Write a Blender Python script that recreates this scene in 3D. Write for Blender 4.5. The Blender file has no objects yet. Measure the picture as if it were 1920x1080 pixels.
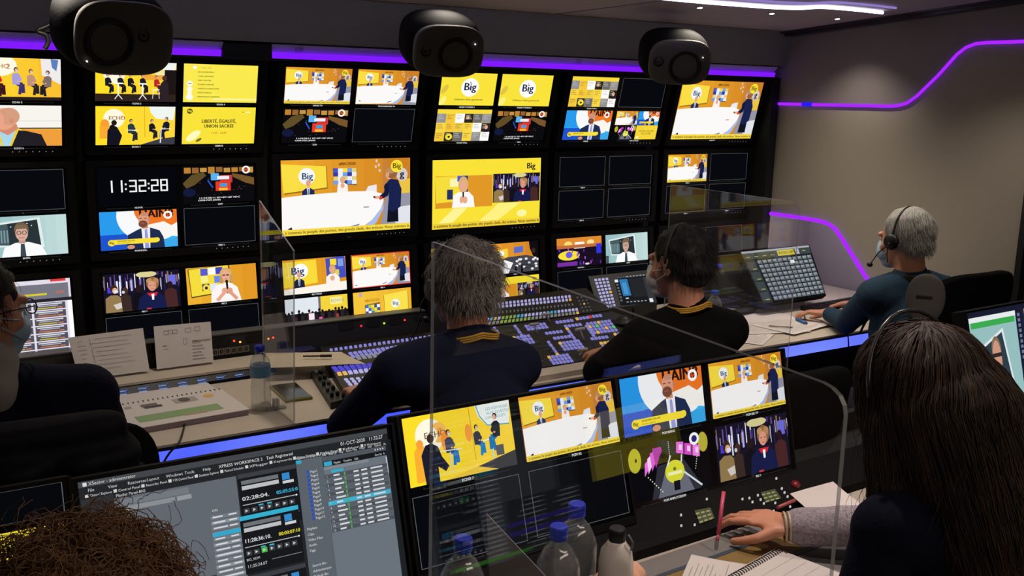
import bpy, bmesh, math, random
from mathutils import Vector, Matrix, Euler, noise
random.seed(7)
PI = math.pi
C = bpy.context.scene.collection
SC = bpy.context.scene

# ------------------------------------------------------------------ camera
CAM_Z = 1.75
F_PX, YAW, PITCH, ROLL = 1878.5, 0.5997, 0.1985, 0.0248
_cy, _sy, _cp, _sp = math.cos(YAW), math.sin(YAW), math.cos(PITCH), math.sin(PITCH)
FWD = Vector((_sy*_cp, _cy*_cp, -_sp))
_r0 = Vector((_cy, -_sy, 0)); _u0 = _r0.cross(FWD)
RGT = _r0*math.cos(ROLL) + _u0*math.sin(ROLL)
UPV = -_r0*math.sin(ROLL) + _u0*math.cos(ROLL)
cam_d = bpy.data.cameras.new('camera'); cam = bpy.data.objects.new('camera', cam_d); C.objects.link(cam)
cam_d.sensor_width = 36.0; cam_d.lens = F_PX/1920*36.0; cam_d.clip_start = 0.02; cam_d.clip_end = 60
_m = Matrix((RGT, UPV, -FWD)).transposed().to_4x4(); _m.translation = Vector((0, 0, CAM_Z))
cam.matrix_world = _m
SC.camera = cam

# ------------------------------------------------------------------ world, exposure
w = bpy.data.worlds.new('world'); SC.world = w; w.use_nodes = True
w.node_tree.nodes['Background'].inputs[0].default_value = (0.30, 0.28, 0.34, 1)
w.node_tree.nodes['Background'].inputs[1].default_value = 0.0
SC.view_settings.view_transform = 'Standard'
try: SC.view_settings.look = 'None'
except Exception: pass
SC.view_settings.gamma = 1.0; SC.view_settings.use_curve_mapping = False
SC.view_settings.exposure = 0.0
SC.cycles.max_bounces = 8; SC.cycles.transparent_max_bounces = 16
SC.cycles.caustics_reflective = False; SC.cycles.caustics_refractive = False
SC.cycles.sample_clamp_indirect = 3.0

def ceil_z(y):            # underside of the sloping ceiling
    if y > 1.2: return CAM_Z + 0.285 + (3.35-y)*0.085
    return CAM_Z + 0.285 + 2.15*0.085

# ceiling downlights and one added brightening spot: (x, y, watts)
DOWN = [(3.653, 2.912, 1.9), (3.253, 2.923, 4.4), (2.857, 2.934, 2.6), (2.30, 2.96, 1.4), (1.75, 2.98, 1.5), (1.15, 3.0, 3.9), (0.55, 3.0, 4.4),
        (3.40, 2.10, 3.2), (0.9, 1.45, 1.8), (1.7, 1.45, 8.0), (2.3, 1.45, 4.0)]  # row starts with the spot added to brighten the right wall
def spot(name, x, y, z, power, ang, blend, col, aim=None, r=0.02):
    d = bpy.data.lights.new(name, 'SPOT'); d.energy = power; d.color = col; d.spot_size = ang; d.spot_blend = blend; d.shadow_soft_size = r
    o = bpy.data.objects.new(name, d); C.objects.link(o); o.location = (x, y, z)
    if aim is not None:
        o.rotation_euler = (Vector(aim)-Vector((x, y, z))).to_track_quat('-Z', 'Y').to_euler()
    return o
for i, (x, y, e) in enumerate(DOWN):
    warm = (1.0, 0.88, 0.74) if y > 2 else (1.0, 0.84, 0.76)
    spot('downlight_lamp', x, y, ceil_z(y)-0.012, e*6.0, math.radians(112), 0.9, warm)

# ------------------------------------------------------------------ pixel helper: where a sight line meets a plane of the room
def ray(x, y): return FWD + RGT*((x-960)/F_PX) + UPV*((540-y)/F_PX)
def at(x, y, X=None, Y=None, Z=None):
    d = ray(x, y)
    t = X/d.x if X is not None else (Y/d.y if Y is not None else (Z-CAM_Z)/d.z)
    p = d*t; p.z += CAM_Z
    return p

# ------------------------------------------------------------------ materials
def lin(c): 
    c = c/255.0
    return c/12.92 if c <= 0.04045 else ((c+0.055)/1.055)**2.4
def L(*c):
    if len(c) == 1: c = c[0]
    return tuple(lin(v) for v in c[:3]) + (1,)
MATS = {}
def mat(name, rgb, rough=0.6, metal=0.0, var=0.08, scale=40.0, bump=0.0, spec=0.5, emit=None, estr=1.0, sheen=0.0, trans=0.0, ior=1.45, coat=0.0, stretch=None):
    if name in MATS: return MATS[name]
    m = bpy.data.materials.new(name); m.use_nodes = True; nt = m.node_tree; b = nt.nodes['Principled BSDF']
    tc = nt.nodes.new('ShaderNodeTexCoord'); mp = nt.nodes.new('ShaderNodeMapping'); nz = nt.nodes.new('ShaderNodeTexNoise')
    if stretch: mp.inputs['Scale'].default_value = stretch
    nz.inputs['Scale'].default_value = scale; nz.inputs['Detail'].default_value = 4
    nt.links.new(tc.outputs['Object'], mp.inputs[0]); nt.links.new(mp.outputs[0], nz.inputs['Vector'])
    mx = nt.nodes.new('ShaderNodeMix'); mx.data_type = 'RGBA'
    c = L(rgb); a = tuple(v*(1-var) for v in c[:3])+(1,); d = tuple(min(1, v*(1+var)) for v in c[:3])+(1,)
    mx.inputs[6].default_value = a; mx.inputs[7].default_value = d
    nt.links.new(nz.outputs[0], mx.inputs[0]); nt.links.new(mx.outputs[2], b.inputs['Base Color'])
    b.inputs['Roughness'].default_value = rough; b.inputs['Metallic'].default_value = metal
    b.inputs['Specular IOR Level'].default_value = spec; b.inputs['IOR'].default_value = ior
    b.inputs['Transmission Weight'].default_value = trans; b.inputs['Coat Weight'].default_value = coat
    b.inputs['Sheen Weight'].default_value = sheen
    if emit is not None:
        b.inputs['Emission Color'].default_value = L(emit); b.inputs['Emission Strength'].default_value = estr
    if bump:
        bp = nt.nodes.new('ShaderNodeBump'); bp.inputs['Strength'].default_value = bump; bp.inputs['Distance'].default_value = 0.004
        nt.links.new(nz.outputs[0], bp.inputs['Height']); nt.links.new(bp.outputs[0], b.inputs['Normal'])
    MATS[name] = m; return m
def glow(name, rgb, s=1.0, sampling=None):
    if name in MATS: return MATS[name]
    m = bpy.data.materials.new(name); m.use_nodes = True; nt = m.node_tree; nt.nodes.clear()
    e = nt.nodes.new('ShaderNodeEmission'); o = nt.nodes.new('ShaderNodeOutputMaterial')
    e.inputs[0].default_value = L(rgb); e.inputs[1].default_value = s; nt.links.new(e.outputs[0], o.inputs[0])
    if sampling: m.cycles.emission_sampling = sampling
    MATS[name] = m; return m
def glow_noise(name, rgb1, rgb2, s, scale=1.5, axis=None):
    m = bpy.data.materials.new(name); m.use_nodes = True; nt = m.node_tree; nt.nodes.clear()
    e = nt.nodes.new('ShaderNodeEmission'); o = nt.nodes.new('ShaderNodeOutputMaterial')
    tc = nt.nodes.new('ShaderNodeTexCoord'); nz = nt.nodes.new('ShaderNodeTexNoise'); nz.inputs['Scale'].default_value = scale
    rp = nt.nodes.new('ShaderNodeValToRGB'); rp.color_ramp.elements[0].color = L(rgb1); rp.color_ramp.elements[1].color = L(rgb2)
    rp.color_ramp.elements[0].position = .35; rp.color_ramp.elements[1].position = .65
    nt.links.new(tc.outputs['Object'], nz.inputs['Vector']); nt.links.new(nz.outputs[0], rp.inputs[0]); nt.links.new(rp.outputs[0], e.inputs[0])
    e.inputs[1].default_value = s; nt.links.new(e.outputs[0], o.inputs[0]); MATS[name] = m; return m
def pic_mat():
    m = bpy.data.materials.new('screen_picture'); m.use_nodes = True; nt = m.node_tree; nt.nodes.clear()
    e = nt.nodes.new('ShaderNodeEmission'); o = nt.nodes.new('ShaderNodeOutputMaterial'); a = nt.nodes.new('ShaderNodeAttribute')
    a.attribute_name = 'tint'; nt.links.new(a.outputs['Color'], e.inputs[0]); e.inputs[1].default_value = 1.0
    nt.links.new(e.outputs[0], o.inputs[0]); m.cycles.emission_sampling = 'FRONT'; MATS['pic'] = m; return m
PICM = pic_mat()
def print_mat():          # printed / written matter on paper and plastic
    m = bpy.data.materials.new('printed_matter'); m.use_nodes = True; nt = m.node_tree
    a = nt.nodes.new('ShaderNodeAttribute'); a.attribute_name = 'tint'; b = nt.nodes['Principled BSDF']
    nt.links.new(a.outputs['Color'], b.inputs['Base Color']); b.inputs['Roughness'].default_value = .7; return m
PRINTM = print_mat()
def acrylic(name, tint=(1, 1, 1), haze=0.02, refl=1.0):
    m = bpy.data.materials.new(name); m.use_nodes = True; nt = m.node_tree; nt.nodes.clear()
    o = nt.nodes.new('ShaderNodeOutputMaterial'); t = nt.nodes.new('ShaderNodeBsdfTransparent'); g = nt.nodes.new('ShaderNodeBsdfGlossy')
    g.inputs['Roughness'].default_value = 0.015; f = nt.nodes.new('ShaderNodeFresnel'); ge = nt.nodes.new('ShaderNodeNewGeometry'); io = nt.nodes.new('ShaderNodeMix')
    io.inputs[2].default_value = 1.42; io.inputs[3].default_value = 1/1.42; nt.links.new(ge.outputs['Backfacing'], io.inputs[0]); nt.links.new(io.outputs[0], f.inputs[0])
    mx = nt.nodes.new('ShaderNodeMixShader'); d = nt.nodes.new('ShaderNodeBsdfDiffuse'); d.inputs[0].default_value = (.8, .8, .82, 1)
    m2 = nt.nodes.new('ShaderNodeMixShader'); tc = nt.nodes.new('ShaderNodeTexCoord'); nz = nt.nodes.new('ShaderNodeTexNoise')
    nz.inputs['Scale'].default_value = 9; nz.inputs['Detail'].default_value = 6; mt = nt.nodes.new('ShaderNodeMath'); mt.operation = 'MULTIPLY'
    mt.inputs[1].default_value = haze*2; nt.links.new(tc.outputs['Object'], nz.inputs['Vector']); nt.links.new(nz.outputs[0], mt.inputs[0])
    t.inputs[0].default_value = tint+(1,)
    nt.links.new(mt.outputs[0], m2.inputs[0]); nt.links.new(t.outputs[0], m2.inputs[1]); nt.links.new(d.outputs[0], m2.inputs[2])
    fm = nt.nodes.new('ShaderNodeMath'); fm.operation = 'MULTIPLY'; fm.inputs[1].default_value = refl; nt.links.new(f.outputs[0], fm.inputs[0])
    nt.links.new(fm.outputs[0], mx.inputs[0]); nt.links.new(m2.outputs[0], mx.inputs[1]); nt.links.new(g.outputs[0], mx.inputs[2])
    nt.links.new(mx.outputs[0], o.inputs[0]); MATS[name] = m; return m

BLACK = mat('black_plastic', (11, 11, 12), .5, scale=90, bump=.1)
BEZEL = mat('black_bezel', (9, 9, 10), .6, scale=60, spec=.2)
MATTEB = mat('matte_black_panel', (8, 8, 9), .8, scale=60, spec=.15)
PANEL = mat('dark_screen_glass', (7, 8, 12), .18, scale=20, spec=.4)
RACK = mat('black_rack_paint', (13, 13, 14), .75, scale=30)
DGREY = mat('dark_grey_metal', (42, 42, 44), .45, .3, scale=80, bump=.1)
MGREY = mat('mid_grey_plastic', (95, 95, 95), .5, scale=80)
DESKM = mat('cream_desk_laminate', (196, 184, 168), .5, scale=25, var=.05)
WHITEP = mat('white_paper', (215, 208, 204), .8, scale=30, var=.04)
SKIN = mat('skin', (196, 138, 112), .55, scale=30, var=.10, bump=.15)
CHAIRM = mat('black_chair_fabric', (9, 9, 10), 1.0, scale=300, bump=.4, spec=.1)

# ------------------------------------------------------------------ object helpers
def link(name, me, m=None, parent=None):
    o = bpy.data.objects.new(name, me); C.objects.link(o)
    if m is not None:
        for k in (m if isinstance(m, (list, tuple)) else [m]): me.materials.append(k)
    if parent is not None: o.parent = parent
    return o
def tag(o, label=None, cat=None, group=None, kind=None):
    if label: o['label'] = label
    if cat: o['category'] = cat
    if group: o['group'] = group
    if kind: o['kind'] = kind
    return o
def empty(name, loc=(0, 0, 0), rot=(0, 0, 0), label=None, cat=None, group=None):
    o = bpy.data.objects.new(name, None); C.objects.link(o); o.location = loc; o.rotation_euler = rot; o.empty_display_size = .05
    return tag(o, label, cat, group)
def frame_empty(name, origin, ex, ey, ez, label=None, cat=None, group=None):
    o = bpy.data.objects.new(name, None); C.objects.link(o); o.empty_display_size = .05
    m = Matrix((ex, ey, ez)).transposed().to_4x4(); m.translation = Vector(origin); o.matrix_world = m
    return tag(o, label, cat, group)
class MB:
    def __init__(s): s.bm = bmesh.new(); s.mi = 0
    def _fin(s, geom):
        for f in set(f for v in geom for f in v.link_faces): f.material_index = s.mi
    def box(s, x0, y0, z0, x1, y1, z1, rot=None, bev=0.0):
        r = bmesh.ops.create_cube(s.bm, size=1); vs = r['verts']
        c = Vector(((x0+x1)/2, (y0+y1)/2, (z0+z1)/2))
        for v in vs: v.co = Vector((v.co.x*(x1-x0), v.co.y*(y1-y0), v.co.z*(z1-z0)))
        if bev > 0:
            es = list(set(e for v in vs for e in v.link_edges))
            rb = bmesh.ops.bevel(s.bm, geom=es, offset=bev, segments=2, profile=.6, affect='EDGES')
            vs = list(set([v for v in rb['verts']] + [v for v in vs if v.is_valid]))
        for v in vs:
            if rot is not None: v.co = rot @ v.co
            v.co += c
        s._fin(vs); return s
    def hexa(s, pts):     # 8 points: bottom 4 then top 4
        v = [s.bm.verts.new(p) for p in pts]
        for q in ((3, 2, 1, 0), (4, 5, 6, 7), (0, 1, 5, 4), (1, 2, 6, 5), (2, 3, 7, 6), (3, 0, 4, 7)):
            f = s.bm.faces.new([v[i] for i in q]); f.material_index = s.mi
        return s
    def prism(s, pts, vec):   # polygon extruded by vec
        vec = Vector(vec); a = [s.bm.verts.new(p) for p in pts]; b = [s.bm.verts.new(Vector(p)+vec) for p in pts]; n = len(pts)
        fs = [s.bm.faces.new(a[::-1]), s.bm.faces.new(b)] + [s.bm.faces.new([a[i], a[(i+1) % n], b[(i+1) % n], b[i]]) for i in range(n)]
        for f in fs: f.material_index = s.mi
        return s
    def lathe(s, prof, seg=24, c=(0, 0, 0), axis=None):
        q = Vector(axis).to_track_quat('Z', 'Y') if axis is not None else None
        rings = []
        for r, z in prof:
            ring = []
            for i in range(seg):
                a = 2*PI*i/seg; p = Vector((max(r, 1e-5)*math.cos(a), max(r, 1e-5)*math.sin(a), z))
                if q is not None: p = q @ p
                ring.append(s.bm.verts.new(p+Vector(c)))
            rings.append(ring)
        for a, b in zip(rings, rings[1:]):
            for i in range(seg):
                f = s.bm.faces.new([a[i], a[(i+1) % seg], b[(i+1) % seg], b[i]]); f.material_index = s.mi; f.smooth = True
        f = s.bm.faces.new(rings[0][::-1]); f.material_index = s.mi
        f = s.bm.faces.new(rings[-1]); f.material_index = s.mi
        return s
    def tube(s, pts, r, seg=8, closed=False):
        pts = [Vector(p) for p in pts]; n = len(pts); rings = []; up = None
        for i, p in enumerate(pts):
            a = pts[(i-1) % n] if (closed or i > 0) else p; b = pts[(i+1) % n] if (closed or i < n-1) else p
            t = (b-a).normalized()
            if up is None:
                up = Vector((0, 0, 1)) if abs(t.z) < .9 else Vector((1, 0, 0))
            x = up.cross(t).normalized(); y = t.cross(x); up = y
            rr = r[i] if isinstance(r, (list, tuple)) else r
            rings.append([s.bm.verts.new(p + (x*math.cos(2*PI*k/seg)+y*math.sin(2*PI*k/seg))*rr) for k in range(seg)])
        rng = range(n) if closed else range(n-1)
        for i in rng:
            a, b = rings[i], rings[(i+1) % n]
            for k in range(seg):
                f = s.bm.faces.new([a[k], a[(k+1) % seg], b[(k+1) % seg], b[k]]); f.material_index = s.mi; f.smooth = True
        if not closed:
            for f in (s.bm.faces.new(rings[0][::-1]), s.bm.faces.new(rings[-1])): f.material_index = s.mi
        return s
    def quad(s, *pts):
        f = s.bm.faces.new([s.bm.verts.new(p) for p in pts]); f.material_index = s.mi; return s
    def build(s, name, m=None, parent=None, smooth=False):
        bmesh.ops.recalc_face_normals(s.bm, faces=s.bm.faces[:])
        me = bpy.data.meshes.new(name); s.bm.to_mesh(me); s.bm.free()
        if smooth:
            for p in me.polygons: p.use_smooth = True
        return link(name, me, m, parent)
def rrect(w, h, r, n=6):
    pts = []
    for cx, cy, a0 in ((w/2-r, h/2-r, 0), (-w/2+r, h/2-r, PI/2), (-w/2+r, -h/2+r, PI), (w/2-r, -h/2+r, 3*PI/2)):
        for i in range(n+1):
            a = a0+PI/2*i/n; pts.append((cx+r*math.cos(a), cy+r*math.sin(a)))
    return pts

# ------------------------------------------------------------------ the room shell
def struct(name, mb, m): return tag(mb.build(name, m), kind='structure')
XL, XR, YF, YB = -1.6, 3.882, 3.62, -1.3
WALLM = mat('beige_grey_wall_panel', (150, 143, 130), .7, scale=120, var=.03)
WALLU = mat('warm_grey_upper_panel', (128, 120, 120), .7, scale=120, var=.03)
CEILM = mat('mauve_grey_ceiling_panel', (172, 162, 162), .7, scale=60, var=.05)
BULKM = mat('dark_grey_soffit_fabric', (124, 123, 118), .9, scale=400, var=.12, bump=.3)
FLOORM = mat('dark_floor_covering', (22, 22, 24), .7, scale=60, bump=.2)
struct('floor', MB().box(XL-.1, YB-.1, -.08, 4.75, YF+.3, 0), FLOORM)
b = MB()
def cpt(x, y, up=0): return (x, y, ceil_z(y)+up)
b.prism([cpt(XL-.1, 3.35), cpt(XL-.1, 1.2), (XL-.1, YB-.1, ceil_z(0)), (XL-.1, YB-.1, ceil_z(0)+.08), (XL-.1, 1.2, ceil_z(0)+.08), (XL-.1, 3.35, ceil_z(3.35)+.08)], (XR-XL+.55, 0, 0))
struct('ceiling', b, CEILM)
# sloping dark bulkhead above the monitor wall, and the lit cove under it
SOF_Y, SOF_Z = 3.385, CAM_Z+.128
b = MB(); b.prism([(XL, 3.35, ceil_z(3.35)), (XL, 3.70, ceil_z(3.35)+.05), (XL, 3.70, SOF_Z+.02), (XL, 3.45, SOF_Z+.015), (XL, SOF_Y, SOF_Z)], (XR-XL, 0, 0))
struct('trim_1', b, BULKM)
# front wall: black rack face behind the monitors
b = MB(); b.box(XL, 3.56, 0, XR, 3.70, SOF_Z+.03)
struct('wall_front', b, RACK)
struct('wall_back', MB().box(XL-.1, YB-.1, 0, 4.3, YB, 2.4), mat('dark_back_wall', (40, 40, 42), .8, scale=40))
struct('wall_left', MB().box(XL-.1, YB, 0, XL, YF, 2.4), mat('dark_left_wall', (50, 50, 52), .8, scale=40))
# right wall: thick panel whose lower front part is cut away along the glowing line
# soft warm fill panel added behind the camera to brighten the room
t = None
b = MB(); b.box(.3, -.75, 2.205, 2.9, -.45, 2.213); tag(b.build('fill_light_panel', glow('warm_fill_glow', (255, 236, 216), 10.0)), 'long warm fill light panel added behind the camera, outside the frame', 'light')
def RY(x, y): p = at(x, y, X=XR); return (p.y, p.z)
low = [(3.60, at(1408, 395, X=XR).z+.008)] + [RY(*q) for q in ((1408, 395), (1500, 408), (1535, 414), (1552, 419), (1566, 429), (1580, 449), (1630, 530), (1662, 585))]
top = [RY(*q) for q in ((1436, 194), (1560, 197), (1668, 199), (1685, 198), (1702, 193), (1720, 180), (1760, 141), (1795, 102), (1812, 89), (1830, 82), (1850, 80), (1920, 77.5))]
Y_END = 2.125
# upper part of the wall, above the top line
up_poly = [(p[0], p[1]) for p in top if p[0] > Y_END] ; zE = top[-1][1]
b = MB(); b.prism([(XR, y, z) for y, z in up_poly] + [(XR, Y_END, zE), (XR, Y_END, ceil_z(Y_END)), (XR, 3.35, ceil_z(3.35)+.0), (XR, 3.60, ceil_z(3.35)), (XR, 3.60, up_poly[0][1])], (.05, 0, 0))
struct('wall_right', b, WALLU)
b = MB()
b.prism([(XR+.004, 3.60, up_poly[0][1])] + [(XR+.004, y, z) for y, z in up_poly] + [(XR+.004, Y_END, zE)] + [(XR+.004, Y_END, 0.0), (XR+.004, 2.61, 0.0), (XR+.004, 2.61, low[-1][1]-.01)] + [(XR+.004, y, z) for y, z in low[::-1]], (.046, 0, 0))
struct('wall_right_lower', b, WALLM)
# recess behind the lower panel
b = MB(); b.box(4.385, 2.2, 0, 4.45, 3.75, 1.45); b.box(XR+.03, 3.56, 0, 4.45, 3.75, 1.45); b.box(XR+.03, 2.2, 1.36, 4.45, 3.75, 1.45); b.box(XR+.03, 2.14, 0, 4.45, 2.2, 1.45)
struct('wall_recess', b, mat('mauve_recess_wall', (150, 142, 148), .7, scale=100, var=.03))
RL = glow('recess_fill_glow', (220, 210, 222), 60.0)  # unseen glowing strip added to brighten the recess
b = MB(); b.box(XR+.055, 2.75, 1.352, XR+.075, 3.5, 1.359); tag(b.build('light_line', RL), 'added hidden pale fill strip brightening the recess behind the lower right wall', 'light')
# dark door zone past the end of the panel
b = MB(); b.box(XR+.03, YB, 0, XR+.16, Y_END-.005, 2.35)
struct('wall_right_rear', b, mat('dark_doorway', (26, 25, 26), .7, scale=40))
b = MB(); b.box(XR-.012, Y_END-.03, 0, XR+.06, Y_END-.004, 2.1)
struct('trim_2', b, DGREY)
# rail where ceiling meets the right wall
b = MB()
b.prism([(XR-.055, 3.35, ceil_z(3.35)-.02), (XR-.055, 1.2, ceil_z(1.2)-.02), (XR-.055, 1.2, ceil_z(1.2)+.01), (XR-.055, 3.35, ceil_z(3.35)+.01)], (.055, 0, 0))
b.prism([(XR-.085, 3.35, ceil_z(3.35)-.008), (XR-.085, 1.2, ceil_z(1.2)-.008), (XR-.085, 1.2, ceil_z(1.2)+.01), (XR-.085, 3.35, ceil_z(3.35)+.01)], (.03, 0, 0))
struct('trim_3', b, mat('dark_rail', (46, 40, 50), .4, scale=30))
# ceiling joints
b = MB()
def cseam(x0, y0, x1, y1, wd=.004):
    d = Vector((x1-x0, y1-y0, 0)).normalized(); n = Vector((-d.y, d.x, 0))*wd/2
    p = [Vector(cpt(x0, y0, -.0012))+n, Vector(cpt(x1, y1, -.0012))+n, Vector(cpt(x1, y1, -.0012))-n, Vector(cpt(x0, y0, -.0012))-n]
    b.prism(p, (0, 0, .002))
cseam(2.45, 3.33, 2.62, 2.86); cseam(XL, 3.33, XR, 3.33, .006); cseam(1.35, 3.33, 1.35, 1.3); cseam(3.80, 2.74, 3.80, 1.3)
struct('trim_4', b, mat('joint_shadow_gap', (25, 22, 26), .8))
# purple light lines
PURP = glow('purple_led', (140, 28, 255), 1.7)
def led_line(name, pts, lab, w=.016, m=PURP, off=-.003):
    mb = MB(); mb.tube([(XR+off, y, z) for y, z in pts], w/2, 8)
    return tag(mb.build(name, m), lab, 'light')
def smooth_pts(P, n=4):
    out = []
    for i in range(len(P)-1):
        p0 = P[max(i-1, 0)]; p1 = P[i]; p2 = P[i+1]; p3 = P[min(i+2, len(P)-1)]
        for k in range(n):
            t = k/n
            out.append(tuple(.5*((2*p1[j])+(-p0[j]+p2[j])*t+(2*p0[j]-5*p1[j]+4*p2[j]-p3[j])*t*t+(-p0[j]+3*p1[j]-3*p2[j]+p3[j])*t**3) for j in range(len(p1))))
    out.append(tuple(P[-1])); return out
o = led_line('light_line', [(3.50, top[0][1]-.002)] + top[:-1] + [(Y_END, zE)], 'long purple glowing line stepping up across the upper right wall', .013)
mb = MB(); p0 = RY(1506, 195.5); p1 = RY(1524, 195.7)
mb.tube([(XR-.004, p0[0], p0[1]), (XR-.004, p1[0], p1[1])], .0085, 8); mb.build('blue_segment', glow('blue_led', (30, 20, 255), 1.6), o)['label'] = 'small pure blue stretch'
led_line('light_line', low, 'purple glowing line bending down towards the desk beside the grey-haired person', .018, PURP, -.002)
# ------------------------------------------------------------------ flat pictures shown on screens (16 x 9 units, y down)
_TXT = {}
def text_mesh(s):
    if s in _TXT: return _TXT[s]
    cu = bpy.data.curves.new('t', 'FONT'); cu.body = s; cu.size = 1; cu.resolution_u = 2; cu.fill_mode = 'FRONT'
    o = bpy.data.objects.new('t', cu); C.objects.link(o); dg = bpy.context.evaluated_depsgraph_get(); dg.update()
    me = o.evaluated_get(dg).to_mesh()
    vs = [(v.co.x, v.co.y) for v in me.vertices]; fs = [tuple(p.vertices) for p in me.polygons]
    o.evaluated_get(dg).to_mesh_clear(); bpy.data.objects.remove(o); bpy.data.curves.remove(cu)
    _TXT[s] = (vs, fs); return _TXT[s]
def clip(poly, x0, y0, x1, y1):
    for ax, lim, sg in ((0, x0, 1), (0, x1, -1), (1, y0, 1), (1, y1, -1)):
        out = []; n = len(poly)
        if n < 3: return []
        for i in range(n):
            a, c = poly[i], poly[(i+1) % n]; da = (a[ax]-lim)*sg; dc = (c[ax]-lim)*sg
            if da >= 0: out.append(a)
            if da*dc < 0:
                t = da/(da-dc); out.append((a[0]+(c[0]-a[0])*t, a[1]+(c[1]-a[1])*t))
        poly = out
    return poly
class Pic:
    def __init__(s): s.v = []; s.f = []; s.c = []; s.z = 0.0; s.st = [(0, 0, 1, 1)]; s.cl = [(-1e9, -1e9, 1e9, 1e9)]
    def push(s, x, y, w, h):   # enter a sub window given in current 16x9 units
        X, Y, sx, sy = s.st[-1]
        nx, ny, nsx, nsy = X+x*sx, Y+y*sy, sx*w/16, sy*h/9
        s.st.append((nx, ny, nsx, nsy)); c = s.cl[-1]
        s.cl.append((max(c[0], nx), max(c[1], ny), min(c[2], nx+16*nsx), min(c[3], ny+9*nsy)))
    def pop(s): s.st.pop(); s.cl.pop()
    def raw(s, pts, col, up=True):
        X, Y, sx, sy = s.st[-1]; p = clip([(X+a*sx, Y+b_*sy) for a, b_ in pts], *s.cl[-1])
        if len(p) < 3: return
        if up: s.z += 1
        n = len(s.v)
        s.v += [(a, b_, s.z) for a, b_ in p]; s.f.append(tuple(range(n, n+len(p)))); s.c.append(col)
    def poly(s, pts, col): s.raw(pts, col)
    def rect(s, x0, y0, x1, y1, col): s.raw([(x0, y0), (x1, y0), (x1, y1), (x0, y1)], col)
    def ell(s, cx, cy, rx, ry, col, n=20, rot=0):
        c, d = math.cos(rot), math.sin(rot)
        s.raw([(cx+rx*math.cos(2*PI*i/n)*c-ry*math.sin(2*PI*i/n)*d, cy+rx*math.cos(2*PI*i/n)*d+ry*math.sin(2*PI*i/n)*c) for i in range(n)], col)
    def ring(s, cx, cy, r0, r1, col, n=24):
        s.z += 1
        for i in range(n):
            a, c = 2*PI*i/n, 2*PI*(i+1)/n
            s.raw([(cx+r0*math.cos(a), cy+r0*math.sin(a)), (cx+r1*math.cos(a), cy+r1*math.sin(a)), (cx+r1*math.cos(c), cy+r1*math.sin(c)), (cx+r0*math.cos(c), cy+r0*math.sin(c))], col, False)
    def line(s, pts, w, col):
        s.z += 1
        for (a, b_), (c, d) in zip(pts, pts[1:]):
            l = math.hypot(c-a, d-b_) or 1; nx, ny = -(d-b_)/l*w/2, (c-a)/l*w/2
            s.raw([(a+nx, b_+ny), (c+nx, d+ny), (c-nx, d-ny), (a-nx, b_-ny)], col, False)
    def frame(s, x0, y0, x1, y1, w, col): s.line([(x0, y0), (x1, y0), (x1, y1), (x0, y1), (x0, y0)], w, col)
    def grad(s, x0, y0, x1, y1, c0, c1, n=8, vert=False):
        s.z += 1
        for i in range(n):
            t = (i+.5)/n; col = tuple(a+(b_-a)*t for a, b_ in zip(c0, c1))
            if vert: s.raw([(x0, y0+(y1-y0)*i/n), (x1, y0+(y1-y0)*i/n), (x1, y0+(y1-y0)*(i+1)/n), (x0, y0+(y1-y0)*(i+1)/n)], col, False)
            else: s.raw([(x0+(x1-x0)*i/n, y0), (x0+(x1-x0)*(i+1)/n, y0), (x0+(x1-x0)*(i+1)/n, y1), (x0+(x1-x0)*i/n, y1)], col, False)
    def text(s, t, x, y, h, col, align='l', width=None, bold=0.0):
        if not t.strip(): return
        vs, fs = text_mesh(t); x1 = max(v[0] for v in vs); k = h/.72; kx = k if width is None else width/max(x1, .01)
        ox = x - (0 if align == 'l' else (x1*kx/2 if align == 'c' else x1*kx))
        for dx in ((0,) if not bold else (-bold, bold)):
            s.z += 1
            for f in fs: s.raw([(ox+dx+vs[i][0]*kx, y-vs[i][1]*k) for i in f], col, False)
    def build(s, name, w, h, parent=None, m=None, dz=3e-5, z0=0.0004, off=(0, 0), gain=1.0):
        """places the 16x9 drawing on a w x h rectangle: x right, z up, facing -y, centred at off"""
        me = bpy.data.meshes.new(name)
        vv = [((x/16-.5)*w+off[0], -(z0+z*dz), (.5-y/9)*h+off[1]) for x, y, z in s.v]
        me.from_pydata(vv, [], s.f); at_ = me.color_attributes.new('tint', 'FLOAT_COLOR', 'CORNER')
        buf = []
        for f, c in zip(s.f, s.c):
            l = [lin(k)*gain for k in c]+[1.0]; buf += l*len(f)
        at_.data.foreach_set('color', buf)
        return link(name, me, m or PICM, parent)

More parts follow.
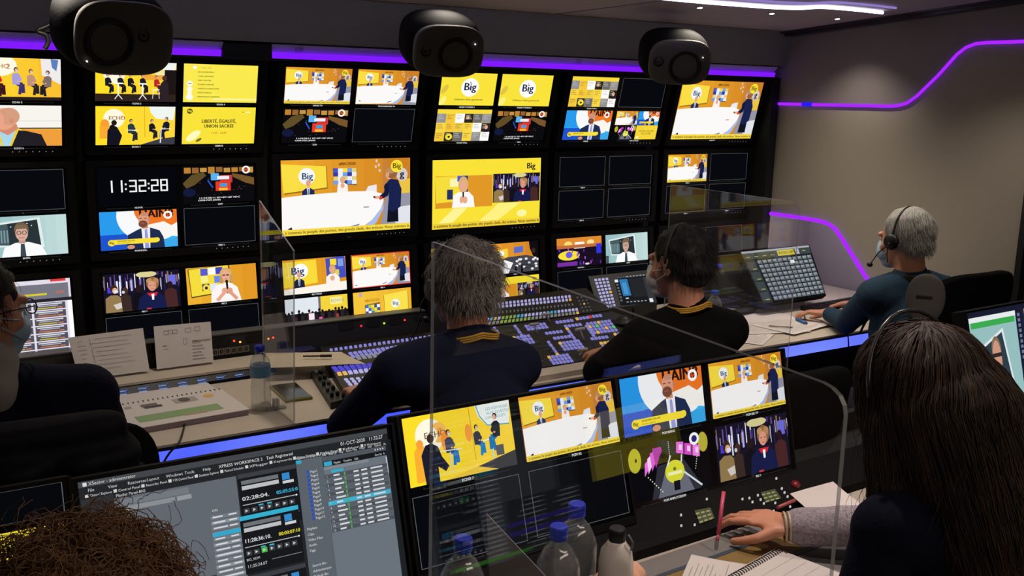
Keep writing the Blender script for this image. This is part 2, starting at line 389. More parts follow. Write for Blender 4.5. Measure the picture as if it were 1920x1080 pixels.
OR = (226, 152, 38); OR2 = (205, 128, 36); YE = (250, 226, 58); YL = (255, 240, 110); NV = (28, 34, 62); WH = (255, 255, 255); SK = (232, 172, 140); BK = (14, 14, 18); DB = (24, 30, 66)
def big_logo(P, x, y, r, disc=WH, ink=DB):
    P.ell(x, y, r, r, disc, 28); P.text('Big', x, y+r*.32, r*.85, ink, 'c', bold=r*.035); P.ell(x, y-r*.55, r*.06, r*.08, ink, 6)
def bust(P, x, y, s, suit, shirt=None, hair=(70, 50, 40), skin=SK, tie=None, bald=False):
    P.poly([(x-.95*s, y+2.4*s), (x-.85*s, y+1.1*s), (x-.35*s, y+.72*s), (x+.35*s, y+.72*s), (x+.85*s, y+1.1*s), (x+.95*s, y+2.4*s)], suit)
    P.rect(x-.16*s, y+.3*s, x+.16*s, y+.8*s, skin)
    if shirt: P.poly([(x-.2*s, y+.7*s), (x+.2*s, y+.7*s), (x+.08*s, y+1.9*s), (x-.08*s, y+1.9*s)], shirt)
    if tie: P.poly([(x-.06*s, y+.8*s), (x+.06*s, y+.8*s), (x+.05*s, y+1.8*s), (x-.05*s, y+1.8*s)], tie)
    if not bald: P.ell(x, y-.1*s, .42*s, .5*s, hair)
    P.ell(x, y, .34*s, .46*s, skin)
    P.rect(x-.18*s, y-.08*s, x-.07*s, y-.03*s, (60, 40, 30)); P.rect(x+.07*s, y-.08*s, x+.18*s, y-.03*s, (60, 40, 30)); P.rect(x-.1*s, y+.22*s, x+.1*s, y+.27*s, (170, 80, 70))
def presenter(P, x, y, s, coat=(26, 34, 78), hair=(150, 100, 62)):
    P.poly([(x-.5*s, y+5.6*s), (x-.35*s, y+3.2*s), (x+.75*s, y+3.2*s), (x+.85*s, y+5.6*s)], (18, 20, 34))
    P.poly([(x-.75*s, y+1.35*s), (x-.15*s, y+.72*s), (x+.75*s, y+.85*s), (x+1.2*s, y+1.9*s), (x+1.1*s, y+3.9*s), (x+.2*s, y+4.5*s), (x-.35*s, y+4.2*s), (x-.3*s, y+2.4*s)], coat)
    P.poly([(x-.75*s, y+1.4*s), (x-.3*s, y+1.2*s), (x-.35*s, y+2.6*s), (x-1.35*s, y+3.05*s), (x-1.5*s, y+2.7*s), (x-.85*s, y+2.2*s)], (20, 26, 60))
    P.ell(x-1.65*s, y+2.75*s, .38*s, .17*s, SK, 10, -.2); P.rect(x-1.35*s, y+2.65*s, x-1.05*s, y+3.0*s, (220, 60, 40)); P.rect(x-2.1*s, y+2.6*s, x-1.85*s, y+2.78*s, BK)
    P.ell(x-.22*s, y+.28*s, .42*s, .5*s, SK); P.ell(x+.08*s, y+.08*s, .62*s, .62*s, hair); P.ell(x-.1*s, y-.2*s, .55*s, .35*s, (190, 140, 90))
    P.poly([(x-.55*s, y+.1*s), (x-.3*s, y-.1*s), (x-.25*s, y+.4*s), (x-.5*s, y+.5*s)], (226, 160, 125))
def studio(P, ticker=True, disc=True, ph=4):
    P.grad(0, 0, 16, 9, (240, 168, 44), (208, 132, 36), 8); P.poly([(12.4, 0), (16, 0), (16, 6), (12.4, 5)], OR2); P.poly([(12.4, 0), (12.9, 0), (12.9, 5), (12.4, 5)], (196, 130, 60))
    P.poly([(14.6, 2.6), (16, 2.6), (16, 6.2), (14.6, 6)], (236, 196, 70))
    P.poly([(.05, .5), (5.4, .85), (5.5, 3.5), (.35, 4.05)], (150, 110, 30)); P.poly([(0, .45), (5.3, .8), (5.4, 3.35), (.25, 3.9)], (250, 222, 70))
    P.ell(3.0, 1.95, .98, 1.0, (245, 248, 250)); P.text('Big', 3.05, 2.3, .8, (40, 70, 110), 'c', bold=.03)
    P.poly([(6.15, 1.05), (9.1, 1.2), (9.05, 3.2), (6.2, 3.0)], (90, 70, 40))
    for i in range(5):
        for j in range(4):
            P.rect(6.2+i*.57, 1.1+j*.49, 6.2+(i+1)*.57, 1.1+(j+1)*.49, [(70, 90, 200), (240, 240, 250), YE, (120, 160, 230), (230, 210, 120), (60, 60, 150)][(i*7+j*5+i*j) % 6])
    P.text('#BIG2020', 7.9, .72, .36, (110, 60, 20), 'c', bold=.02)
    for x, y in ((11.6, .3), (11.9, .8), (11.5, 1.0), (12.0, 1.5)): P.ell(x, y, .14, .2, (230, 200, 190), 8)
    bust(P, 3.15, 2.75, .85, (34, 44, 88), (235, 238, 245), (190, 150, 120), tie=(50, 60, 110), bald=True)
    P.poly([(6.6, 4.2), (6.7, 3.1), (7.1, 2.85), (7.5, 2.85), (7.9, 3.1), (8.0, 4.2)], (250, 244, 240)); P.ell(7.3, 2.5, .32, .42, (214, 180, 120)); P.ell(7.3, 2.5, .2, .28, SK); P.ell(7.3, 3.2, .25, .3, SK)
    P.poly([(10.1, 4.2), (10.5, 3.4), (11.6, 3.2), (11.6, 4.4)], (235, 235, 240)); P.ell(12.9, 3.6, .35, .5, (20, 20, 40)); 
    P.poly([(12.8, 4.6), (16, 4.4), (16, 9), (12, 9)], (150, 150, 165)); P.poly([(14, 6.2), (16, 6), (16, 8.4), (14, 8.2)], (225, 228, 235))
    P.poly([(0, 4.4), (3, 4.15), (8, 3.95), (11, 4.0), (12.3, 4.4), (12.5, 5.2), (12.1, 6.3), (11, 7.6), (9.4, 8.7), (0, 8.9)], (252, 250, 248))
    P.poly([(12.5, 5.2), (12.45, 6.3), (11.6, 7.9), (10.8, 8.8), (9.4, 8.9), (11, 7.6), (12.1, 6.3)], (170, 190, 232))
    P.poly([(8, 8.3), (9.4, 8.0), (9.3, 8.2), (8.2, 8.5)], (110, 130, 180)); P.rect(9.9, 5.9, 10.6, 6.05, (170, 160, 150)); P.poly([(.6, 8.2), (1.1, 7.95), (1.2, 8.3)], BK)
    P.ell(14.9, 2.05, .75, .85, (215, 205, 200)); P.text('g', 14.9, 2.4, .95, (30, 30, 60), 'c', bold=.04)
    presenter(P, 13.5, 1.75, 1.12)
    if disc: big_logo(P, 14.2, 1.0, .78, (250, 226, 60), (110, 90, 20))
    if ticker:
        P.rect(0, 8.25, 16, 9, (246, 216, 70)); P.text('e sommes le peuple des poètes, des grands chefs, des artistes. Nous sommes le', .3, 8.78, .36, (90, 70, 20), 'l', 15.6, bold=.01)
def studio_b(P):
    studio(P, False, False)
def seated(P, x, y, s, top, leg, hair=(40, 28, 24), mask=False, flip=1):
    f = flip
    P.line([(x, y+1.9*s), (x+.75*f*s, y+2.0*s), (x+.8*f*s, y+3.3*s)], .42*s, leg); P.line([(x, y+1.95*s), (x+.5*f*s, y+2.3*s), (x+.35*f*s, y+3.5*s)], .36*s, leg)
    P.poly([(x-.45*s, y+2.1*s), (x-.5*s, y+.7*s), (x-.15*s, y+.45*s), (x+.2*s, y+.45*s), (x+.5*s, y+.8*s), (x+.4*s, y+2.1*s)], top)
    P.line([(x+.3*f*s, y+.8*s), (x+.6*f*s, y+1.4*s), (x+.25*f*s, y+1.6*s)], .2*s, top); P.ell(x+.25*f*s, y+1.6*s, .14*s, .1*s, SK, 8)
    P.ell(x, y-.05*s, .27*s, .34*s, hair, 12); P.ell(x+.05*f*s, y+.03*s, .2*s, .27*s, SK, 12)
    if mask: P.ell(x+.1*f*s, y+.14*s, .15*s, .14*s, (190, 225, 230), 8)
def echo_bg(P, n, floor=True):
    P.grad(0, 0, 16, 9, (255, 226, 40), (255, 214, 60), 4); P.ell(3.6, 2.8, 2.1, 2.2, (255, 250, 225)); P.poly([(9.6, 0), (9.7, 0), (9.9, 7.2), (9.8, 7.2)], (200, 160, 30))
    P.poly([(10.6, 0), (16, 0), (15.6, 3.2), (12, 2.8), (10.9, 1.4)], (240, 246, 240)); P.text('ECHO', 2.55, 3.1, .85, (150, 110, 60), 'l', bold=.03); P.text(str(n), 4.75, 3.1, .95, (235, 150, 80), 'l', bold=.03)
def echo7(P):
    echo_bg(P, 7); P.ell(4.9, 2.6, 1.2, 1.35, (250, 190, 90)); P.ell(3.6, 2.8, 1.1, 1.2, (255, 250, 225)); P.text('ECHO', 2.75, 3.15, .85, (120, 90, 60), 'l', bold=.02); P.text('7', 4.75, 3.05, 1.0, (230, 120, 60), 'l', bold=.02)
    P.poly([(1.0, 8.6), (1.1, 4.6), (1.8, 3.8), (2.2, 3.3), (2.6, 4.2), (3.0, 5), (2.8, 8.6)], (252, 176, 50)); P.ell(2.0, 3.7, .5, .6, (250, 160, 60))
    P.ell(5.7, 3.9, .6, 1.3, (250, 150, 60)); P.ell(9.2, 3.4, .5, 1.2, (250, 160, 60))
    P.line([(10.8, 0), (11.2, 1.5), (12.2, 2.9), (15.6, 3.2)], .14, (60, 160, 190)); P.text('LES RÉPONSES', 12.2, .9, .4, (90, 170, 190)); P.text('AUX QUESTIONS', 12.3, 1.5, .4, (90, 170, 190)); P.text('CLIMAT ET SOCIÉTÉ', 12.0, 2.1, .4, (90, 170, 190), 'l', 3.2)
    P.poly([(10, 8.1), (16, 6.9), (16, 9), (7, 9)], (60, 58, 60)); P.poly([(5, 9), (10, 8.1), (13, 9)], (240, 200, 60))
    seated(P, 6.2, 2.9, 1.25, (60, 66, 84), (30, 120, 190), mask=True); P.line([(4.6, 5.1), (8, 5.3)], .12, (235, 240, 240)); P.line([(6.2, 5.4), (6.1, 8.2)], .14, (200, 215, 220))
    seated(P, 10.4, 2.9, 1.1, (50, 54, 66), (30, 130, 190), mask=True); P.line([(11.2, 4.9), (13.2, 4.6)], .14, (250, 250, 250)); P.line([(12.4, 4.8), (12.5, 7.5)], .2, (180, 220, 235))
    seated(P, 13.4, 1.9, 1.3, (34, 36, 46), (20, 120, 180), flip=-1); P.rect(13.0, 5.8, 14.2, 7.2, (90, 90, 95))
    P.ell(3.55, 3.2, .5, .6, (60, 40, 34)); P.poly([(2.2, 9), (2.0, 5.2), (2.7, 4.0), (3.6, 3.8), (4.5, 4.4), (4.9, 5.8), (5.8, 7.2), (5.2, 7.8), (4.2, 7), (4.2, 9)], (30, 30, 48)); P.ell(3.5, 4.4, .5, .6, (26, 22, 24))
def echo7b(P):
    echo_bg(P, 7); P.ell(1.8, 4.2, .9, 1.2, (250, 160, 50)); P.rect(.8, 4.6, 2.6, 7.5, (250, 170, 50)); P.poly([(13, 7.6), (16, 7.2), (16, 9), (9, 9)], (60, 60, 70))
    seated(P, 7.0, 3.4, 1.35, (40, 60, 74), (34, 40, 52)); P.line([(6.2, 5.5), (8.6, 5.6)], .13, WH); seated(P, 11.2, 3.4, 1.2, (24, 26, 38), (30, 32, 48)); seated(P, 14.2, 2.9, 1.35, (26, 28, 48), (22, 26, 46), flip=-1)
    P.line([(13, 5.3), (15.2, 5.2)], .14, WH); P.line([(13.1, 5.3), (13.0, 8.6)], .25, (225, 225, 235)); P.poly([(2.2, 9), (2.3, 5.6), (3.2, 4.2), (4.2, 4.8), (5.2, 6.8), (4.6, 9)], (20, 20, 34)); P.ell(3.6, 3.8, .55, .65, (34, 26, 24)); P.ell(3.2, 4.9, .55, .65, (24, 20, 22))
def echo3(P):
    echo_bg(P, 3, True); P.rect(9, 0, 13.5, 2.6, (250, 235, 150)); P.rect(13.6, 1.6, 16, 9, (30, 22, 20)); P.rect(9, 2.8, 13.6, 4, (240, 170, 60)); P.rect(0, 7.3, 16, 9, (48, 34, 30))
    for x in (2.4, 4.8, 6.8, 9.2): seated(P, x, 3.1, 1.15, (26, 28, 40), (24, 24, 34))
    for x in (4.4, 9.2): P.line([(x-.7, 4.9), (x+.9, 4.9)], .3, WH); P.line([(x, 5), (x, 7.6)], .25, WH); P.line([(x-.7, 8.5), (x, 7.4), (x+.8, 8.5)], .16, WH)
    seated(P, 12, 3.3, 1.05, (190, 40, 40), (40, 30, 34)); P.line([(11.2, 6.2), (12.6, 6.2)], .2, WH); P.line([(11.4, 6.2), (11.2, 8.3)], .1, WH); P.line([(12.4, 6.2), (12.6, 8.3)], .1, WH)
    P.poly([(12.6, 8.8), (12.8, 4.8), (13.6, 3.8), (14.4, 4.8), (14.6, 8.8)], (44, 34, 40)); P.ell(13.6, 3.5, .5, .6, (70, 50, 40))
def echo2(P):
    P.grad(0, 0, 16, 9, (255, 222, 50), (250, 190, 50), 4); P.ell(5, 1.6, 3.2, 2.3, (255, 252, 230)); P.text('ECHO', 3.4, 2.2, .9, (200, 130, 70), 'l', bold=.02); P.text('2', 6.3, 2.3, 1.1, (215, 120, 70), 'l', bold=.02)
    P.poly([(12.4, 0), (16, 0), (16, 5.5), (12.6, 3.5)], (240, 236, 235)); P.poly([(14.2, 0), (15.6, .2), (15.2, 2.6), (14.4, 1.8)], (90, 130, 190)); P.rect(0, 8.3, 16, 9, (40, 30, 30))
    seated(P, 4.5, 2.6, 1.6, (214, 30, 40), (60, 24, 30), (110, 50, 40), True); seated(P, 8.0, 2.5, 1.5, (170, 160, 220), (60, 50, 110), (60, 50, 46), True)
    seated(P, 10.6, 2.8, 1.45, (196, 150, 120), (40, 34, 40), (110, 60, 40), True); seated(P, 13.6, 3.0, 1.45, (130, 110, 105), (34, 30, 36), (70, 44, 36), True, -1)
def portrait(P):
    P.rect(0, 0, 16, 9, (248, 244, 238)); P.rect(0, 4.9, 16, 5.15, (60, 60, 60)); P.rect(0, 5.15, 16, 9, (250, 214, 80)); P.poly([(8.5, 5.2), (16, 5.3), (16, 9), (12, 9)], (240, 160, 60)); P.rect(0, 3.3, 16, 3.5, (230, 226, 220))
    P.poly([(0, 9), (.6, 6.4), (4, 5.4), (6, 5.3), (9.4, 5.6), (12.2, 6.4), (13.2, 9)], (34, 32, 38)); P.poly([(4.4, 5.4), (7.8, 5.0), (7.6, 7), (6.4, 9), (4.6, 9)], (170, 215, 235))
    P.poly([(4.0, 4.9), (4.5, 5.2), (5.4, 9), (5.0, 9)], (240, 206, 60)); P.poly([(8.3, 4.8), (8.0, 5.8), (6.8, 9), (6.4, 9), (7.6, 5.4)], (240, 206, 60))
    P.poly([(4.4, 4.4), (7.8, 4), (8, 5.2), (6.2, 6.6), (4.6, 5.6)], (214, 140, 110)); P.ell(5.5, 3.0, 2.1, 2.4, (236, 166, 134)); P.ell(6.5, 2.4, 1.9, 1.9, (214, 158, 126)); P.ell(4.4, 3.2, 1.2, 1.9, (236, 166, 134)); P.poly([(3.3, 2.8), (2.6, 3.7), (3.4, 3.9)], (236, 166, 134))
    P.ell(6.9, 3.4, .35, .55, (220, 140, 112)); P.rect(3.6, 2.8, 4.3, 2.95, (110, 70, 50)); P.rect(3.3, 4.5, 4.1, 4.62, (180, 90, 80))
def agenda(P):
    P.rect(0, 0, 16, 9, (250, 234, 80)); P.ell(2.3, .8, .4, .35, WH)
    P.text('11:30 - 12:00', 3.6, 1.0, .3, (120, 110, 40))
    for i, (wd, t) in enumerate(((3.4, 'NICOLAS MARTINEAU'), (3.3, 'CAMILLE BERTRAND'), (2.8, 'MARC GAULTIER'), (3.4, 'ÉLISABETH MARTIN'), (4.6, 'CHRISTELLE DUBOIS MARIE'), (3.0, 'MAËVA PAREDES'), (4.8, 'MARIE FRANÇOIS CHARPENTIER'))):
        P.text(t, 3.0, 2.0+i*.97, .3, (100, 90, 30), 'l', wd, bold=.012)
    for y, r in ((4.6, .65), (5.9, .6), (6.8, .5), (7.8, .75)): P.ell(1.3, y, r*1.0, r, (255, 252, 235))
    P.rect(.9, 4.5, 1.7, 4.65, (100, 90, 60)); P.rect(6.4, 8.0, 16, 8.4, (255, 245, 160))
def liberte(P):
    P.rect(0, 0, 16, 9, (250, 228, 60)); big_logo(P, 1.5, 1.0, .62, (70, 64, 30), (250, 228, 60)); P.rect(12.9, 1.1, 13.4, 1.25, (140, 130, 40)); P.rect(13.7, 1.05, 14.8, 1.35, (255, 248, 190))
    P.text('LIBERTÉ, ÉGALITÉ,', 7.9, 3.8, .85, (70, 66, 30), 'c', 7.6, bold=.035); P.text('UNION SACRÉE', 7.9, 5.0, .85, (70, 66, 30), 'c', 6.6, bold=.035); P.text('11:30 - 12:00', 7.9, 6.5, .48, (210, 130, 40), 'c', 3.4, bold=.02)
    P.ell(2.4, 7.0, 1.9, .85, (255, 250, 190), 16, -.7); P.ell(3.6, 8.0, .75, .3, (110, 100, 50), 10, -.6)
def bigslide(P):
    P.rect(0, 0, 16, 9, (250, 228, 60)); P.ell(1.2, 4.6, .7, 1.5, (226, 196, 70), 14, .6); P.ell(1.0, 7.8, .8, 1.4, (255, 244, 130), 14, .5); big_logo(P, 8.4, 4.0, 2.55, WH, (34, 40, 74))
    P.text('Software bien gouverné', 8.4, 7.6, .55, (120, 105, 30), 'c', 8.4, bold=.02)
def van(P):
    P.rect(0, 0, 16, 9, (12, 11, 15)); r = random.Random(3)
    for i in range(9): P.rect(.4+i*1.75, .35+r.random()*.3, 1.85+i*1.75, 1.5+r.random()*.5, [(190, 130, 50), (150, 100, 50), (200, 150, 70)][i % 3])
    P.poly([(0, 4.2), (2, 2.2), (4.6, 1.6), (5.2, 2.4), (2.6, 4.6), (.8, 5.4)], (96, 78, 40)); P.poly([(16, 3.2), (13, 2.4), (11, 2), (11.2, 2.9), (14, 4.4), (16, 5)], (120, 86, 44)); P.ell(1.4, 6.4, 1.4, 1.0, (20, 26, 60))
    for i in range(26): P.rect(*(lambda x, y: (x, y, x+.3, y+.14))(2+r.random()*12, 3+r.random()*5), [(90, 90, 60), (60, 50, 40), (120, 40, 30), (50, 60, 90)][i % 4])
    P.rect(6.2, 1.9, 8.0, 3.6, (90, 180, 240)); P.rect(8.2, 2.4, 11.0, 4.2, (200, 60, 60)); P.rect(7.2, 3.9, 10.6, 6.2, (230, 60, 40)); P.rect(7.6, 2.6, 10.3, 3.4, (240, 240, 250)); P.rect(8.2, 4.4, 9.8, 5.2, (60, 160, 220)); P.rect(7.9, 5.5, 9.9, 6.1, (250, 190, 60)); P.line([(5.5, 3.6), (6.6, 5.4)], .3, (40, 90, 210))
    P.ring(14.2, 1.2, .55, .95, (250, 240, 235)); P.rect(13.8, 1.0, 14.7, 1.4, (210, 80, 40))
    P.text('11:34:28:11 07=07=20 VDC', 3.4, 8.0, .38, (235, 235, 235), 'l', 9.2, bold=.02); P.text('CAM6 PGM_BANG', 3.2, 8.55, .38, (235, 235, 235), 'l', 5.0, bold=.02)
def mosaic(P):
    P.rect(0, 0, 16, 9, (250, 220, 60)); cols = [(246, 200, 60), (250, 215, 70), WH, (40, 36, 34), (110, 108, 110), (150, 148, 150), (240, 205, 70), (236, 190, 60)]
    g = [[5, 0, 2, 3, 4, 5], [1, 0, 6, 1, 2, 3], [0, 3, 4, 1, 5, 2]]
    for j in range(3):
        for i in range(6):
            x, y = i*2.67, 1.2+j*2.6; P.rect(x, y, x+2.62, y+2.55, cols[g[j][i]])
            for k in range(3): P.rect(x+.3, y+.35+k*.5, x+1.4+.25*((i*3+k+j) % 4), y+.5+k*.5, (170, 140, 60) if g[j][i] in (0, 1, 6) else (190, 190, 190))
    P.ell(4.0, 7.7, 1.0, .9, YE); P.ell(4.0, 7.7, .35, .3, BK); P.ell(14.8, 5.0, .5, .6, SK); P.rect(14.2, 5.6, 15.5, 6.4, (30, 30, 50)); P.ell(8.9, 2.3, .5, .5, SK)
def drive(P):
    P.grad(0, 0, 16, 9, (40, 150, 236), (60, 190, 245), 4); P.rect(0, 5.4, 6, 9, (30, 84, 205)); P.poly([(4.2, 5.3), (6, 5.3), (9, 9), (3, 9)], (30, 84, 205)); P.ell(10.6, 1.2, 7.2, 6.4, (248, 250, 252), 36)
    P.ell(12.4, -.3, 5.4, 4.6, (240, 120, 40), 36); P.poly([(16, 6.8), (11.5, 7.2), (10, 9), (16, 9)], (60, 170, 235))
    P.poly([(7.6, 5), (9.5, 3.5), (13.2, 2.8), (15, 4), (16, 5.2), (16, 6.6), (13, 6.0), (12, 7.4), (8, 7)], (250, 246, 240)); P.text('HAIN8', 8.0, 1.75, 1.9, (44, 22, 20), 'l', 7.2, bold=.1)
    P.ring(14.1, 1.3, .5, .95, WH); P.rect(13.7, 1.15, 14.5, 1.45, (230, 60, 40))
    P.poly([(5.2, 9), (5.6, 5.6), (7.6, 4.5), (8.6, 4.1), (10.2, 4.1), (12.2, 4.9), (13.0, 6.6), (13.2, 9)], (32, 44, 82)); P.poly([(8.4, 4.1), (10.2, 4.1), (10.1, 9), (8.7, 9)], (240, 242, 248)); P.poly([(9.1, 4.5), (9.6, 4.5), (9.9, 9), (9.0, 9)], (150, 155, 220))
    P.rect(8.5, 3.3, 9.8, 4.3, (208, 140, 110)); P.ell(9.0, 2.2, 1.15, 1.7, (222, 156, 126)); P.ell(8.8, 3.2, .95, .85, (120, 74, 56)); P.rect(8.3, 3.0, 9.1, 3.14, (180, 90, 80)); P.ell(9.2, .9, .9, .45, (200, 140, 112)); P.rect(8.1, 1.8, 8.6, 1.93, (70, 44, 34)); P.rect(9.1, 1.8, 9.6, 1.93, (70, 44, 34)); P.ell(10.15, 2.3, .2, .4, (205, 130, 104))
    P.ell(6.1, 8.5, .8, .5, (214, 150, 120)); P.ell(2.2, 7.3, .75, .75, YE); P.ell(11.6, 7.1, .55, .55, YE); P.rect(2.2, 6.6, 11.6, 7.75, YE); P.text('Big', 2.2, 7.5, .55, (60, 50, 20), 'c', bold=.02); P.text('BENJAMIN GALLIER', 3.4, 7.1, .3, (120, 90, 20), 'l', 3.6, bold=.01); P.text('Directeur général', 3.4, 7.55, .24, (120, 90, 20), 'l', 2.6)
def womanmic(P):
    P.grad(0, 0, 16, 9, (240, 180, 50), (226, 150, 36), 5); P.poly([(.4, .3), (9.8, -.2), (10.2, 6.5), (.9, 7.4)], (70, 60, 40)); P.poly([(.6, .4), (9.5, -.1), (9.8, 6.3), (1.0, 7.1)], (246, 222, 60))
    for i, (x, y, c) in enumerate(((3.2, .4, (90, 90, 210)), (5.0, .3, WH), (6.6, .3, (70, 70, 190)), (3.2, 2.2, (250, 240, 140)), (6.2, 2.4, (110, 140, 230)), (3.4, 4.2, (46, 50, 110)), (5.2, 4.3, (230, 232, 245)), (8.2, 2.2, (60, 60, 170)))): P.rect(x, y, x+1.6, y+1.7, c)
    P.ell(4.3, 5.2, .8, .9, YE); P.ell(4.3, 5.2, .35, .4, (30, 36, 90))
    P.poly([(5.2, 9), (5.4, 6.4), (6.6, 4.8), (8.2, 4.3), (10.0, 4.4), (11.4, 5.6), (12.2, 9)], (252, 246, 244)); P.ell(8.9, 2.4, 1.45, 1.9, (222, 176, 110)); P.poly([(7.5, 2.4), (7.4, 4.3), (8.2, 4.5), (8.4, 2.6)], (200, 150, 90)); P.poly([(9.6, 2.6), (9.9, 4.6), (10.6, 4.2), (10.3, 2.2)], (205, 156, 96))
    P.ell(8.85, 2.6, .9, 1.3, (236, 176, 148)); P.rect(8.1, 2.2, 8.75, 2.6, (120, 80, 70)); P.rect(8.95, 2.2, 9.6, 2.6, (120, 80, 70)); P.rect(8.5, 3.3, 9.2, 3.42, (190, 80, 80)); P.poly([(8.75, 4.0), (9.25, 4.0), (9.3, 7.0), (8.9, 7.0)], BK); P.ell(9.0, 4.0, .35, .4, (30, 30, 34))
    P.ell(8.4, 6.3, .65, .8, (234, 168, 140)); P.ell(9.6, 6.4, .65, .8, (226, 160, 132)); P.line([(6.6, 8.6), (8.2, 6.8)], .8, (234, 168, 140)); P.line([(11.2, 8.6), (9.8, 6.9)], .8, (226, 160, 132))
def backstage(P):
    P.rect(0, 0, 16, 9, (24, 20, 40)); r = random.Random(5)
    for i in range(46):
        x = r.random()*16; y = r.random()*2; P.rect(x, y, x+.08+r.random()*.3, y+.8+r.random()*2.6, [(96, 84, 190), (190, 185, 235), (60, 50, 120), (240, 240, 255), (150, 120, 90), (110, 80, 150)][i % 6])
    P.ell(9, .6, 2.2, .7, (220, 210, 150)); P.rect(.8, 3.1, 1.7, 4.4, (80, 60, 220)); P.rect(13.6, 1.2, 15.2, 3.6, (110, 110, 220))
    P.poly([(.2, 9), (.3, 5.6), (1.4, 4.9), (2.8, 5.0), (3.8, 6), (4.2, 9)], (150, 124, 80)); P.ell(2.1, 3.5, .8, 1.0, (60, 40, 32)); P.ell(2.3, 3.9, .55, .7, SK); P.ell(2.5, 4.1, .5, .4, (225, 232, 236)); P.poly([(1.8, 7.2), (4.2, 6.6), (4.6, 7.8), (2.4, 8.4)], (216, 208, 200))
    P.poly([(3.6, 9), (3.4, 5.4), (4.4, 4.8), (5.4, 5.4), (5.6, 9)], (60, 44, 40)); P.ell(4.4, 4.1, .6, .8, (70, 46, 36)); P.ell(4.0, 4.4, .3, .35, (205, 215, 220)); P.poly([(5.6, 9), (5.8, 5.4), (7, 4.6), (8, 5.4), (8, 9)], (20, 18, 24)); P.ell(7.2, 3.9, .7, .9, (40, 26, 26))
    P.poly([(12.8, 9), (12.6, 5.2), (13.8, 4.0), (15.2, 5.0), (15.4, 9)], (74, 40, 40)); P.ell(13.9, 3.6, .6, .9, (40, 24, 30))
    P.poly([(6.8, 9), (7.2, 6.2), (8.8, 5.0), (11.2, 5.0), (12.6, 6.2), (13.0, 9)], (24, 30, 74)); P.poly([(8.9, 5.1), (11.2, 5.1), (10.8, 5.9), (9.4, 5.9)], (214, 40, 44)); P.poly([(9.8, 5.4), (10.4, 5.4), (10.3, 6.8), (9.9, 6.8)], WH)
    P.ell(10.2, 2.9, 1.35, 1.6, (150, 104, 66)); P.ell(9.5, 2.2, .6, .6, (196, 150, 100)); P.ell(10.9, 2.3, .6, .7, (186, 136, 90)); P.ell(10.05, 3.5, .85, 1.2, (222, 156, 130)); P.rect(9.5, 3.3, 9.9, 3.42, (90, 50, 40)); P.rect(10.3, 3.3, 10.7, 3.42, (90, 50, 40)); P.rect(9.8, 4.1, 10.4, 4.2, (180, 80, 80)); P.rect(8.6, 8.7, 9.6, 9, (220, 60, 60))
def composite(P):
    P.rect(0, 0, 16, 9, (250, 226, 56)); P.poly([(0, 9), (3, 6.4), (5, 6.4), (2, 9)], (255, 244, 150)); P.poly([(5.8, 9), (9.6, 6.0), (13.0, 6.0), (8.4, 9)], (255, 242, 130)); P.ell(13.2, 7.5, .8, .5, (255, 246, 160))
    P.push(.4, 2.1, 8.2, 4.2); P.rect(0, 0, 16, 9, OR); P.poly([(0, .2), (9, 0), (9, 7), (.3, 7.5)], (246, 222, 60)); P.rect(4, .8, 6.5, 3, (250, 246, 180)); P.rect(3.2, 3.8, 4.8, 6.6, (40, 50, 100)); P.rect(6, 0, 7.5, 1.6, (80, 90, 210)); P.rect(7.5, 0, 9, 6.6, (60, 60, 120)); P.pop()
    P.push(.4, 2.1, 8.2, 4.2); P.poly([(4.6, 9), (5, 5.4), (6.5, 4.6), (9.3, 4.6), (10.6, 6), (11, 9)], (252, 248, 246)); P.ell(7.7, 2.5, 1.4, 2.3, (222, 176, 110)); P.ell(7.7, 2.9, .85, 1.6, (232, 172, 146)); P.rect(7.5, 4.6, 7.9, 7, BK); P.ell(7.3, 6.8, .6, 1.0, SK); P.ell(8.3, 6.9, .6, 1.0, SK); P.pop()
    P.push(8.7, 2.0, 7.2, 3.9); backstage(P); P.pop(); P.text('Big', 14.4, 1.4, .8, (40, 36, 30), 'c', bold=.04); P.ell(14.4, .65, .07, .07, (40, 36, 30), 6)
    P.rect(0, 8.25, 16, 9, (240, 206, 60)); P.text('e sommes le peuple des poètes, des grands chefs, des artistes. Nous sommes le', .2, 8.78, .4, (70, 56, 20), 'l', 15.7, bold=.012)
def clock(P):
    P.rect(0, 0, 16, 9, (6, 7, 12))
    segs = {'0': 'abcdef', '1': 'bc', '2': 'abged', '3': 'abgcd', '8': 'abcdefg'}
    def dig(c, x):
        w_, h_, y0, t = 1.25, 2.5, 3.1, .34
        S = {'a': ((x, y0), (x+w_, y0)), 'b': ((x+w_, y0), (x+w_, y0+h_/2)), 'c': ((x+w_, y0+h_/2), (x+w_, y0+h_)), 'd': ((x, y0+h_), (x+w_, y0+h_)), 'e': ((x, y0+h_/2), (x, y0+h_)), 'f': ((x, y0), (x, y0+h_/2)), 'g': ((x, y0+h_/2), (x+w_, y0+h_/2))}
        for k in segs[c]:
            (a, b_), (c_, d) = S[k]; l = math.hypot(c_-a, d-b_); ux, uy = (c_-a)/l, (d-b_)/l
            P.line([(a-ux*t*.4, b_-uy*t*.4), (c_+ux*t*.4, d+uy*t*.4)], t, (240, 242, 240))
    for c, x in (('1', 1.6), ('1', 3.6), ('3', 6.5), ('2', 8.45), ('2', 11.0), ('8', 12.95)): dig(c, x)
    for x in (5.65, 10.35):
        for y in (3.9, 5.0): P.rect(x-.18, y-.2, x+.18, y+.2, (240, 242, 240))
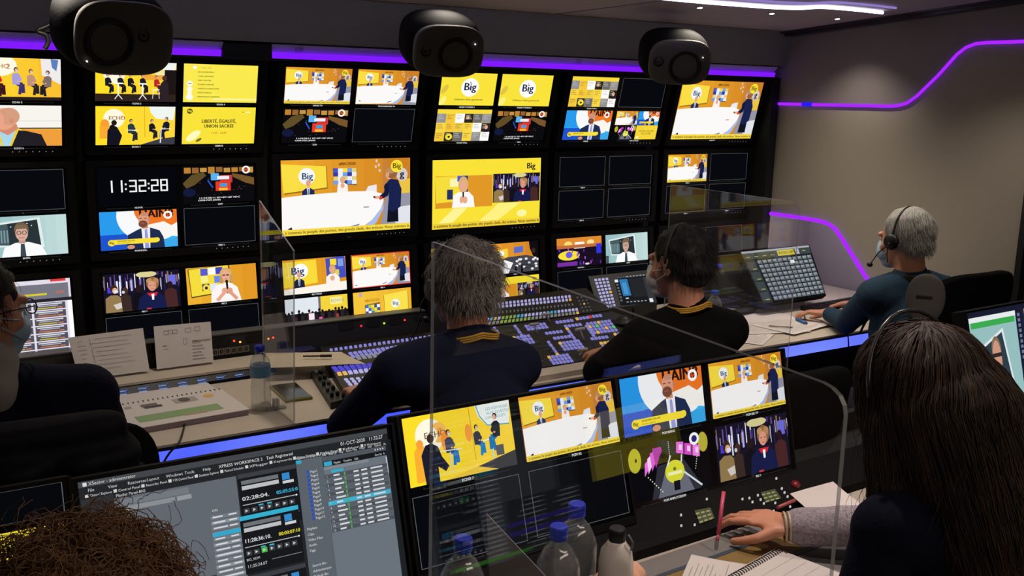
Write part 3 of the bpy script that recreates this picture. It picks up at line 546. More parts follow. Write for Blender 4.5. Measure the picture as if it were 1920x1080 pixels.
def webcam(P):
    P.grad(0, 0, 16, 9, (150, 190, 196), (196, 222, 220), 8); P.poly([(1, 1.6), (11, .4), (11.6, 7.2), (2, 6.6)], (225, 238, 238)); P.poly([(1.5, 2.0), (10.5, .9), (11.0, 6.8), (2.2, 6.2)], (70, 90, 96)); P.poly([(5, 1.6), (10.5, .9), (11, 6.8), (5.2, 6.4)], (40, 52, 56))
    for i in range(6): P.rect(2.0+i*.55, 3.0, 2.3+i*.55, 5.8, (120, 150, 156))
    for x, y in ((8.6, 1.7), (9.4, 2.2), (5.6, 2.3)): P.ell(x, y, .12, .12, WH, 6)
    P.rect(0, 6.6, 1.0, 9, (70, 84, 90)); P.poly([(3.6, 9), (4.2, 6.9), (6.2, 5.9), (8.6, 5.8), (11, 6.7), (12, 9)], (250, 252, 252)); P.poly([(7.2, 6.2), (7.9, 6.2), (8.1, 9), (7.0, 9)], (60, 74, 84)); P.rect(6.9, 5.0, 8.1, 6.1, (196, 156, 140))
    P.ell(7.5, 3.0, 1.35, 1.7, (110, 92, 70)); P.ell(7.5, 3.9, 1.15, 1.6, (216, 172, 154)); P.poly([(6.3, 2.9), (8.6, 2.8), (8.7, 2.0), (6.6, 1.9)], (126, 104, 78)); P.ring(7.0, 3.7, .32, .45, (50, 50, 54), 12); P.ring(8.0, 3.7, .32, .45, (50, 50, 54), 12); P.rect(7.0, 4.75, 8.0, 4.88, (170, 100, 96))
def crowd(P):
    P.rect(0, 0, 16, 9, (24, 22, 28)); P.rect(0, 0, 8.5, 4, (226, 234, 240)); P.poly([(9, 0), (16, 0), (16, 4), (9, 4)], (244, 214, 60)); P.rect(11.5, .5, 14.5, 2.4, (250, 240, 150)); P.text('ECHO 5', 11.7, 1.8, .7, (120, 130, 200)); P.rect(8.4, 0, 9.0, 4.5, (120, 110, 120)); r = random.Random(9)
    for i in range(20): x = i*.85; y = 3.4+r.random()*1.2; c = [(14, 12, 18), (40, 34, 40), (26, 22, 30), (60, 40, 40)][i % 4]; P.ell(x, y, .32, .42, (30, 22, 22), 10); P.poly([(x-.5, 9), (x-.45, y+.6), (x, y+.35), (x+.45, y+.6), (x+.5, 9)], c)
    P.rect(5.8, 4.2, 7.2, 8.4, (250, 230, 240)); P.rect(8.4, 5.4, 9.2, 9, (240, 90, 190)); P.rect(3.2, 6.4, 3.8, 9, (200, 60, 170)); P.rect(12.8, 5.0, 13.5, 7, (160, 60, 60))
def room2(P):
    P.grad(0, 0, 16, 9, (248, 200, 60), (240, 178, 50), 5); P.poly([(8.2, 1.6), (15.2, .8), (15.2, 6.3), (8.4, 6.3)], (206, 150, 30)); P.poly([(8.4, 1.4), (15.0, .7), (15.0, 6.0), (8.5, 6.0)], (250, 226, 80)); P.ell(11.5, 4, 1.2, 1.2, (245, 246, 240)); P.text('Big', 11.5, 4.4, 1.0, (80, 110, 140), 'c', bold=.03)
    P.poly([(3, 3.6), (7.2, 3.2), (7.2, 7.2), (3.2, 7.3)], (120, 100, 40))
    for i in range(5):
        for j in range(4): P.rect(3.2+i*.78, 3.7+j*.85, 3.2+(i+1)*.78, 3.7+(j+1)*.85, [(80, 110, 200), YE, WH, (190, 200, 80), (60, 80, 150)][(i*3+j*7) % 5])
    P.text('#BIG2020', 5, 2.8, .7, (140, 90, 20), 'c'); P.ell(2, .8, .5, .6, (190, 170, 190)); P.poly([(0, 6), (1, 6.2), (1.2, 9), (0, 9)], (250, 240, 220))
def wide(P):
    P.grad(0, 0, 16, 9, (240, 168, 40), (222, 148, 36), 5); P.poly([(0, .6), (8.4, .3), (8.6, 6.4), (0, 7.2)], (250, 220, 60)); P.ell(4.4, 3, 1.9, 1.9, WH); P.text('Big', 3.6, 3.9, 2.0, (40, 60, 110), 'c', bold=.08)
    P.poly([(10.8, .3), (15.8, -.2), (16, 5.6), (11, 6)], (70, 80, 190)); P.rect(12, .5, 13.6, 2.2, YE); P.rect(14, .6, 15.4, 2.6, (130, 160, 230)); P.rect(12.6, 3.4, 14.2, 5, (230, 210, 90))
    bust(P, 3.9, 4.0, 1.5, (30, 36, 60), (230, 236, 245), (190, 140, 110), tie=(50, 70, 120), bald=True); P.poly([(10.6, 9), (10.8, 5.2), (11.8, 4.4), (13.2, 4.4), (14.2, 5.4), (14.6, 9)], (252, 246, 240)); P.ell(12.5, 3.2, .85, 1.3, (214, 170, 110)); P.ell(12.5, 3.4, .5, .8, SK); P.ell(12.4, 5.6, .6, .7, SK)
    P.poly([(0, 7.6), (16, 6.6), (16, 9), (0, 9)], (252, 246, 236))
def table_view(P):
    P.grad(0, 0, 16, 9, (236, 160, 50), (210, 130, 40), 4); P.poly([(2, 2), (6, 1.6), (6, 4.2), (2, 4.4)], (248, 214, 70)); P.ell(4, 3, .8, .8, WH); P.poly([(8, 1.4), (11, 1.2), (11, 3), (8, 3.2)], (90, 110, 200)); P.poly([(0, 6), (6, 4.2), (12, 4), (16, 5), (16, 9), (0, 9)], (70, 70, 78))
    P.poly([(0, 6.4), (5, 5), (7.6, 6), (6, 9), (0, 9)], (246, 244, 242)); P.poly([(13, 0), (16, 0), (16, 5.5), (14.2, 4.4), (13.2, 2)], (16, 14, 18)); P.ell(14.5, 2.8, .6, .8, (60, 40, 30)); r = random.Random(4)
    for i in range(14): P.ell(8.4+r.random()*7.4, 4.8+r.random()*3.6, .5, .35, (238, 236, 240), 10); P.line([(8+r.random()*7, 5+r.random()*3), (8.6+r.random()*7, 6+r.random()*2.6)], .1, (30, 30, 34))
    for x in (8, 10): P.poly([(x, 9), (x+.1, 7), (x+.7, 7), (x+.8, 9)], (24, 22, 26))
def stage(P):
    P.rect(0, 0, 16, 9, (24, 16, 34)); P.rect(0, 0, 16, 2.4, (226, 140, 50)); P.ell(4, 2, 1.4, 1.0, (250, 220, 120)); P.ell(12, 1.8, 1.3, .9, (250, 226, 150)); P.poly([(6.4, 1.4), (9.6, 1.4), (10, 3.4), (6, 3.4)], (250, 246, 235)); P.rect(0, 2.2, 16, 3.2, (196, 110, 60)); P.ell(4.2, 5.4, 3.8, 1.5, (250, 226, 60)); P.ell(4.2, 5.2, 1.2, 1.0, (110, 90, 220)); r = random.Random(2)
    for i in range(30): x = r.random()*16; y = 3+r.random()*5; P.rect(x, y, x+.35, y+.9, [(120, 40, 170), (40, 40, 160), (16, 14, 22), (30, 26, 34), (200, 80, 220)][i % 5])
    P.rect(14, 2.4, 15.8, 5.4, (50, 50, 230)); P.rect(0, 7.4, 7, 8.6, (120, 50, 160)); P.ell(10.6, 8.4, .8, .3, (230, 225, 235))
def event(P):
    P.rect(0, 0, 16, 9, (10, 9, 14)); P.poly([(4, 9), (5.6, 4), (10.6, 3.6), (14, 8.6), (13.6, 9)], (50, 50, 62)); P.poly([(5.2, 9), (7, 5), (10.4, 4.6), (12.4, 9)], (110, 112, 126)); P.line([(10.6, 5.8), (14, 8.6)], .3, (225, 232, 240)); P.ell(1.4, 2.4, 1.2, 1.9, (190, 186, 50)); P.ell(1.6, 2.4, .2, .3, BK); P.ell(14.9, 1.8, 1.0, 1.6, (190, 180, 60))
    for i in range(4): P.poly([(3+.75*i, 5.2-.3*i), (3.2+.55*i, 3.2-.7*i), (5.6+.3*i, 1.4-.1*i), (6.4+.1*i, 1.7), (4.6+.5*i, 3.2-.2*i)], [(250, 120, 240), (255, 210, 255), (230, 90, 220), (180, 50, 170)][i])
    for i in range(3): P.poly([(9.6+1.6*i, .9+.45*i), (11.0+1.6*i, 1.1+.55*i), (10.8+1.6*i, 3.0+.5*i), (9.4+1.6*i, 2.6+.5*i)], [(240, 110, 230), (226, 80, 210), (245, 130, 235)][i]); P.poly([(10.1+1.6*i, 1.4+.45*i), (10.7+1.6*i, 1.5+.5*i), (10.6+1.6*i, 2.4+.5*i), (10.0+1.6*i, 2.2+.5*i)], (255, 214, 255))
    P.ring(13.2, 1.0, .55, 1.0, WH); P.ell(13.2, 1.0, .5, .5, (40, 40, 130)); P.ell(8.8, 5.4, 1.9, 1.8, (226, 226, 60)); P.rect(7.4, 5.4, 10.2, 5.9, (250, 250, 190)); P.ell(8.8, 5.0, .3, .3, (120, 120, 30)); P.rect(8.4, 6.9, 9.6, 8.4, (20, 20, 28)); P.line([(7.4, 4.4), (8.2, 2.8)], .25, (240, 240, 240)); P.line([(10.2, 4.2), (10.4, 3)], .25, (240, 240, 240))
    for i in range(8): P.ell(3.6+.35*i, 5.4+.38*i, .12, .12, (240, 236, 200), 6); P.ell(13.6-.1*i, 3.2+.36*i, .1, .1, (240, 236, 200), 6); P.ell(8.0, .6+.3*i, .1, .1, (200, 200, 180), 6)
def quadpic(P):
    P.rect(0, 0, 16, 9, BK)
    for f, x, y in ((lambda q: studio(q, False), 0, 0), (drive, 8, 0), (event, 0, 4.5)): P.push(x+.04, y+.04, 7.92, 4.42); f(P); P.pop()
    P.rect(8, 4.5, 16, 9, (246, 214, 60)); P.text('FAITES VALOIR', 12, 6.6, .6, (90, 76, 20), 'c'); P.text('VOS IDÉES', 12, 7.4, .6, (90, 76, 20), 'c'); P.ell(9, 8.3, .6, .4, (255, 246, 170))
def greyblank(P): P.rect(0, 0, 16, 9, (5, 6, 10))
def sheet(P):             # software page on the far left monitor
    P.rect(0, 0, 16, 9, (228, 222, 235)); P.rect(14.2, .0, 15.6, .25, (226, 60, 60)); P.rect(0, .45, 8.2, 2.0, (240, 238, 246)); P.rect(8.2, .45, 10.2, 2.0, (50, 48, 60)); P.rect(10.3, .45, 15.8, 2.0, (120, 120, 132)); P.rect(10.8, 1.4, 13.8, 1.62, (214, 200, 50)); P.rect(14.6, 1.3, 15.4, 1.5, (190, 110, 90)); P.rect(0, 2.0, 16, 2.35, (40, 38, 48)); P.rect(0, 1.1, 8.2, 1.2, (60, 60, 70))
    for j in range(8):
        for i in range(5):
            x, y = .1+i*3.1, 2.45+j*.82; P.rect(x, y, x+2.9, y+.7, (84, 82, 96)); P.rect(x+.15, y+.08, x+2.6, y+.2, (225, 225, 235)); P.rect(x+.4, y+.28, x+2.2, y+.37, (190, 190, 205)); P.rect(x+.3, y+.5, x+2.0, y+.6, [(216, 196, 50), (210, 120, 60)][(i+j) % 2]); P.rect(x+2.1, y+.5, x+2.6, y+.6, (220, 130, 70))
    P.ell(7.2, 3.3, .7, .6, (10, 10, 14)); P.rect(15.6, 2.35, 16, 9, WH)
def playlist(P):
    P.rect(0, 0, 16, 9, (40, 43, 46)); P.rect(0, .0, 16, .28, (74, 78, 82)); P.text('XSector - administrator', .45, .22, .16, (230, 232, 232)); P.rect(.2, .06, .38, .24, (235, 235, 235)); P.text('01-OCT-2020   11:32:27', 13.2, .5, .2, (235, 235, 235), 'l', 2.5)
    for i, t in enumerate(('File', 'View', 'Resources', 'Layout', 'Windows', 'Tools', 'Help')): P.text(t, .4+i*.9, .52, .15, (215, 215, 215))
    P.text('XPRESS WORKSPACE 2   Task Registered', 6.6, .52, .16, (235, 235, 235)); 
    for i, t in enumerate(('Channel Explorer', 'Control Panel', 'Recorder Panel', 'VTR Control Panel', 'Database Explorer', 'Planned Scheduler', 'XPlugger', 'Keywords', 'Video Display', 'Playlist Panel', 'Editor', 'IP Multiviewer')): P.rect(.25+i*1.28, .62, .4+i*1.28, .77, (225, 225, 225)); P.text(t, .46+i*1.28, .76, .12, (225, 225, 225), 'l', 1.0)
    P.rect(.05, .84, 1.5, 9, (52, 55, 60)); P.rect(1.5, .84, 7.4, 9, (108, 114, 122)); P.rect(1.5, .84, 7.4, 1.05, (40, 42, 46)); P.text('Playlist Panel-BIG', 1.6, 1.0, .14, (225, 225, 225)); P.rect(1.7, 1.15, 5.0, 1.45, (126, 131, 138)); P.rect(4.4, 1.5, 5.1, 1.72, (160, 165, 170)); P.rect(1.7, 1.5, 4.3, 1.72, (150, 155, 160))
    for k in range(4):
        P.text(['ON', 'Sort', 'Time', 'Item'][k], 6.0, 2.6+k*.3, .13, (230, 230, 230)); 
    for k in range(22): P.rect(5.9, 2.8+k*.27, 7.3, 2.97+k*.27, (150, 158, 166) if k % 2 else (128, 135, 143)); P.rect(6.0, 2.84+k*.27, 6.5+.1*(k % 4), 2.91+k*.27, (235, 235, 240)); P.rect(6.8, 2.84+k*.27, 7.2, 2.91+k*.27, (235, 235, 240))
    P.rect(5.9, 3.62, 7.3, 3.84, (60, 180, 220))
    def transport(x, y, act, tc, tc2):
        P.rect(x, y, x+3.1, y+2.9, (26, 28, 32)); P.rect(x, y, x+3.1, y+.22, (60, 190, 225) if act else (66, 70, 76)); P.rect(x+.15, y+.35, x+2.1, y+.55, (120, 125, 130)); P.rect(x+.15, y+.62, x+2.1, y+.82, (205, 208, 212)); P.rect(x+2.3, y+.35, x+2.7, y+.7, (60, 150, 220)); P.rect(x+2.3, y+.74, x+2.9, y+.88, (225, 225, 225))
        P.text(tc, x+.1, y+1.35, .2, (230, 230, 230), 'l', 1.4, bold=.008); P.text(tc2, x+1.9, y+1.35, .18, (235, 225, 60) if act else (70, 190, 230), 'l', 1.15, bold=.008); P.rect(x+.1, y+1.55, x+3.0, y+1.59, (200, 200, 200)); P.ell(x+2.95, y+1.57, .05, .05, WH, 6)
        for i in range(7): P.rect(x+.12+i*.4, y+1.75, x+.42+i*.4, y+2.0, (66, 70, 76) if not (act and i == 2) else (80, 200, 70)); P.poly([(x+.2+i*.4, y+1.8), (x+.34+i*.4, y+1.87), (x+.2+i*.4, y+1.95)], (225, 225, 225))
        P.rect(x+.9, y+1.66, x+1.15, y+1.73, (70, 190, 220)); P.rect(x+1.35, y+1.66, x+1.6, y+1.73, (70, 190, 220)); P.text('BIG_RDM', x+.1, y+2.25, .12, (220, 220, 220)); P.text('11:35:24.07', x+.1, y+2.6, .16, (220, 220, 220)); P.rect(x+1.4, y+2.4, x+3.0, y+2.43, (150, 150, 150))
    transport(7.45, 1.0, False, '02:28:04.', '05:05:55:0'); transport(7.3, 3.1, True, '11:28:36:10.', '00:00:07:10'); transport(7.3, 6.1, False, '00:00:00.', '00:00:00:0')
    P.rect(10.55, .84, 12.0, 9, (100, 108, 116)); P.rect(10.55, .84, 10.85, 1.02, (60, 180, 215)); P.text('Resource Explorer - Resources', 10.6, .80, .13, (225, 225, 225))
    for k in range(12): P.rect(11.05, 1.45+k*.22, 11.2, 1.62+k*.22, (50, 90, 190)); P.text('Page%d' % (k+1), 11.25, 1.6+k*.22, .13, (232, 232, 232))
    for k in range(5): P.text(['Playlists', 'Clips', 'Video Files', 'Audio', 'Tags'][k], 10.7, 4.5+k*.28, .13, (232, 232, 232)); 
    for k in range(3): P.text(['Search Bin', 'Administrator', 'Default Bin'][k], 10.75, 6.4+k*.28, .13, (232, 232, 232))
    P.rect(12.0, .95, 15.7, 9, (116, 126, 136)); P.rect(12.0, .9, 15.7, 1.15, (88, 94, 102)); P.text('File   Search   Play   Auto Play   Filter   Edit   Select   Assign', 12.0, .86, .12, (225, 225, 225)); P.rect(12.0, 1.15, 15.7, 1.42, (28, 30, 34)); P.rect(12.05, 1.18, 12.5, 1.4, (60, 185, 220)); P.text('Playlist    Timeline    Edit                         Sort by  A', 12.6, 1.36, .12, (225, 225, 225), 'l', 3.0)
    P.rect(12.0, 1.45, 14.6, 1.6, (140, 146, 152)); P.rect(12.4, 1.65, 13.1, 1.8, (60, 185, 220)); P.rect(15.62, 1.5, 15.7, 2.4, (200, 204, 208))
    for k in range(13):
        y = 1.85+k*.235; hot = k == 6; P.rect(12.02, y, 15.65, y+.215, (70, 190, 222) if hot else ((96, 103, 111) if k % 2 else (84, 90, 97)))
        P.text(str(k+1), 12.1, y+.17, .11, (235, 235, 235)); P.rect(12.5, y+.06, 12.85+.1*(k % 3), y+.15, (230, 232, 235)); P.rect(13.1, y+.03, 13.18, y+.18, (90, 190, 80)); P.rect(13.65, y+.06, 13.95, y+.15, (230, 232, 235)); P.rect(14.1, y+.06, 14.45, y+.15, (230, 232, 235)); P.rect(14.65, y+.06, 15.35, y+.15, (225, 228, 232))
    for k in range(4): P.rect(15.0+k*.15, .98, 15.06+k*.15, 1.06, (230, 230, 230))
    P.rect(15.7, .6, 16, 9, (34, 37, 41)); P.rect(.1, 5.6, 5.8, 8.9, (66, 70, 75))
    for k in range(11): P.rect(.3, 5.75+k*.28, 1.5+.3*(k % 3), 5.83+k*.28, (200, 204, 208)); P.rect(3.0, 5.75+k*.28, 4.2+.2*(k % 4), 5.83+k*.28, (200, 204, 208))
    P.rect(.1, 6.9, 5.8, 7.15, (90, 66, 210)); P.rect(.1, 7.45, 5.8, 7.7, (90, 66, 210)); P.rect(4.4, 8.55, 9.9, 8.75, (90, 215, 60)); P.rect(12.1, 8.5, 15.6, 8.62, (90, 215, 60)); P.rect(12.6, 8.75, 15.6, 8.87, (90, 215, 60))
def touchgrid(P):
    P.rect(0, 0, 16, 9, (44, 50, 52)); P.rect(0, 0, 16, .35, (176, 180, 184)); P.rect(0, .35, 16, 1.4, (66, 74, 76)); P.rect(8, .4, 12, 1.35, (226, 206, 50)); P.text('INTERCOM', 10, 1.1, .5, (110, 95, 20), 'c', bold=.02); P.rect(12.3, .4, 13.2, .85, (200, 200, 205)); P.rect(12.3, .9, 13.2, 1.35, (190, 190, 195)); P.rect(14.0, .8, 14.8, .9, (180, 190, 60))
    for i in range(4): P.rect(.6+i*1.9, 1.0, 1.5+i*1.9, 1.1, (190, 196, 70))
    for j in range(4): P.rect(.2, 1.9+j*1.75, 2.2, 3.4+j*1.75, (66, 74, 78)); P.rect(1.0, 3.1+j*1.75, 1.9, 3.22+j*1.75, (190, 196, 70))
    P.rect(2.5, 1.6, 16, 9, (16, 18, 22)); r = random.Random(1)
    for j in range(9):
        for i in range(11):
            x, y = 2.65+i*1.2, 1.75+j*.8; P.rect(x, y, x+1.05, y+.65, (104, 112, 120)); P.rect(x+.1, y+.1, x+.9, y+.2, (176, 182, 190)); P.rect(x+.1, y+.28, x+.6+.3*r.random(), y+.38, (190, 196, 204))
            if r.random() < .35: P.rect(x+.15, y+.48, x+.5, y+.55, (140, 170, 70))
    P.rect(10.0, 2.4, 11.0, 3.0, (240, 242, 245))
def smalltouch(P):
    P.rect(0, 0, 16, 9, (26, 28, 32)); P.rect(0, 0, 16, .5, (70, 74, 78)); P.rect(0, .8, 1.6, 1.7, (225, 228, 230)); P.rect(2.2, .9, 6, 6.2, (50, 120, 180)); P.rect(3, 2, 5, 5.6, (70, 150, 205)); P.rect(6.6, .9, 13.5, 6.8, (36, 38, 42)); P.rect(13.6, .9, 16, 9, (52, 56, 60)); P.rect(13.9, 7.6, 15.6, 8.7, (235, 238, 240))
    for i in range(6): P.rect(.3, 2.2+i*1.0, 1.3, 2.8+i*1.0, (100, 104, 108)); P.rect(3+i*1.7, 8.0, 3.9+i*1.7, 8.3, (170, 172, 175)); P.rect(6+i*1.6, .1, 6.7+i*1.6, .3, (200, 200, 200))
    P.rect(3, 6.8, 4.4, 7.2, (200, 204, 206))
def sidecall(P):
    P.rect(0, 0, 16, 9, (26, 28, 48)); P.push(.1, .5, 7.6, 8.2); P.rect(0, 0, 16, 9, (150, 190, 190)); P.rect(0, 0, 16, .5, (230, 235, 235)); P.rect(.5, .5, 15.5, 1.1, (60, 170, 80)); P.poly([(2, 3.2), (11, 1.5), (13, 7.5), (3.5, 6)], (220, 230, 232)); P.poly([(2.5, 3.4), (10.5, 1.9), (12.3, 7), (4, 5.8)], (44, 62, 74)); P.poly([(4.5, 9), (5.5, 7), (7.5, 6.3), (9.5, 6.4), (12.5, 7.6), (14, 9)], (245, 248, 248)); P.ell(8, 3.6, 1.6, 1.4, (130, 110, 80)); P.ell(8, 4.5, 1.5, 1.9, (206, 150, 126)); P.rect(6.4, 3.9, 9.6, 4.3, (50, 40, 40)); P.poly([(8, 6.8), (9, 6.8), (9.4, 9), (8.2, 9)], (40, 60, 74)); P.pop()
    P.rect(8.8, .5, 16, 9, (30, 34, 60)); P.rect(9.2, .5, 13, 1.2, (230, 150, 80)); P.rect(9.2, 1.2, 13, 9, (150, 190, 195))
    for i in range(9): P.rect(8.0, .8+i*.5, 8.4, 1.1+i*.5, (110, 120, 150))
# ------------------------------------------------------------------ monitors
def empty_win(P, tone=(8, 9, 14), ln=(92, 96, 100)):
    P.rect(0, 0, 16, 9, tone); P.frame(.05, .06, 15.95, 8.94, .09, ln)
CAPCOL = (225, 228, 230)
def monitor(label, origin, tilt, yaw, W, H, wins, group=None, marks=True, cat='monitor', bez=(.034, .024, .03), redwin=None, brand=None, stand=False, gain=1.0):
    """origin = centre of the picture area; wins: list of (u0,v0,u1,v1,drawfn or None,caption)"""
    ez = Vector((0, -math.sin(tilt), math.cos(tilt))); ex = Vector((1, 0, 0)); ey = Vector((0, math.cos(tilt), math.sin(tilt)))
    R3 = Matrix.Rotation(yaw, 3, 'Z'); t = frame_empty('monitor', origin, R3 @ ex, R3 @ ey, R3 @ ez, label, cat, group)
    sx, tp, bt = bez
    mb = MB(); mb.box(-W/2-sx, .0, -H/2-bt, W/2+sx, .042, H/2+tp, bev=.004); mb.build('housing', BEZEL, t)
    mb = MB(); fx, fz = W/2+.008, H/2+.006; o = .007
    for x0, z0, x1, z1 in ((-W/2-sx, -H/2-bt, -fx, H/2+tp), (fx, -H/2-bt, W/2+sx, H/2+tp), (-fx, fz, fx, H/2+tp), (-fx, -H/2-bt, fx, -fz)): mb.box(x0, -o, z0, x1, .002, z1)
    mb.build('bezel', BEZEL, t)
    MB().box(-fx, -.001, -fz, fx, .0005, fz).build('screen', PANEL, t)
    cap = Pic()
    for (u0, v0, u1, v1, fn, txt) in wins:
        P = Pic(); P.push(0, 0, 16, 9)
        (fn or empty_win)(P)
        if redwin and redwin == txt: P.frame(.08, .1, 15.92, 8.9, .2, (230, 40, 50))
        P.pop(); w_, h_ = (u1-u0)*W, (v1-v0)*H
        P.build('picture', w_, h_, t, z0=.0016, off=(((u0+u1)/2-.5)*W, (.5-(v0+v1)/2)*H), gain=gain)
        if txt:
            cx = (u0+u1)/2*16; cy = v1*9
            cap.text(txt, cx, cy+.265, .17, CAPCOL, 'c', bold=.012)
            cap.line([((u0+.1*(u1-u0))*16, cy+.08), ((u0+.1*(u1-u0))*16, cy+.2), ((u0+.9*(u1-u0))*16, cy+.2), ((u0+.9*(u1-u0))*16, cy+.08)], .02, (60, 62, 66))
    if brand: cap.text(brand, 8, 9.62, .14, (60, 60, 60), 'c')
    if marks:
        for i in range(7): cap.rect(11.6+i*.58, 9.42, 11.68+i*.58, 9.5, (150, 152, 155))
    if cap.f: cap.build('caption', W, H, t, z0=.0078)
    if stand:
        st = MB(); c = -H/2-.02
        st.box(-.035, .04, c-.03, .035, .07, .05); st.build('stand_neck', BLACK, t)
    return t
def four(a, b_, c, d, caps, v=(.0, .465, .525, .99)):
    return [(0, v[0], .477, v[1], a, caps[0]), (.523, v[0], 1, v[1], b_, caps[1]), (0, v[2], .477, v[3], c, caps[2]), (.523, v[2], 1, v[3], d, caps[3])]
def full(fn, cap=None): return [(0, 0, 1, 1, fn, cap)]
GW = 'monitors of the front monitor wall'
ROWP = [(3.4475, CAM_Z-.0871, .233), (3.4877, CAM_Z-.4343, 0.0), (3.4790, CAM_Z-.7915, -.107)]
WALLD = {
 (0, 1): (four(studio, echo2, empty_win, portrait, (None, 'ECHO 2', None, 'ECHO 6')), 'cut-off top row monitor at the far left, seated panel above a bald man in profile'),
 (0, 2): (four(echo3, agenda, echo7b, liberte, ('ECHO 3', 'ECHO 4', 'ECHO 7', 'LIBERTE')), 'top row monitor with two yellow stage talks and two yellow text slides'),
 (0, 3): (four(studio, studio_b, van, None, ('ANGLE TV', 'HOLOGRAM BIG TV', 'LDM', '-')), 'top row monitor with two orange studio views, a dark control room and one blank window'),
 (0, 4): (four(bigslide, bigslide, mosaic, van, ('AFLINE TV SCREEN 1', 'AFLINE TV SCREEN 2', 'SOCIAL WALL', 'LDM')), 'top row monitor with two yellow slides each showing a white disc'),
 (0, 5): (four(mosaic, empty_win, drive, quadpic, ('SOCIAL WALL 1', None, 'AKLINE', 'MULTI SCREEN')), 'top row monitor with a tile mosaic above a man before blue and orange'),
 (0, 6): (full(studio, 'PROJECT 3'), 'top right corner monitor filled by one orange studio picture'),
 (1, 1): (four(empty_win, empty_win, webcam, webcam, (None, '-', None, 'SKYPE')), 'cut-off middle row monitor at the far left with a bespectacled man on a video call'),
 (1, 2): (four(clock, van, drive, empty_win, ('CLOCK', 'LDM', 'PGM BANG', 'PREV 1')), 'middle row monitor showing a digital clock'),
 (1, 3): (full(studio), 'middle row monitor filled by one large orange studio picture with a white table'),
 (1, 4): (full(composite), 'middle row monitor filled by a yellow picture with two inset windows'),
 (1, 5): (four(None, None, None, None, ('PREV 3', '-', 'PREV 2', '-')), 'middle row monitor with four blank outlined windows'),
 (1, 6): (four(studio, None, None, None, ('PREV 5', '-', 'PREV 4', 'PREV 6')), 'middle row monitor at the right end with one small studio picture and three blank windows'),
 (2, 1): (full(sheet), 'bottom row monitor at the far left showing a pale page of grey tiles'),
 (2, 2): (four(backstage, womanmic, None, None, ('BIG 1', 'BIG 2', None, None)), 'bottom row monitor with a dark backstage view beside a woman in white holding a microphone'),
 (2, 3): (four(wide, studio_b, crowd, room2, ('BIG 3 ISOLÉ', 'BIG 4', None, None)), 'bottom row monitor with a red-outlined studio window and a crowd picture'),
 (2, 4): (four(room2, table_view, room2, composite, ('BIG 5', 'BIG 6', None, None)), 'bottom row monitor half hidden behind the grey-haired head above the switcher'),
 (2, 5): (four(stage, webcam, None, None, ('RETOUR 1', 'SKYPE', None, None)), 'bottom row monitor with a purple stage picture beside a video call'),
 (2, 6): (four(None, None, None, None, (None, None, None, None)), 'bottom row monitor at the right end with only blank windows'),
}
for (r_, c_), (wins, lab) in WALLD.items():
    y, z, t_ = ROWP[r_]; x = 1.6202+.6315*(c_-3)
    if (r_, c_) == (1, 3): z += .012
    monitor(lab, (x, y, z), t_, 0, .53, .278, wins, GW, redwin='BIG 4' if (r_, c_) == (2, 3) else None, brand='SONY' if (r_, c_) == (1, 3) else None)
# cove lighting above the wall: one lit recess per rack
PCOVE = glow('purple_cove_led', (122, 24, 248), 1.15)
COVEM = mat('pale_cove_lining', (190, 180, 200), .6, scale=40)
racks = [(-.62, .90, 'leftmost, running behind the left loudspeaker'), (1.315, 3.02, 'longest, running behind the middle loudspeaker'), (3.06, 3.86, 'at the right end beside the right loudspeaker')]
racks = [(XL+.05, at(414, 100, Y=3.43).x, 'left purple glowing recess above the monitors, behind the left loudspeaker'), (at(505, 100, Y=3.43).x, 3.855, 'long purple glowing recess above the monitors, behind the middle and right loudspeakers')]
for x0, x1, lab in racks:
    t = empty('cove_light', (x0, 3.43, CAM_Z+.1), label=lab, cat='light')
    def lp(p): return (p[0]-x0, p[1]-3.43, p[2]-CAM_Z-.1)
    b = MB(); b.prism([lp((x0, 3.400, CAM_Z+.1225)), lp((x0, 3.431, CAM_Z+.088)), lp((x0, 3.431, CAM_Z+.075)), lp((x0, 3.45, CAM_Z+.075)), lp((x0, 3.45, CAM_Z+.14))], (x1-x0, 0, 0)); b.build('lining', COVEM, t)
    b = MB(); b.prism([lp((x0+.004, 3.409, CAM_Z+.096)), lp((x0+.004, 3.414, CAM_Z+.0755)), lp((x0+.004, 3.430, CAM_Z+.0755)), lp((x0+.004, 3.430, CAM_Z+.096))], (x1-x0-.008, 0, 0)); b.build('diffuser', PCOVE, t)
    nx = int((x1-x0)/.62)
    for k in range(nx):
        cx = .1+k*.62
        b = MB(); ring = [(cx+.014*math.cos(2*PI*i/16), 3.4032-3.43+.0185*math.sin(0)-.0, 0) for i in range(16)]
        b.tube([(cx+.015*math.cos(2*PI*i/16), lp((0, 3.408-.0055*math.sin(2*PI*i/16), CAM_Z+.109+.008*math.sin(2*PI*i/16)))[1]-.001, lp((0, 0, CAM_Z+.109+.0065*math.sin(2*PI*i/16)))[2]) for i in range(16)], .0012, 6, closed=True)
        b.build('ring', mat('chrome_ring', (150, 150, 160), .3, 1), t)
x0, x1 = racks[0][1], racks[1][0]
b = MB(); b.box(x0, 3.405, CAM_Z+.075, x1, 3.50, CAM_Z+.122); struct('trim_5', b, RACK)
b = MB(); b.box(XR-.055, 3.40, .75, XR-.002, 3.56, CAM_Z+.07); struct('trim_6', b, RACK)
# housing ledge above top row so that no light falls behind
b = MB(); b.box(XL, 3.40, CAM_Z+.066, XR-.01, 3.56, CAM_Z+.0748); struct('trim_7', b, RACK)

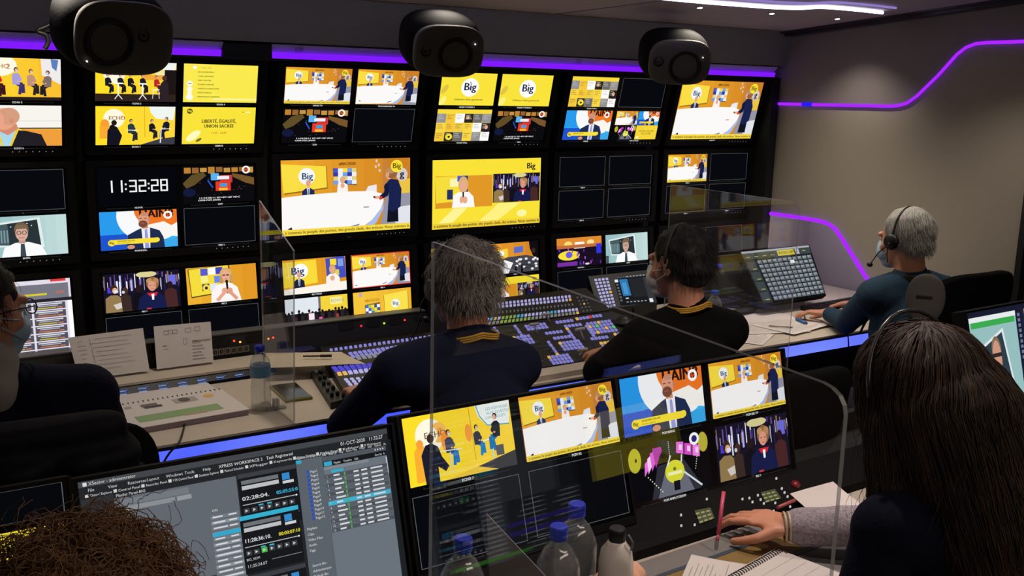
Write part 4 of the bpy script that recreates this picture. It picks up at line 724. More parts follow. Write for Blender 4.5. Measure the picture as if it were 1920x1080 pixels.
# ------------------------------------------------------------------ downlights and ceiling light line
LENS = glow('downlight_lens', (255, 244, 235), 9.0, 'NONE')
LAB = ['ceiling downlight nearest the right wall', 'ceiling downlight below the bend of the white light line', 'ceiling downlight right of the right loudspeaker\'s top']
for i, (x, y, e) in enumerate(DOWN):
    lab = LAB[i] if i < 3 else None
    if i > 2: continue
    t = empty('ceiling_downlight', (x, y, ceil_z(y)-.001), (-.085, 0, 0), lab, 'light', 'ceiling downlights')
    MB().lathe([(.017, .0), (.017, -.003), (.013, -.003), (.012, .0)], 20).build('rim', mat('steel_rim', (150, 150, 150), .35, .8), t)
    MB().lathe([(.0105, -.001), (.010, -.004), (.004, -.0055)], 16).build('lens', LENS, t)
P0 = [(1180, -8), (1264, -1), (1330, 5), (1400, 10.5), (1450, 14), (1500, 15.3), (1541, 13.5), (1600, 18), (1655, 24)]
def onceil(x, y, dz=-.008):
    d = ray(x, y); k = (.285+.085*3.35+dz)/(d.z+.085*d.y); p = d*k; p.z += CAM_Z; return p
ext = [(-1.3, 3.0, ceil_z(3.0)-.008), (.4, 2.97, ceil_z(2.97)-.008), (1.7, 2.94, ceil_z(2.94)-.008)]; pts = smooth_pts(ext+[tuple(onceil(*p)) for p in P0], 4)
b = MB(); b.tube(pts, .006, 8); tag(b.build('light_line', glow('white_blue_led', (206, 202, 245), 7.0)), 'bluish white glowing line waving across the ceiling', 'light')
pts = smooth_pts([tuple(onceil(x+25, y-9)) for x, y in P0], 4)
b = MB(); b.tube(pts, .0045, 8); tag(b.build('light_line', glow('violet_white_led', (150, 130, 205), .9)), 'dimmer violet glowing line just behind the white ceiling line', 'light')

# ------------------------------------------------------------------ loudspeakers hung from the ceiling
SPKM = mat('speaker_charcoal', (20, 20, 20), 1.0, scale=120, bump=.15, spec=.1)
SPKF = mat('speaker_front', (88, 85, 78), .8, scale=120, bump=.1)
CONE = mat('speaker_cone', (13, 13, 14), .6, scale=60)
def superell(bm_mb, a, b_, c, e1=3.2, e2=3.2, nu=40, nv=24):
    def f(v, e): return math.copysign(abs(v)**(2/e), v)
    rows = []
    for j in range(nv+1):
        ph = -PI/2+PI*j/nv; row = []
        for i in range(nu):
            th = 2*PI*i/nu
            row.append(bm_mb.bm.verts.new((a*f(math.cos(ph), e1)*f(math.cos(th), e2), b_*f(math.cos(ph), e1)*f(math.sin(th), e2), c*f(math.sin(ph), e1))))
        rows.append(row)
    for j in range(nv):
        for i in range(nu):
            try: f_ = bm_mb.bm.faces.new([rows[j][i], rows[j][(i+1) % nu], rows[j+1][(i+1) % nu], rows[j+1][i]]); f_.smooth = True
            except Exception: pass
    bmesh.ops.remove_doubles(bm_mb.bm, verts=bm_mb.bm.verts[:], dist=1e-5)
def speaker(px, py, Y, wpx, lab, woof, twee, aim, led, hw=.74):
    p = at(px, py, Y=Y); dep = (p-Vector((0, 0, CAM_Z))).dot(FWD); a = wpx/2*dep/F_PX; c = a*hw
    d = (Vector(aim)-p).normalized(); ey = -d; ex = ey.cross(Vector((0, 0, 1))).normalized(); ez = ex.cross(ey)
    t = frame_empty('loudspeaker', p, ex, ey, ez, lab, 'loudspeaker', 'loudspeakers hung above the monitor wall')
    mb = MB(); superell(mb, a, .13, c, 2.9, 3.0); mb.build('cabinet', SPKM, t, True)
    mb = MB(); superell(mb, a*.9, .02, c*.88, 3.2, 5); 
    for v in mb.bm.verts: v.co.y -= .118
    mb.build('front_baffle', SPKF, t, True)
    inv = t.matrix_world.inverted()
    def loc(q, depth=-.139):
        # where sight line through pixel meets the baffle plane
        o = inv @ Vector((0, 0, CAM_Z)); dd = inv.to_3x3() @ ray(*q); k = (depth-o.y)/dd.y; return o+dd*k
    wq = loc(woof[:2]); wr = woof[2]*dep/F_PX; tq = loc(twee[:2]); tr = twee[2]*dep/F_PX
    MB().lathe([(wr*1.08, -.004), (wr*1.08, .004), (wr, .006), (wr*.93, .002), (wr*.4, -.012), (wr*.3, -.010), (.001, -.006)], 36, wq, (0, -1, 0)).build('woofer', CONE, t)
    MB().lathe([(tr*1.5, -.006), (tr*1.3, .002), (tr*.6, -.004), (tr*.35, .001), (.001, .003)], 24, tq, (0, -1, 0)).build('tweeter', mat('tweeter_dome', (50, 50, 50), .35, .3), t)
    lq = loc(led, -.141); MB().lathe([(.0022, -.002), (.002, .003), (.001, .004)], 10, lq, (0, -1, 0)).build('indicator_light', glow('white_led', (240, 245, 255), 2.0, 'NONE'), t)
    tw = inv @ Vector((p.x*3.385/p.y, 3.385, p.z+.03)); cw = inv @ Vector((p.x*(p.y+.06)/p.y, p.y+.06, p.z+.005))
    MB().tube([cw, tw], .032, 16).build('bracket', SPKM, t)
    return t
speaker(205, 52, 3.02, 196, 'large black loudspeaker hanging at the left of the monitor wall', (205, 80, 41), (270, 68, 8), (1.0, .2, 1.1), (163, 115), .78)
speaker(824, 78, 3.02, 146, 'black loudspeaker hanging above the middle monitors', (854, 104, 30), (799, 97, 7), (1.0, .2, 1.0), (891, 83))
speaker(1262, 103, 3.02, 126, 'smallest-looking black loudspeaker hanging near the right end of the monitor wall', (1284, 126, 28), (1235, 115, 7), (1.2, .2, 1.0), (1318, 108))
_c = at(112, 15, Y=3.2); b = MB(); b.tube(smooth_pts([(_c.x+.03, 3.2, ceil_z(3.2)+.003)]+[tuple(at(x, y, Y=3.2)) for x, y in ((112, 15), (96, 45), (70, 58), (86, 66), (90, 80), (84, 92))], 4), .007, 8); tag(b.build('speaker_cable', BLACK), 'thick black cable drooping left of the large loudspeaker', 'cable')

# ------------------------------------------------------------------ front desk
DZ = .75
def fy(x): return 2.735-.028*x            # front edge of the desk
t = empty('front_desk', (1.5, 3.0, 0), label='long cream operators\' desk with a blue glowing front edge below the monitor wall', cat='desk')
def L3(p, o=(1.5, 3.0, 0)): return (p[0]-o[0], p[1]-o[1], p[2]-o[2])
X0, X1 = -1.2, 4.36
b = MB(); b.hexa([L3(q) for q in ((X0, fy(X0), DZ-.007), (X1, fy(X1), DZ-.007), (X1, 3.45, DZ-.007), (X0, 3.45, DZ-.007), (X0, fy(X0), DZ), (X1, fy(X1), DZ), (X1, 3.45, DZ), (X0, 3.45, DZ))]); b.build('worktop', DESKM, t)
b = MB(); b.hexa([L3(q) for q in ((X0, fy(X0)+.002, DZ-.018), (X1, fy(X1)+.002, DZ-.018), (X1, 3.4, DZ-.018), (X0, 3.4, DZ-.018), (X0, fy(X0)-.002, DZ-.0075), (X1, fy(X1)-.002, DZ-.0075), (X1, 3.4, DZ-.0075), (X0, 3.4, DZ-.0075))]); b.build('dark_edge', RACK, t)
BL = glow_noise('blue_edge_led', (54, 72, 236), (128, 146, 250), 1.25, .9)
XB = at(1640, 636, Z=.71).x
b = MB(); b.hexa([L3(q) for q in ((X0, fy(X0)+.004, DZ-.064), (XB, fy(XB)+.004, DZ-.064), (XB, fy(XB)+.03, DZ-.064), (X0, fy(X0)+.03, DZ-.064), (X0, fy(X0)-.001, DZ-.019), (XB, fy(XB)-.001, DZ-.019), (XB, fy(XB)+.03, DZ-.019), (X0, fy(X0)+.03, DZ-.019))]); b.build('glowing_edge', BL, t)
b = MB(); b.hexa([L3(q) for q in ((X0, 3.0, 0), (X1, 3.0, 0), (X1, 3.44, 0), (X0, 3.44, 0), (X0, fy(X0)+.02, DZ-.066), (X1, fy(X1)+.02, DZ-.066), (X1, 3.44, DZ-.066), (X0, 3.44, DZ-.066))]); b.build('pedestal', RACK, t)

# raised ledge with black control strip on its face
t = empty('raised_shelf', (.75, 3.3, DZ), label='low cream shelf behind the papers with black illuminated control strip on its front', cat='shelf')
b = MB(); b.hexa([(-.6, -.06, .028), (.47, -.06, .028), (.47, .07, .03), (-.6, .07, .03), (-.6, -.06, .036), (.47, -.06, .036), (.47, .07, .038), (-.6, .07, .038)]); b.build('shelf_board', DESKM, t)
b = MB(); b.hexa([(-.6, -.085, 0), (.47, -.085, 0), (.47, .07, 0), (-.6, .07, 0), (-.6, -.056, .0275), (.47, -.056, .0275), (.47, .07, .0275), (-.6, .07, .0275)]); b.build('control_strip', BLACK, t)
P = Pic(); r = random.Random(8)
for i in range(9):
    for j in range(2): P.text(['CAM %d' % i, 'REC', 'PGM', 'AUX %d' % i][(i+j) % 4], 7.2+i*.95, 4+j*2.6, 1.1, (70, 110, 200), 'l', .5); P.rect(7.2+i*.95, 4.3+j*2.6, 7.6+i*.95, 4.7+j*2.6, (160, 185, 235))
P.rect(6.7, 2.5, 6.8, 4.0, (60, 90, 255)); P.rect(3.4, 3.2, 3.65, 4.4, (240, 240, 255)); P.rect(12.4, 6.6, 15.9, 8.4, (10, 10, 12))
o = P.build('key_legend', 1.07, .038, t, z0=.0006, off=(0, 0)); o.rotation_euler = (-math.atan2(.029, .0275), 0, 0); o.location = (-.065, -.0715, .0145)

# rear equipment bridge with oval grilles
BR_Y = 3.385
t = empty('intercom_bridge', (1.1, BR_Y, DZ), label='long dark equipment bridge with oval grilles and small red and orange lights behind the desk', cat='panel')
xr = at(803, 590, Y=3.39).x
b = MB(); b.hexa([(-1.4, 0, 0), (xr-1.1+.02, 0, 0), (xr-1.1+.02, .06, 0), (-1.4, .06, 0), (-1.4, .012, .118), (xr-1.1-.01, .012, .118), (xr-1.1-.01, .06, .118), (-1.4, .06, .118)]); b.build('bridge_body', mat('bridge_anthracite', (40, 40, 42), .55, .2, scale=90), t)
b = MB(); b.box(-1.4, .008, .1185, xr-1.1-.012, .062, .1225); b.build('top_rail', MGREY, t)
def brl(q):     # local point on the bridge face
    o = Vector((0, 0, CAM_Z)); d = ray(*q); n = Vector((0, -.118, .012)).normalized()
    k = (Vector((1.1, BR_Y, DZ))-o).dot(n)/d.dot(n); return o+d*k-Vector((1.1, BR_Y, DZ))
for q in ((649, 611), (700, 606), (741.5, 601), (789, 594), (417, 640), (476, 633), (358, 648), (300, 655)):
    c = brl(q); pr = rrect(.062, .026, .0125, 5); b = MB(); b.prism([(c.x+x, c.y-.003+.102*z, c.z+z) for x, z in pr], (0, .004, 0)); b.build('speaker_grille', mat('grille_black', (12, 12, 12), .8, scale=500, bump=.6), t)
for q, col in (((677, 611), (255, 40, 50)), ((720, 606), (150, 230, 60)), ((758.5, 600), (255, 50, 40)), ((438.7, 639), (255, 70, 30)), ((450, 641), (255, 160, 50)), ((503, 635), (255, 120, 40)), ((512, 633), (255, 60, 50))):
    c = brl(q); b = MB(); b.box(c.x-.003, c.y-.004, c.z-.003, c.x+.003, c.y+.001, c.z+.003, bev=.001); b.build('indicator_light', glow('led_%d_%d' % col[:2], col, 2.2, 'NONE'), t)
P = Pic()
for i, ch in enumerate(('1', '2', '3', 'X', '5', '6', '7')): P.rect(i*2.2, 0, i*2.2+2.0, 9, (120, 112, 100)); P.ell(i*2.2+1.0, 4.5, .7, 3.0, (26, 25, 24)); P.text(ch, i*2.2+1.0, 5.8, 2.4, (160, 150, 140), 'c', .4)
c0 = brl((385, 662)); c1 = brl((470, 652)); o = P.build('key_row', c1.x-c0.x, .024, t, m=PRINTM, z0=.002); o.location = ((c0.x+c1.x)/2, (c0.y+c1.y)/2-.004, (c0.z+c1.z)/2+.0)

# papers leaning on the bridge
def sheet_paper(name, pts, lab, cat='paper', drawer=None, th=.0006, m=WHITEP, group=None):
    """pts: four world corners TL,TR,BR,BL; real thickness"""
    pts = [Vector(p) for p in pts]; c = sum(pts, Vector())/4; n = (pts[1]-pts[0]).cross(pts[3]-pts[0]).normalized()
    if n.y > 0 and abs(n.z) < .7: n = -n
    if abs(n.z) >= .7 and n.z < 0: n = -n
    t = MB(); N = 8; top = {}; bot = {}
    for i in range(N+1):
        for j in range(N+1):
            u, v = i/N, j/N; p = pts[0]*(1-u)*(1-v)+pts[1]*u*(1-v)+pts[2]*u*v+pts[3]*(1-u)*v
            p = p+n*(.0012*math.sin(u*5)*math.sin(v*4)); top[i, j] = t.bm.verts.new(p-c+n*th/2); bot[i, j] = t.bm.verts.new(p-c-n*th/2)
    for i in range(N):
        for j in range(N):
            t.bm.faces.new([top[i, j], top[i+1, j], top[i+1, j+1], top[i, j+1]]); t.bm.faces.new([bot[i, j+1], bot[i+1, j+1], bot[i+1, j], bot[i, j]])
    for k in range(N):
        for (a, b_) in (((k, 0), (k+1, 0)), ((k+1, N), (k, N)), ((0, k+1), (0, k)), ((N, k), (N, k+1))): t.bm.faces.new([top[b_], top[a], bot[a], bot[b_]])
    o = t.build(name, m); o.location = c; tag(o, lab, cat, group)
    if drawer:
        P = Pic(); drawer(P)
        me = bpy.data.meshes.new('printing'); vv = []
        for x, y, z in P.v:
            u, v = min(max(x/16, 0), 1), min(max(y/9, 0), 1); p = pts[0]*(1-u)*(1-v)+pts[1]*u*(1-v)+pts[2]*u*v+pts[3]*(1-u)*v
            vv.append(p-c+n*(th/2+.0016+z*2e-6))
        me.from_pydata(vv, [], P.f); a_ = me.color_attributes.new('tint', 'FLOAT_COLOR', 'CORNER'); buf = []
        for f, cc in zip(P.f, P.c): buf += ([lin(k) for k in cc]+[1.0])*len(f)
        a_.data.foreach_set('color', buf); link('printing', me, PRINTM, o)
    return o
GREYI = (120, 112, 112)
def notes_a(P):
    r = random.Random(6)
    for i in range(8): P.rect(4.0+r.random()*1.5, 1.0+i*.9, 9+r.random()*5, 1.06+i*.9, GREYI); P.rect(1+r.random(), 1.2+i*.9, 2.4+r.random(), 1.26+i*.9, GREYI)
    P.line([(4.2, .5), (4.3, 8.5)], .06, GREYI)
def notes_b(P):
    for x, y, w_, h_ in ((2.6, 1.2, 1.2, .8), (4.0, 1.1, 1.0, .8), (5.1, 1.1, 1.2, .8), (8.6, 1.0, 1.6, .9), (11.2, .8, 1.6, .9), (7.8, 3.2, 1.0, 1.2)): P.frame(x, y, x+w_, y+h_, .07, GREYI)
    for i in range(6): P.rect(10.2, 4.2+i*.72, 12.8+(i % 3)*.5, 4.3+i*.72, (110, 90, 90))
    P.rect(10.4, 3.8, 15.6, 3.95, (130, 80, 80)); P.rect(2, 4.3, 3.2, 4.4, GREYI); P.rect(2.3, 5, 3.4, 5.08, GREYI)
sheet_paper('paper_sheet', [(.585, 3.372, .925), at(268, 615, Y=3.372), (at(278, 690, Y=3.335).x, 3.32, .795), (.60, 3.32, .795)], 'left of two handwritten white sheets leaning on the rear bridge', drawer=notes_a)
sheet_paper('paper_sheet', [at(288, 612, Y=3.372), at(395, 603, Y=3.372), (at(399, 670, Y=3.33).x, 3.325, .795), (at(293, 685, Y=3.33).x, 3.325, .795)], 'right of two leaning white sheets, with small boxes drawn on it', drawer=notes_b)
# thick bound document
t = empty('bound_document', (.80, 3.0, DZ), (0, 0, .03), 'thick bound document with a green bar on its cover, beside the water bottle', 'document')
b = MB(); b.box(-.17, -.155, 0, .185, .085, .017, bev=.001); b.build('page_block', mat('page_edges', (146, 130, 142), .8, scale=200, stretch=(1, 1, 30)), t)
b = MB(); b.box(-.172, -.157, .0172, .187, .086, .0186); b.build('cover', WHITEP, t)
b = MB(); b.box(-.17, .092, .004, .187, .235, .006); b.build('turned_cover', WHITEP, t)
P = Pic(); P.rect(2.0, 5.2, 13.2, 7.4, (140, 170, 120)); P.ell(13.4, 1.8, .75, .7, (224, 178, 100)); P.rect(1.9, 1.2, 2.8, 2.0, (170, 160, 155)); P.rect(4.0, 1.3, 6.2, 2.4, (120, 110, 105)); P.rect(4.2, 2.2, 6.6, 3.0, (80, 76, 74)); P.rect(8.4, 1.1, 11.6, 2.9, (170, 165, 160)); P.ell(9.9, 1.9, .8, .85, (90, 88, 86)); P.rect(7.8, 7.3, 11, 7.6, (206, 150, 120))
o = P.build('cover_printing', .355, .24, t, m=PRINTM, dz=1e-5); o.rotation_euler = (-PI/2, 0, 0); o.location = (.008, -.035, .0188)
b = MB()
for i in range(24): b.tube([(-.165+i*.015, .084+.008*math.cos(a), .014+.007*math.sin(a)) for a in [k*PI/5 for k in range(10)]], .0013, 5, closed=True)
b.build('spiral_binding', BLACK, t)
def cable(pts, r, lab, m=BLACK, name='cable', n=5):
    b = MB(); b.tube(smooth_pts([tuple(p) for p in pts], n), r, 8); return tag(b.build(name, m), lab, 'cable')
p_ = at(262, 862, Z=.70)
cable([(.80, 2.86, DZ+.004), (.74, fy(.74)-.004, DZ+.004), (.70, fy(.7)-.018, DZ-.03), (p_.x, fy(p_.x)-.02, .62), (p_.x-.03, fy(.6)-.02, .50)], .003, 'black cable hanging over the glowing desk edge beside the bound document')

# water bottles
BOT = acrylic('clear_bottle_plastic', tint=(.90, .93, .94), haze=.10, refl=1.6)
CAPB = mat('blue_bottle_cap', (28, 52, 190), .35, scale=200, var=.05)
def bottle(x, y, z, h, r, lab, band=True, group='blue-capped water bottles'):
    t = empty('water_bottle', (x, y, z), label=lab, cat='bottle', group=group); k = h/.21
    prof = [(r*.6, .0), (r*.95, .002), (r, .008)]
    for i in range(9):
        zz = (.012+i*.008)*k; prof += [(r*(.97 if i % 2 else 1.0), zz)]
    prof += [(r*.9, .09*k), (r*.9, .1*k), (r*1.0, .108*k), (r*1.0, .148*k), (r*.92, .160*k), (r*.62, .178*k), (.0125, .188*k), (.0125, .195*k)]
    MB().lathe(prof, 28).build('bottle_body', BOT, t, True)
    MB().lathe([(.0155, .191*k), (.0158, .193*k), (.0158, .2075*k), (.014, .21*k)], 24).build('cap', CAPB, t)
    if band: MB().lathe([(r*1.012, .110*k), (r*1.014, .111*k), (r*1.014, .146*k), (r*1.012, .147*k)], 28).build('label_band', mat('blue_label', (96, 140, 176), .4, scale=25, var=.5), t)
    return t
p = at(490, 766, Z=DZ); bottle(1.042, 2.885, DZ, .205, .031, 'water bottle on the front desk beside the bound document', True, None)
p = at(1345, 573, Z=DZ); bottle(p.x, min(p.y, 3.34), DZ, .20, .031, 'water bottle standing behind the papers left of the touch screen', True, None)
p = at(1341, 547, Z=DZ+.195); bottle(p.x, p.y, DZ, .20, .031, 'water bottle half hidden behind the shoulder in black', False, None)

# acrylic shields
ACR = acrylic('clear_acrylic', haze=.02, refl=.85)
def edge_mat():
    m = bpy.data.materials.new('acrylic_edge'); m.use_nodes = True; nt = m.node_tree; nt.nodes.clear()
    o = nt.nodes.new('ShaderNodeOutputMaterial'); d = nt.nodes.new('ShaderNodeBsdfDiffuse'); d.inputs[0].default_value = (.55, .56, .58, 1); g = nt.nodes.new('ShaderNodeBsdfGlossy'); g.inputs[1].default_value = .2
    t = nt.nodes.new('ShaderNodeBsdfTransparent'); t.inputs[0].default_value = (.8, .82, .85, 1); a = nt.nodes.new('ShaderNodeMixShader'); a.inputs[0].default_value = .35; c = nt.nodes.new('ShaderNodeMixShader'); c.inputs[0].default_value = .35
    tr = nt.nodes.new('ShaderNodeBsdfTranslucent'); tr.inputs[0].default_value = (.6, .62, .66, 1); e = nt.nodes.new('ShaderNodeMixShader'); e.inputs[0].default_value = .5
    nt.links.new(d.outputs[0], e.inputs[1]); nt.links.new(tr.outputs[0], e.inputs[2]); nt.links.new(e.outputs[0], a.inputs[1]); nt.links.new(g.outputs[0], a.inputs[2]); nt.links.new(a.outputs[0], c.inputs[1]); nt.links.new(t.outputs[0], c.inputs[2]); nt.links.new(c.outputs[0], o.inputs[0]); return m
ACE = edge_mat()
def shield(X, poly, lab, th=.005, feet=()):
    """poly: list of (y,z) outline with rounded corners already in"""
    y0 = sum(p[0] for p in poly)/len(poly); z0 = min(p[1] for p in poly)
    b = MB(); a = [b.bm.verts.new((-th/2, y-y0, z-z0)) for y, z in poly]; c = [b.bm.verts.new((th/2, y-y0, z-z0)) for y, z in poly]; n = len(poly)
    b.bm.faces.new(a[::-1]).material_index = 0; b.bm.faces.new(c).material_index = 0
    for i in range(n): b.bm.faces.new([a[i], a[(i+1) % n], c[(i+1) % n], c[i]]).material_index = 1
    t = empty('acrylic_shield', (X, y0, z0), label=lab, cat='screen', group='clear acrylic shields')
    b.build('panel', [ACR, ACE], t)
    for fy_ in feet:
        f = MB(); f.box(-.03, fy_-y0-.01, -.002, .03, fy_-y0+.01, .004); f.box(-.008, fy_-y0-.01, -.002, -th/2, fy_-y0+.01, .03); f.box(th/2, fy_-y0-.01, -.002, .008, fy_-y0+.01, .03); f.build('foot', ACE, t)
    return t
def corner(y0, z0, r, a0, a1, n=7): return [(y0+r*math.cos(a0+(a1-a0)*i/n), z0+r*math.sin(a0+(a1-a0)*i/n)) for i in range(n+1)]
def SP(x, y, X): p = at(x, y, X=X); return (p.y, p.z)
A, B_, D_ = SP(487, 376, 1.08), SP(551, 470, 1.08), SP(553, 812, 1.08)
shield(1.08, [(A[0], DZ+.004), A, B_, (D_[0]+.004, DZ+.004)], 'tall clear acrylic shield with a slanted top left of the grey-haired head', feet=(2.86,))
A, B_, N_ = SP(812, 453, .75), SP(1545, 717, .75), SP(1586, 780, .75)
shield(.75, [(A[0], DZ+.004), A, B_, SP(1562, 727, .75), SP(1576, 742, .75), SP(1584, 760, .75), N_, (N_[0]-.003, DZ+.004)], 'large clear acrylic shield with rounded corner in front of the near monitors', th=.006, feet=(1.26,))
A, B_, N_ = SP(1258, 346, 2.75), SP(1490, 378, 2.75), SP(1500, 390, 2.75)
shield(2.75, [(A[0], DZ+.004), A, B_, SP(1496, 381, 2.75), N_, (N_[0], DZ+.02)], 'clear acrylic shield between the person in black and the grey-haired person with headset', feet=(2.86,))

# ------------------------------------------------------------------ illuminated key panels
def onplane(q, o, n):
    d = ray(*q); c = Vector((0, 0, CAM_Z)); k = (Vector(o)-c).dot(n)/d.dot(n); return c+d*k
KEYM = {}
def keymat(c, s=.8):
    k = (c, s)
    if k not in KEYM: KEYM[k] = glow('key_light_%d_%d_%d' % c, c, s, 'NONE')
    return KEYM[k]
LIL = (150, 146, 226); LILW = (196, 192, 245); AMB = (250, 196, 110); GRN = (150, 180, 90); CY = (90, 180, 225); GRY = (110, 110, 112); REDK = (235, 70, 90)
class Keys:
    def __init__(s, t, plane_o, plane_n, up):
        s.t = t; s.o = Vector(plane_o); s.n = Vector(plane_n).normalized(); s.list = []; s.inv = t.matrix_world.inverted()
    def grid(s, quad, cols, rows, colf, fill=(.62, .62), hgt=.004, skip=None):
        q = [onplane(p, s.o, s.n) for p in quad]      # TL TR BR BL
        for j in range(rows):
            for i in range(cols):
                if skip and skip(i, j): continue
                u, v = (i+.5)/cols, (j+.5)/rows; p = q[0]*(1-u)*(1-v)+q[1]*u*(1-v)+q[2]*u*v+q[3]*(1-u)*v
                ex = ((q[1]-q[0])*(1-v)+(q[2]-q[3])*v)/cols; ey = ((q[3]-q[0])*(1-u)+(q[2]-q[1])*u)/rows
                c = colf(i, j) if callable(colf) else colf; s.list.append((p, ex*fill[0]/2, ey*fill[1]/2, c, hgt))
    def one(s, mb, k):
        p, ex, ey, c, h = k; n = s.n*h
        pts = [p-ex-ey, p+ex-ey, p+ex+ey, p-ex+ey]; top = [p+(q-p)*.8+n for q in pts]
        M = s.inv; a = [mb.bm.verts.new(M @ q) for q in pts]; b_ = [mb.bm.verts.new(M @ q) for q in top]
        fs = [mb.bm.faces.new(b_)]+[mb.bm.faces.new([a[i], a[(i+1) % 4], b_[(i+1) % 4], b_[i]]) for i in range(4)]
        return fs
    def finish(s, dim=1.0):
        def near(k): return (k[0]-Vector((0, 0, CAM_Z))).length/(1+k[1].length*60)
        ks = sorted(s.list, key=near); first, rest = ks[:96], ks[96:]
        for k in first:
            mb = MB(); s.one(mb, k); mb.build('key', keymat(k[3]), s.t)
        if rest:
            mb = MB(); cols = sorted(set(k[3] for k in rest))
            for k in rest:
                for f in s.one(mb, k): f.material_index = cols.index(k[3])
            o = mb.build('key_field', [keymat(c) for c in cols], s.t); tag(o, kind='stuff')

def slab(t, name, quad_top, zb, m):       # solid under four world corners (rear-left, rear-right, front-right, front-left)
    inv = t.matrix_world.inverted(); b = MB(); top = [inv @ Vector(q) for q in quad_top]; bot = [inv @ Vector((q[0], q[1], zb)) for q in quad_top]
    b.hexa(bot+top); return b.build(name, m, t)
SWM = mat('switcher_dark_panel', (24, 24, 24), .5, scale=150, bump=.1)
t = empty('production_switcher', (2.3, 2.95, DZ), label='large video mixing console covered in lit lilac keys in front of the person in black', cat='console')
bpy.context.view_layer.update()
lowq = [(1.93, 3.150, .838), (2.66, 3.150, .838), (2.72, 2.745, .784), (1.95, 2.745, .784)]
slab(t, 'lower_panel', lowq, DZ, SWM)
bankq = [(1.90, 3.325, .905), (2.66, 3.325, .905), (2.66, 3.152, .842), (1.90, 3.152, .842)]
slab(t, 'upper_panel', bankq, DZ, SWM)
b = MB(); b.hexa([Vector(q)-Vector((2.3, 2.95, DZ)) for q in ((1.93, 2.70, DZ), (2.74, 2.70, DZ), (2.74, 2.745, DZ), (1.93, 2.745, DZ), (1.93, 2.70, .768), (2.74, 2.70, .768), (2.74, 2.743, .780), (1.93, 2.743, .780))]); b.build('wrist_rest', DESKM, t)
n1 = (Vector(lowq[1])-Vector(lowq[0])).cross(Vector(lowq[0])-Vector(lowq[3])).normalized(); n2 = (Vector(bankq[1])-Vector(bankq[0])).cross(Vector(bankq[0])-Vector(bankq[3])).normalized()
K2 = Keys(t, bankq[0], n2, None); r = random.Random(11)
def CC(x, y): return (850+x/5.333, 520+y/5.333)
K2.grid([CC(395, 255), CC(1175, 175), CC(1190, 240), CC(400, 318)], 21, 2, lambda i, j: LILW if not (i == 20 and j == 1) else AMB)
K2.grid([CC(360, 345), CC(1200, 255), CC(1215, 290), CC(360, 385)], 23, 1, GRY, (.3, .5))
K2.grid([CC(330, 405), CC(1245, 305), CC(1265, 372), CC(290, 490)], 25, 2, lambda i, j: (GRN if (3 < i < 8 or (j == 1 and 3 < i < 12)) else (CY if i in (1, 8, 9, 16, 17, 18) and j == 0 else (AMB if (i, j) in ((2, 0), (24, 1)) else ((150, 145, 140) if j else LILW)))), (.66, .6))
K2.grid([CC(1215, 190), CC(1330, 180), CC(1400, 345), CC(1290, 360)], 3, 5, lambda i, j: (AMB if (i, j) == (1, 2) else (90, 90, 100)), (.4, .3))
K1 = Keys(t, lowq[0], n1, None)
def clus(cx, cy, cols, rows, col=LIL, w=36, h=30, sk=(22, 30), fill=(.75, .7)):
    # skewed cluster in crop pixels: rows run down-right
    a = (cx, cy); e1 = (w, -w*.13); e2 = sk
    q = [a, (a[0]+e1[0]*cols, a[1]+e1[1]*cols), (a[0]+e1[0]*cols+e2[0]*rows, a[1]+e1[1]*cols+e2[1]*rows), (a[0]+e2[0]*rows, a[1]+e2[1]*rows)]
    K1.grid([CC(*p) for p in q], cols, rows, col, fill)
def pat(i, j): return AMB if (i == 0 and j == 0) else LIL
clus(385, 500, 1, 5, LIL); clus(590, 480, 1, 5, LIL); clus(580, 595, 5, 3, pat); clus(715, 672, 1, 5, lambda i, j: AMB if j == 4 else LIL); clus(930, 790, 6, 3, pat); clus(700, 480, 6, 2); clus(905, 550, 5, 1); clus(925, 640, 1, 5, lambda i, j: AMB if j == 4 else LIL)
clus(985, 600, 5, 1); clus(1040, 650, 6, 3, pat); clus(1010, 440, 5, 1); clus(1095, 480, 5, 1); clus(1110, 505, 1, 5, lambda i, j: AMB if j == 0 else LIL); clus(1210, 405, 4, 1, pat, 34); clus(1340, 385, 4, 1, lambda i, j: REDK if i == 0 else LIL, 34); clus(1315, 455, 7, 4, lambda i, j: (100, 220, 130) if (i, j) in ((2, 1), (6, 2)) else (AMB if (i+j*3) % 7 == 3 else LIL), 36)
clus(1305, 480, 1, 4); clus(1360, 605, 5, 1); clus(1590, 560, 4, 3, pat, 38); clus(1450, 650, 4, 2, lambda i, j: AMB if j == 0 else LIL, 38); clus(1350, 740, 4, 1); clus(1370, 795, 5, 1, lambda i, j: REDK if i in (1, 2) else LIL, 38)
for j in range(8): clus(255+j*66, 530+j*46, 6, 1, (58, 58, 60), 30, 30, (20, 22), (.8, .25))
for j in range(5): clus(450+j*66, 490+j*40, 4, 1, (62, 62, 64), 32, 30, (20, 22), (.8, .25))
for j in range(4): clus(820+j*70, 690+j*24, 4, 1, (52, 52, 60), 32, 30, (20, 22), (.8, .25))
K2.list += []; KK = Keys(t, lowq[0], n1, None); 
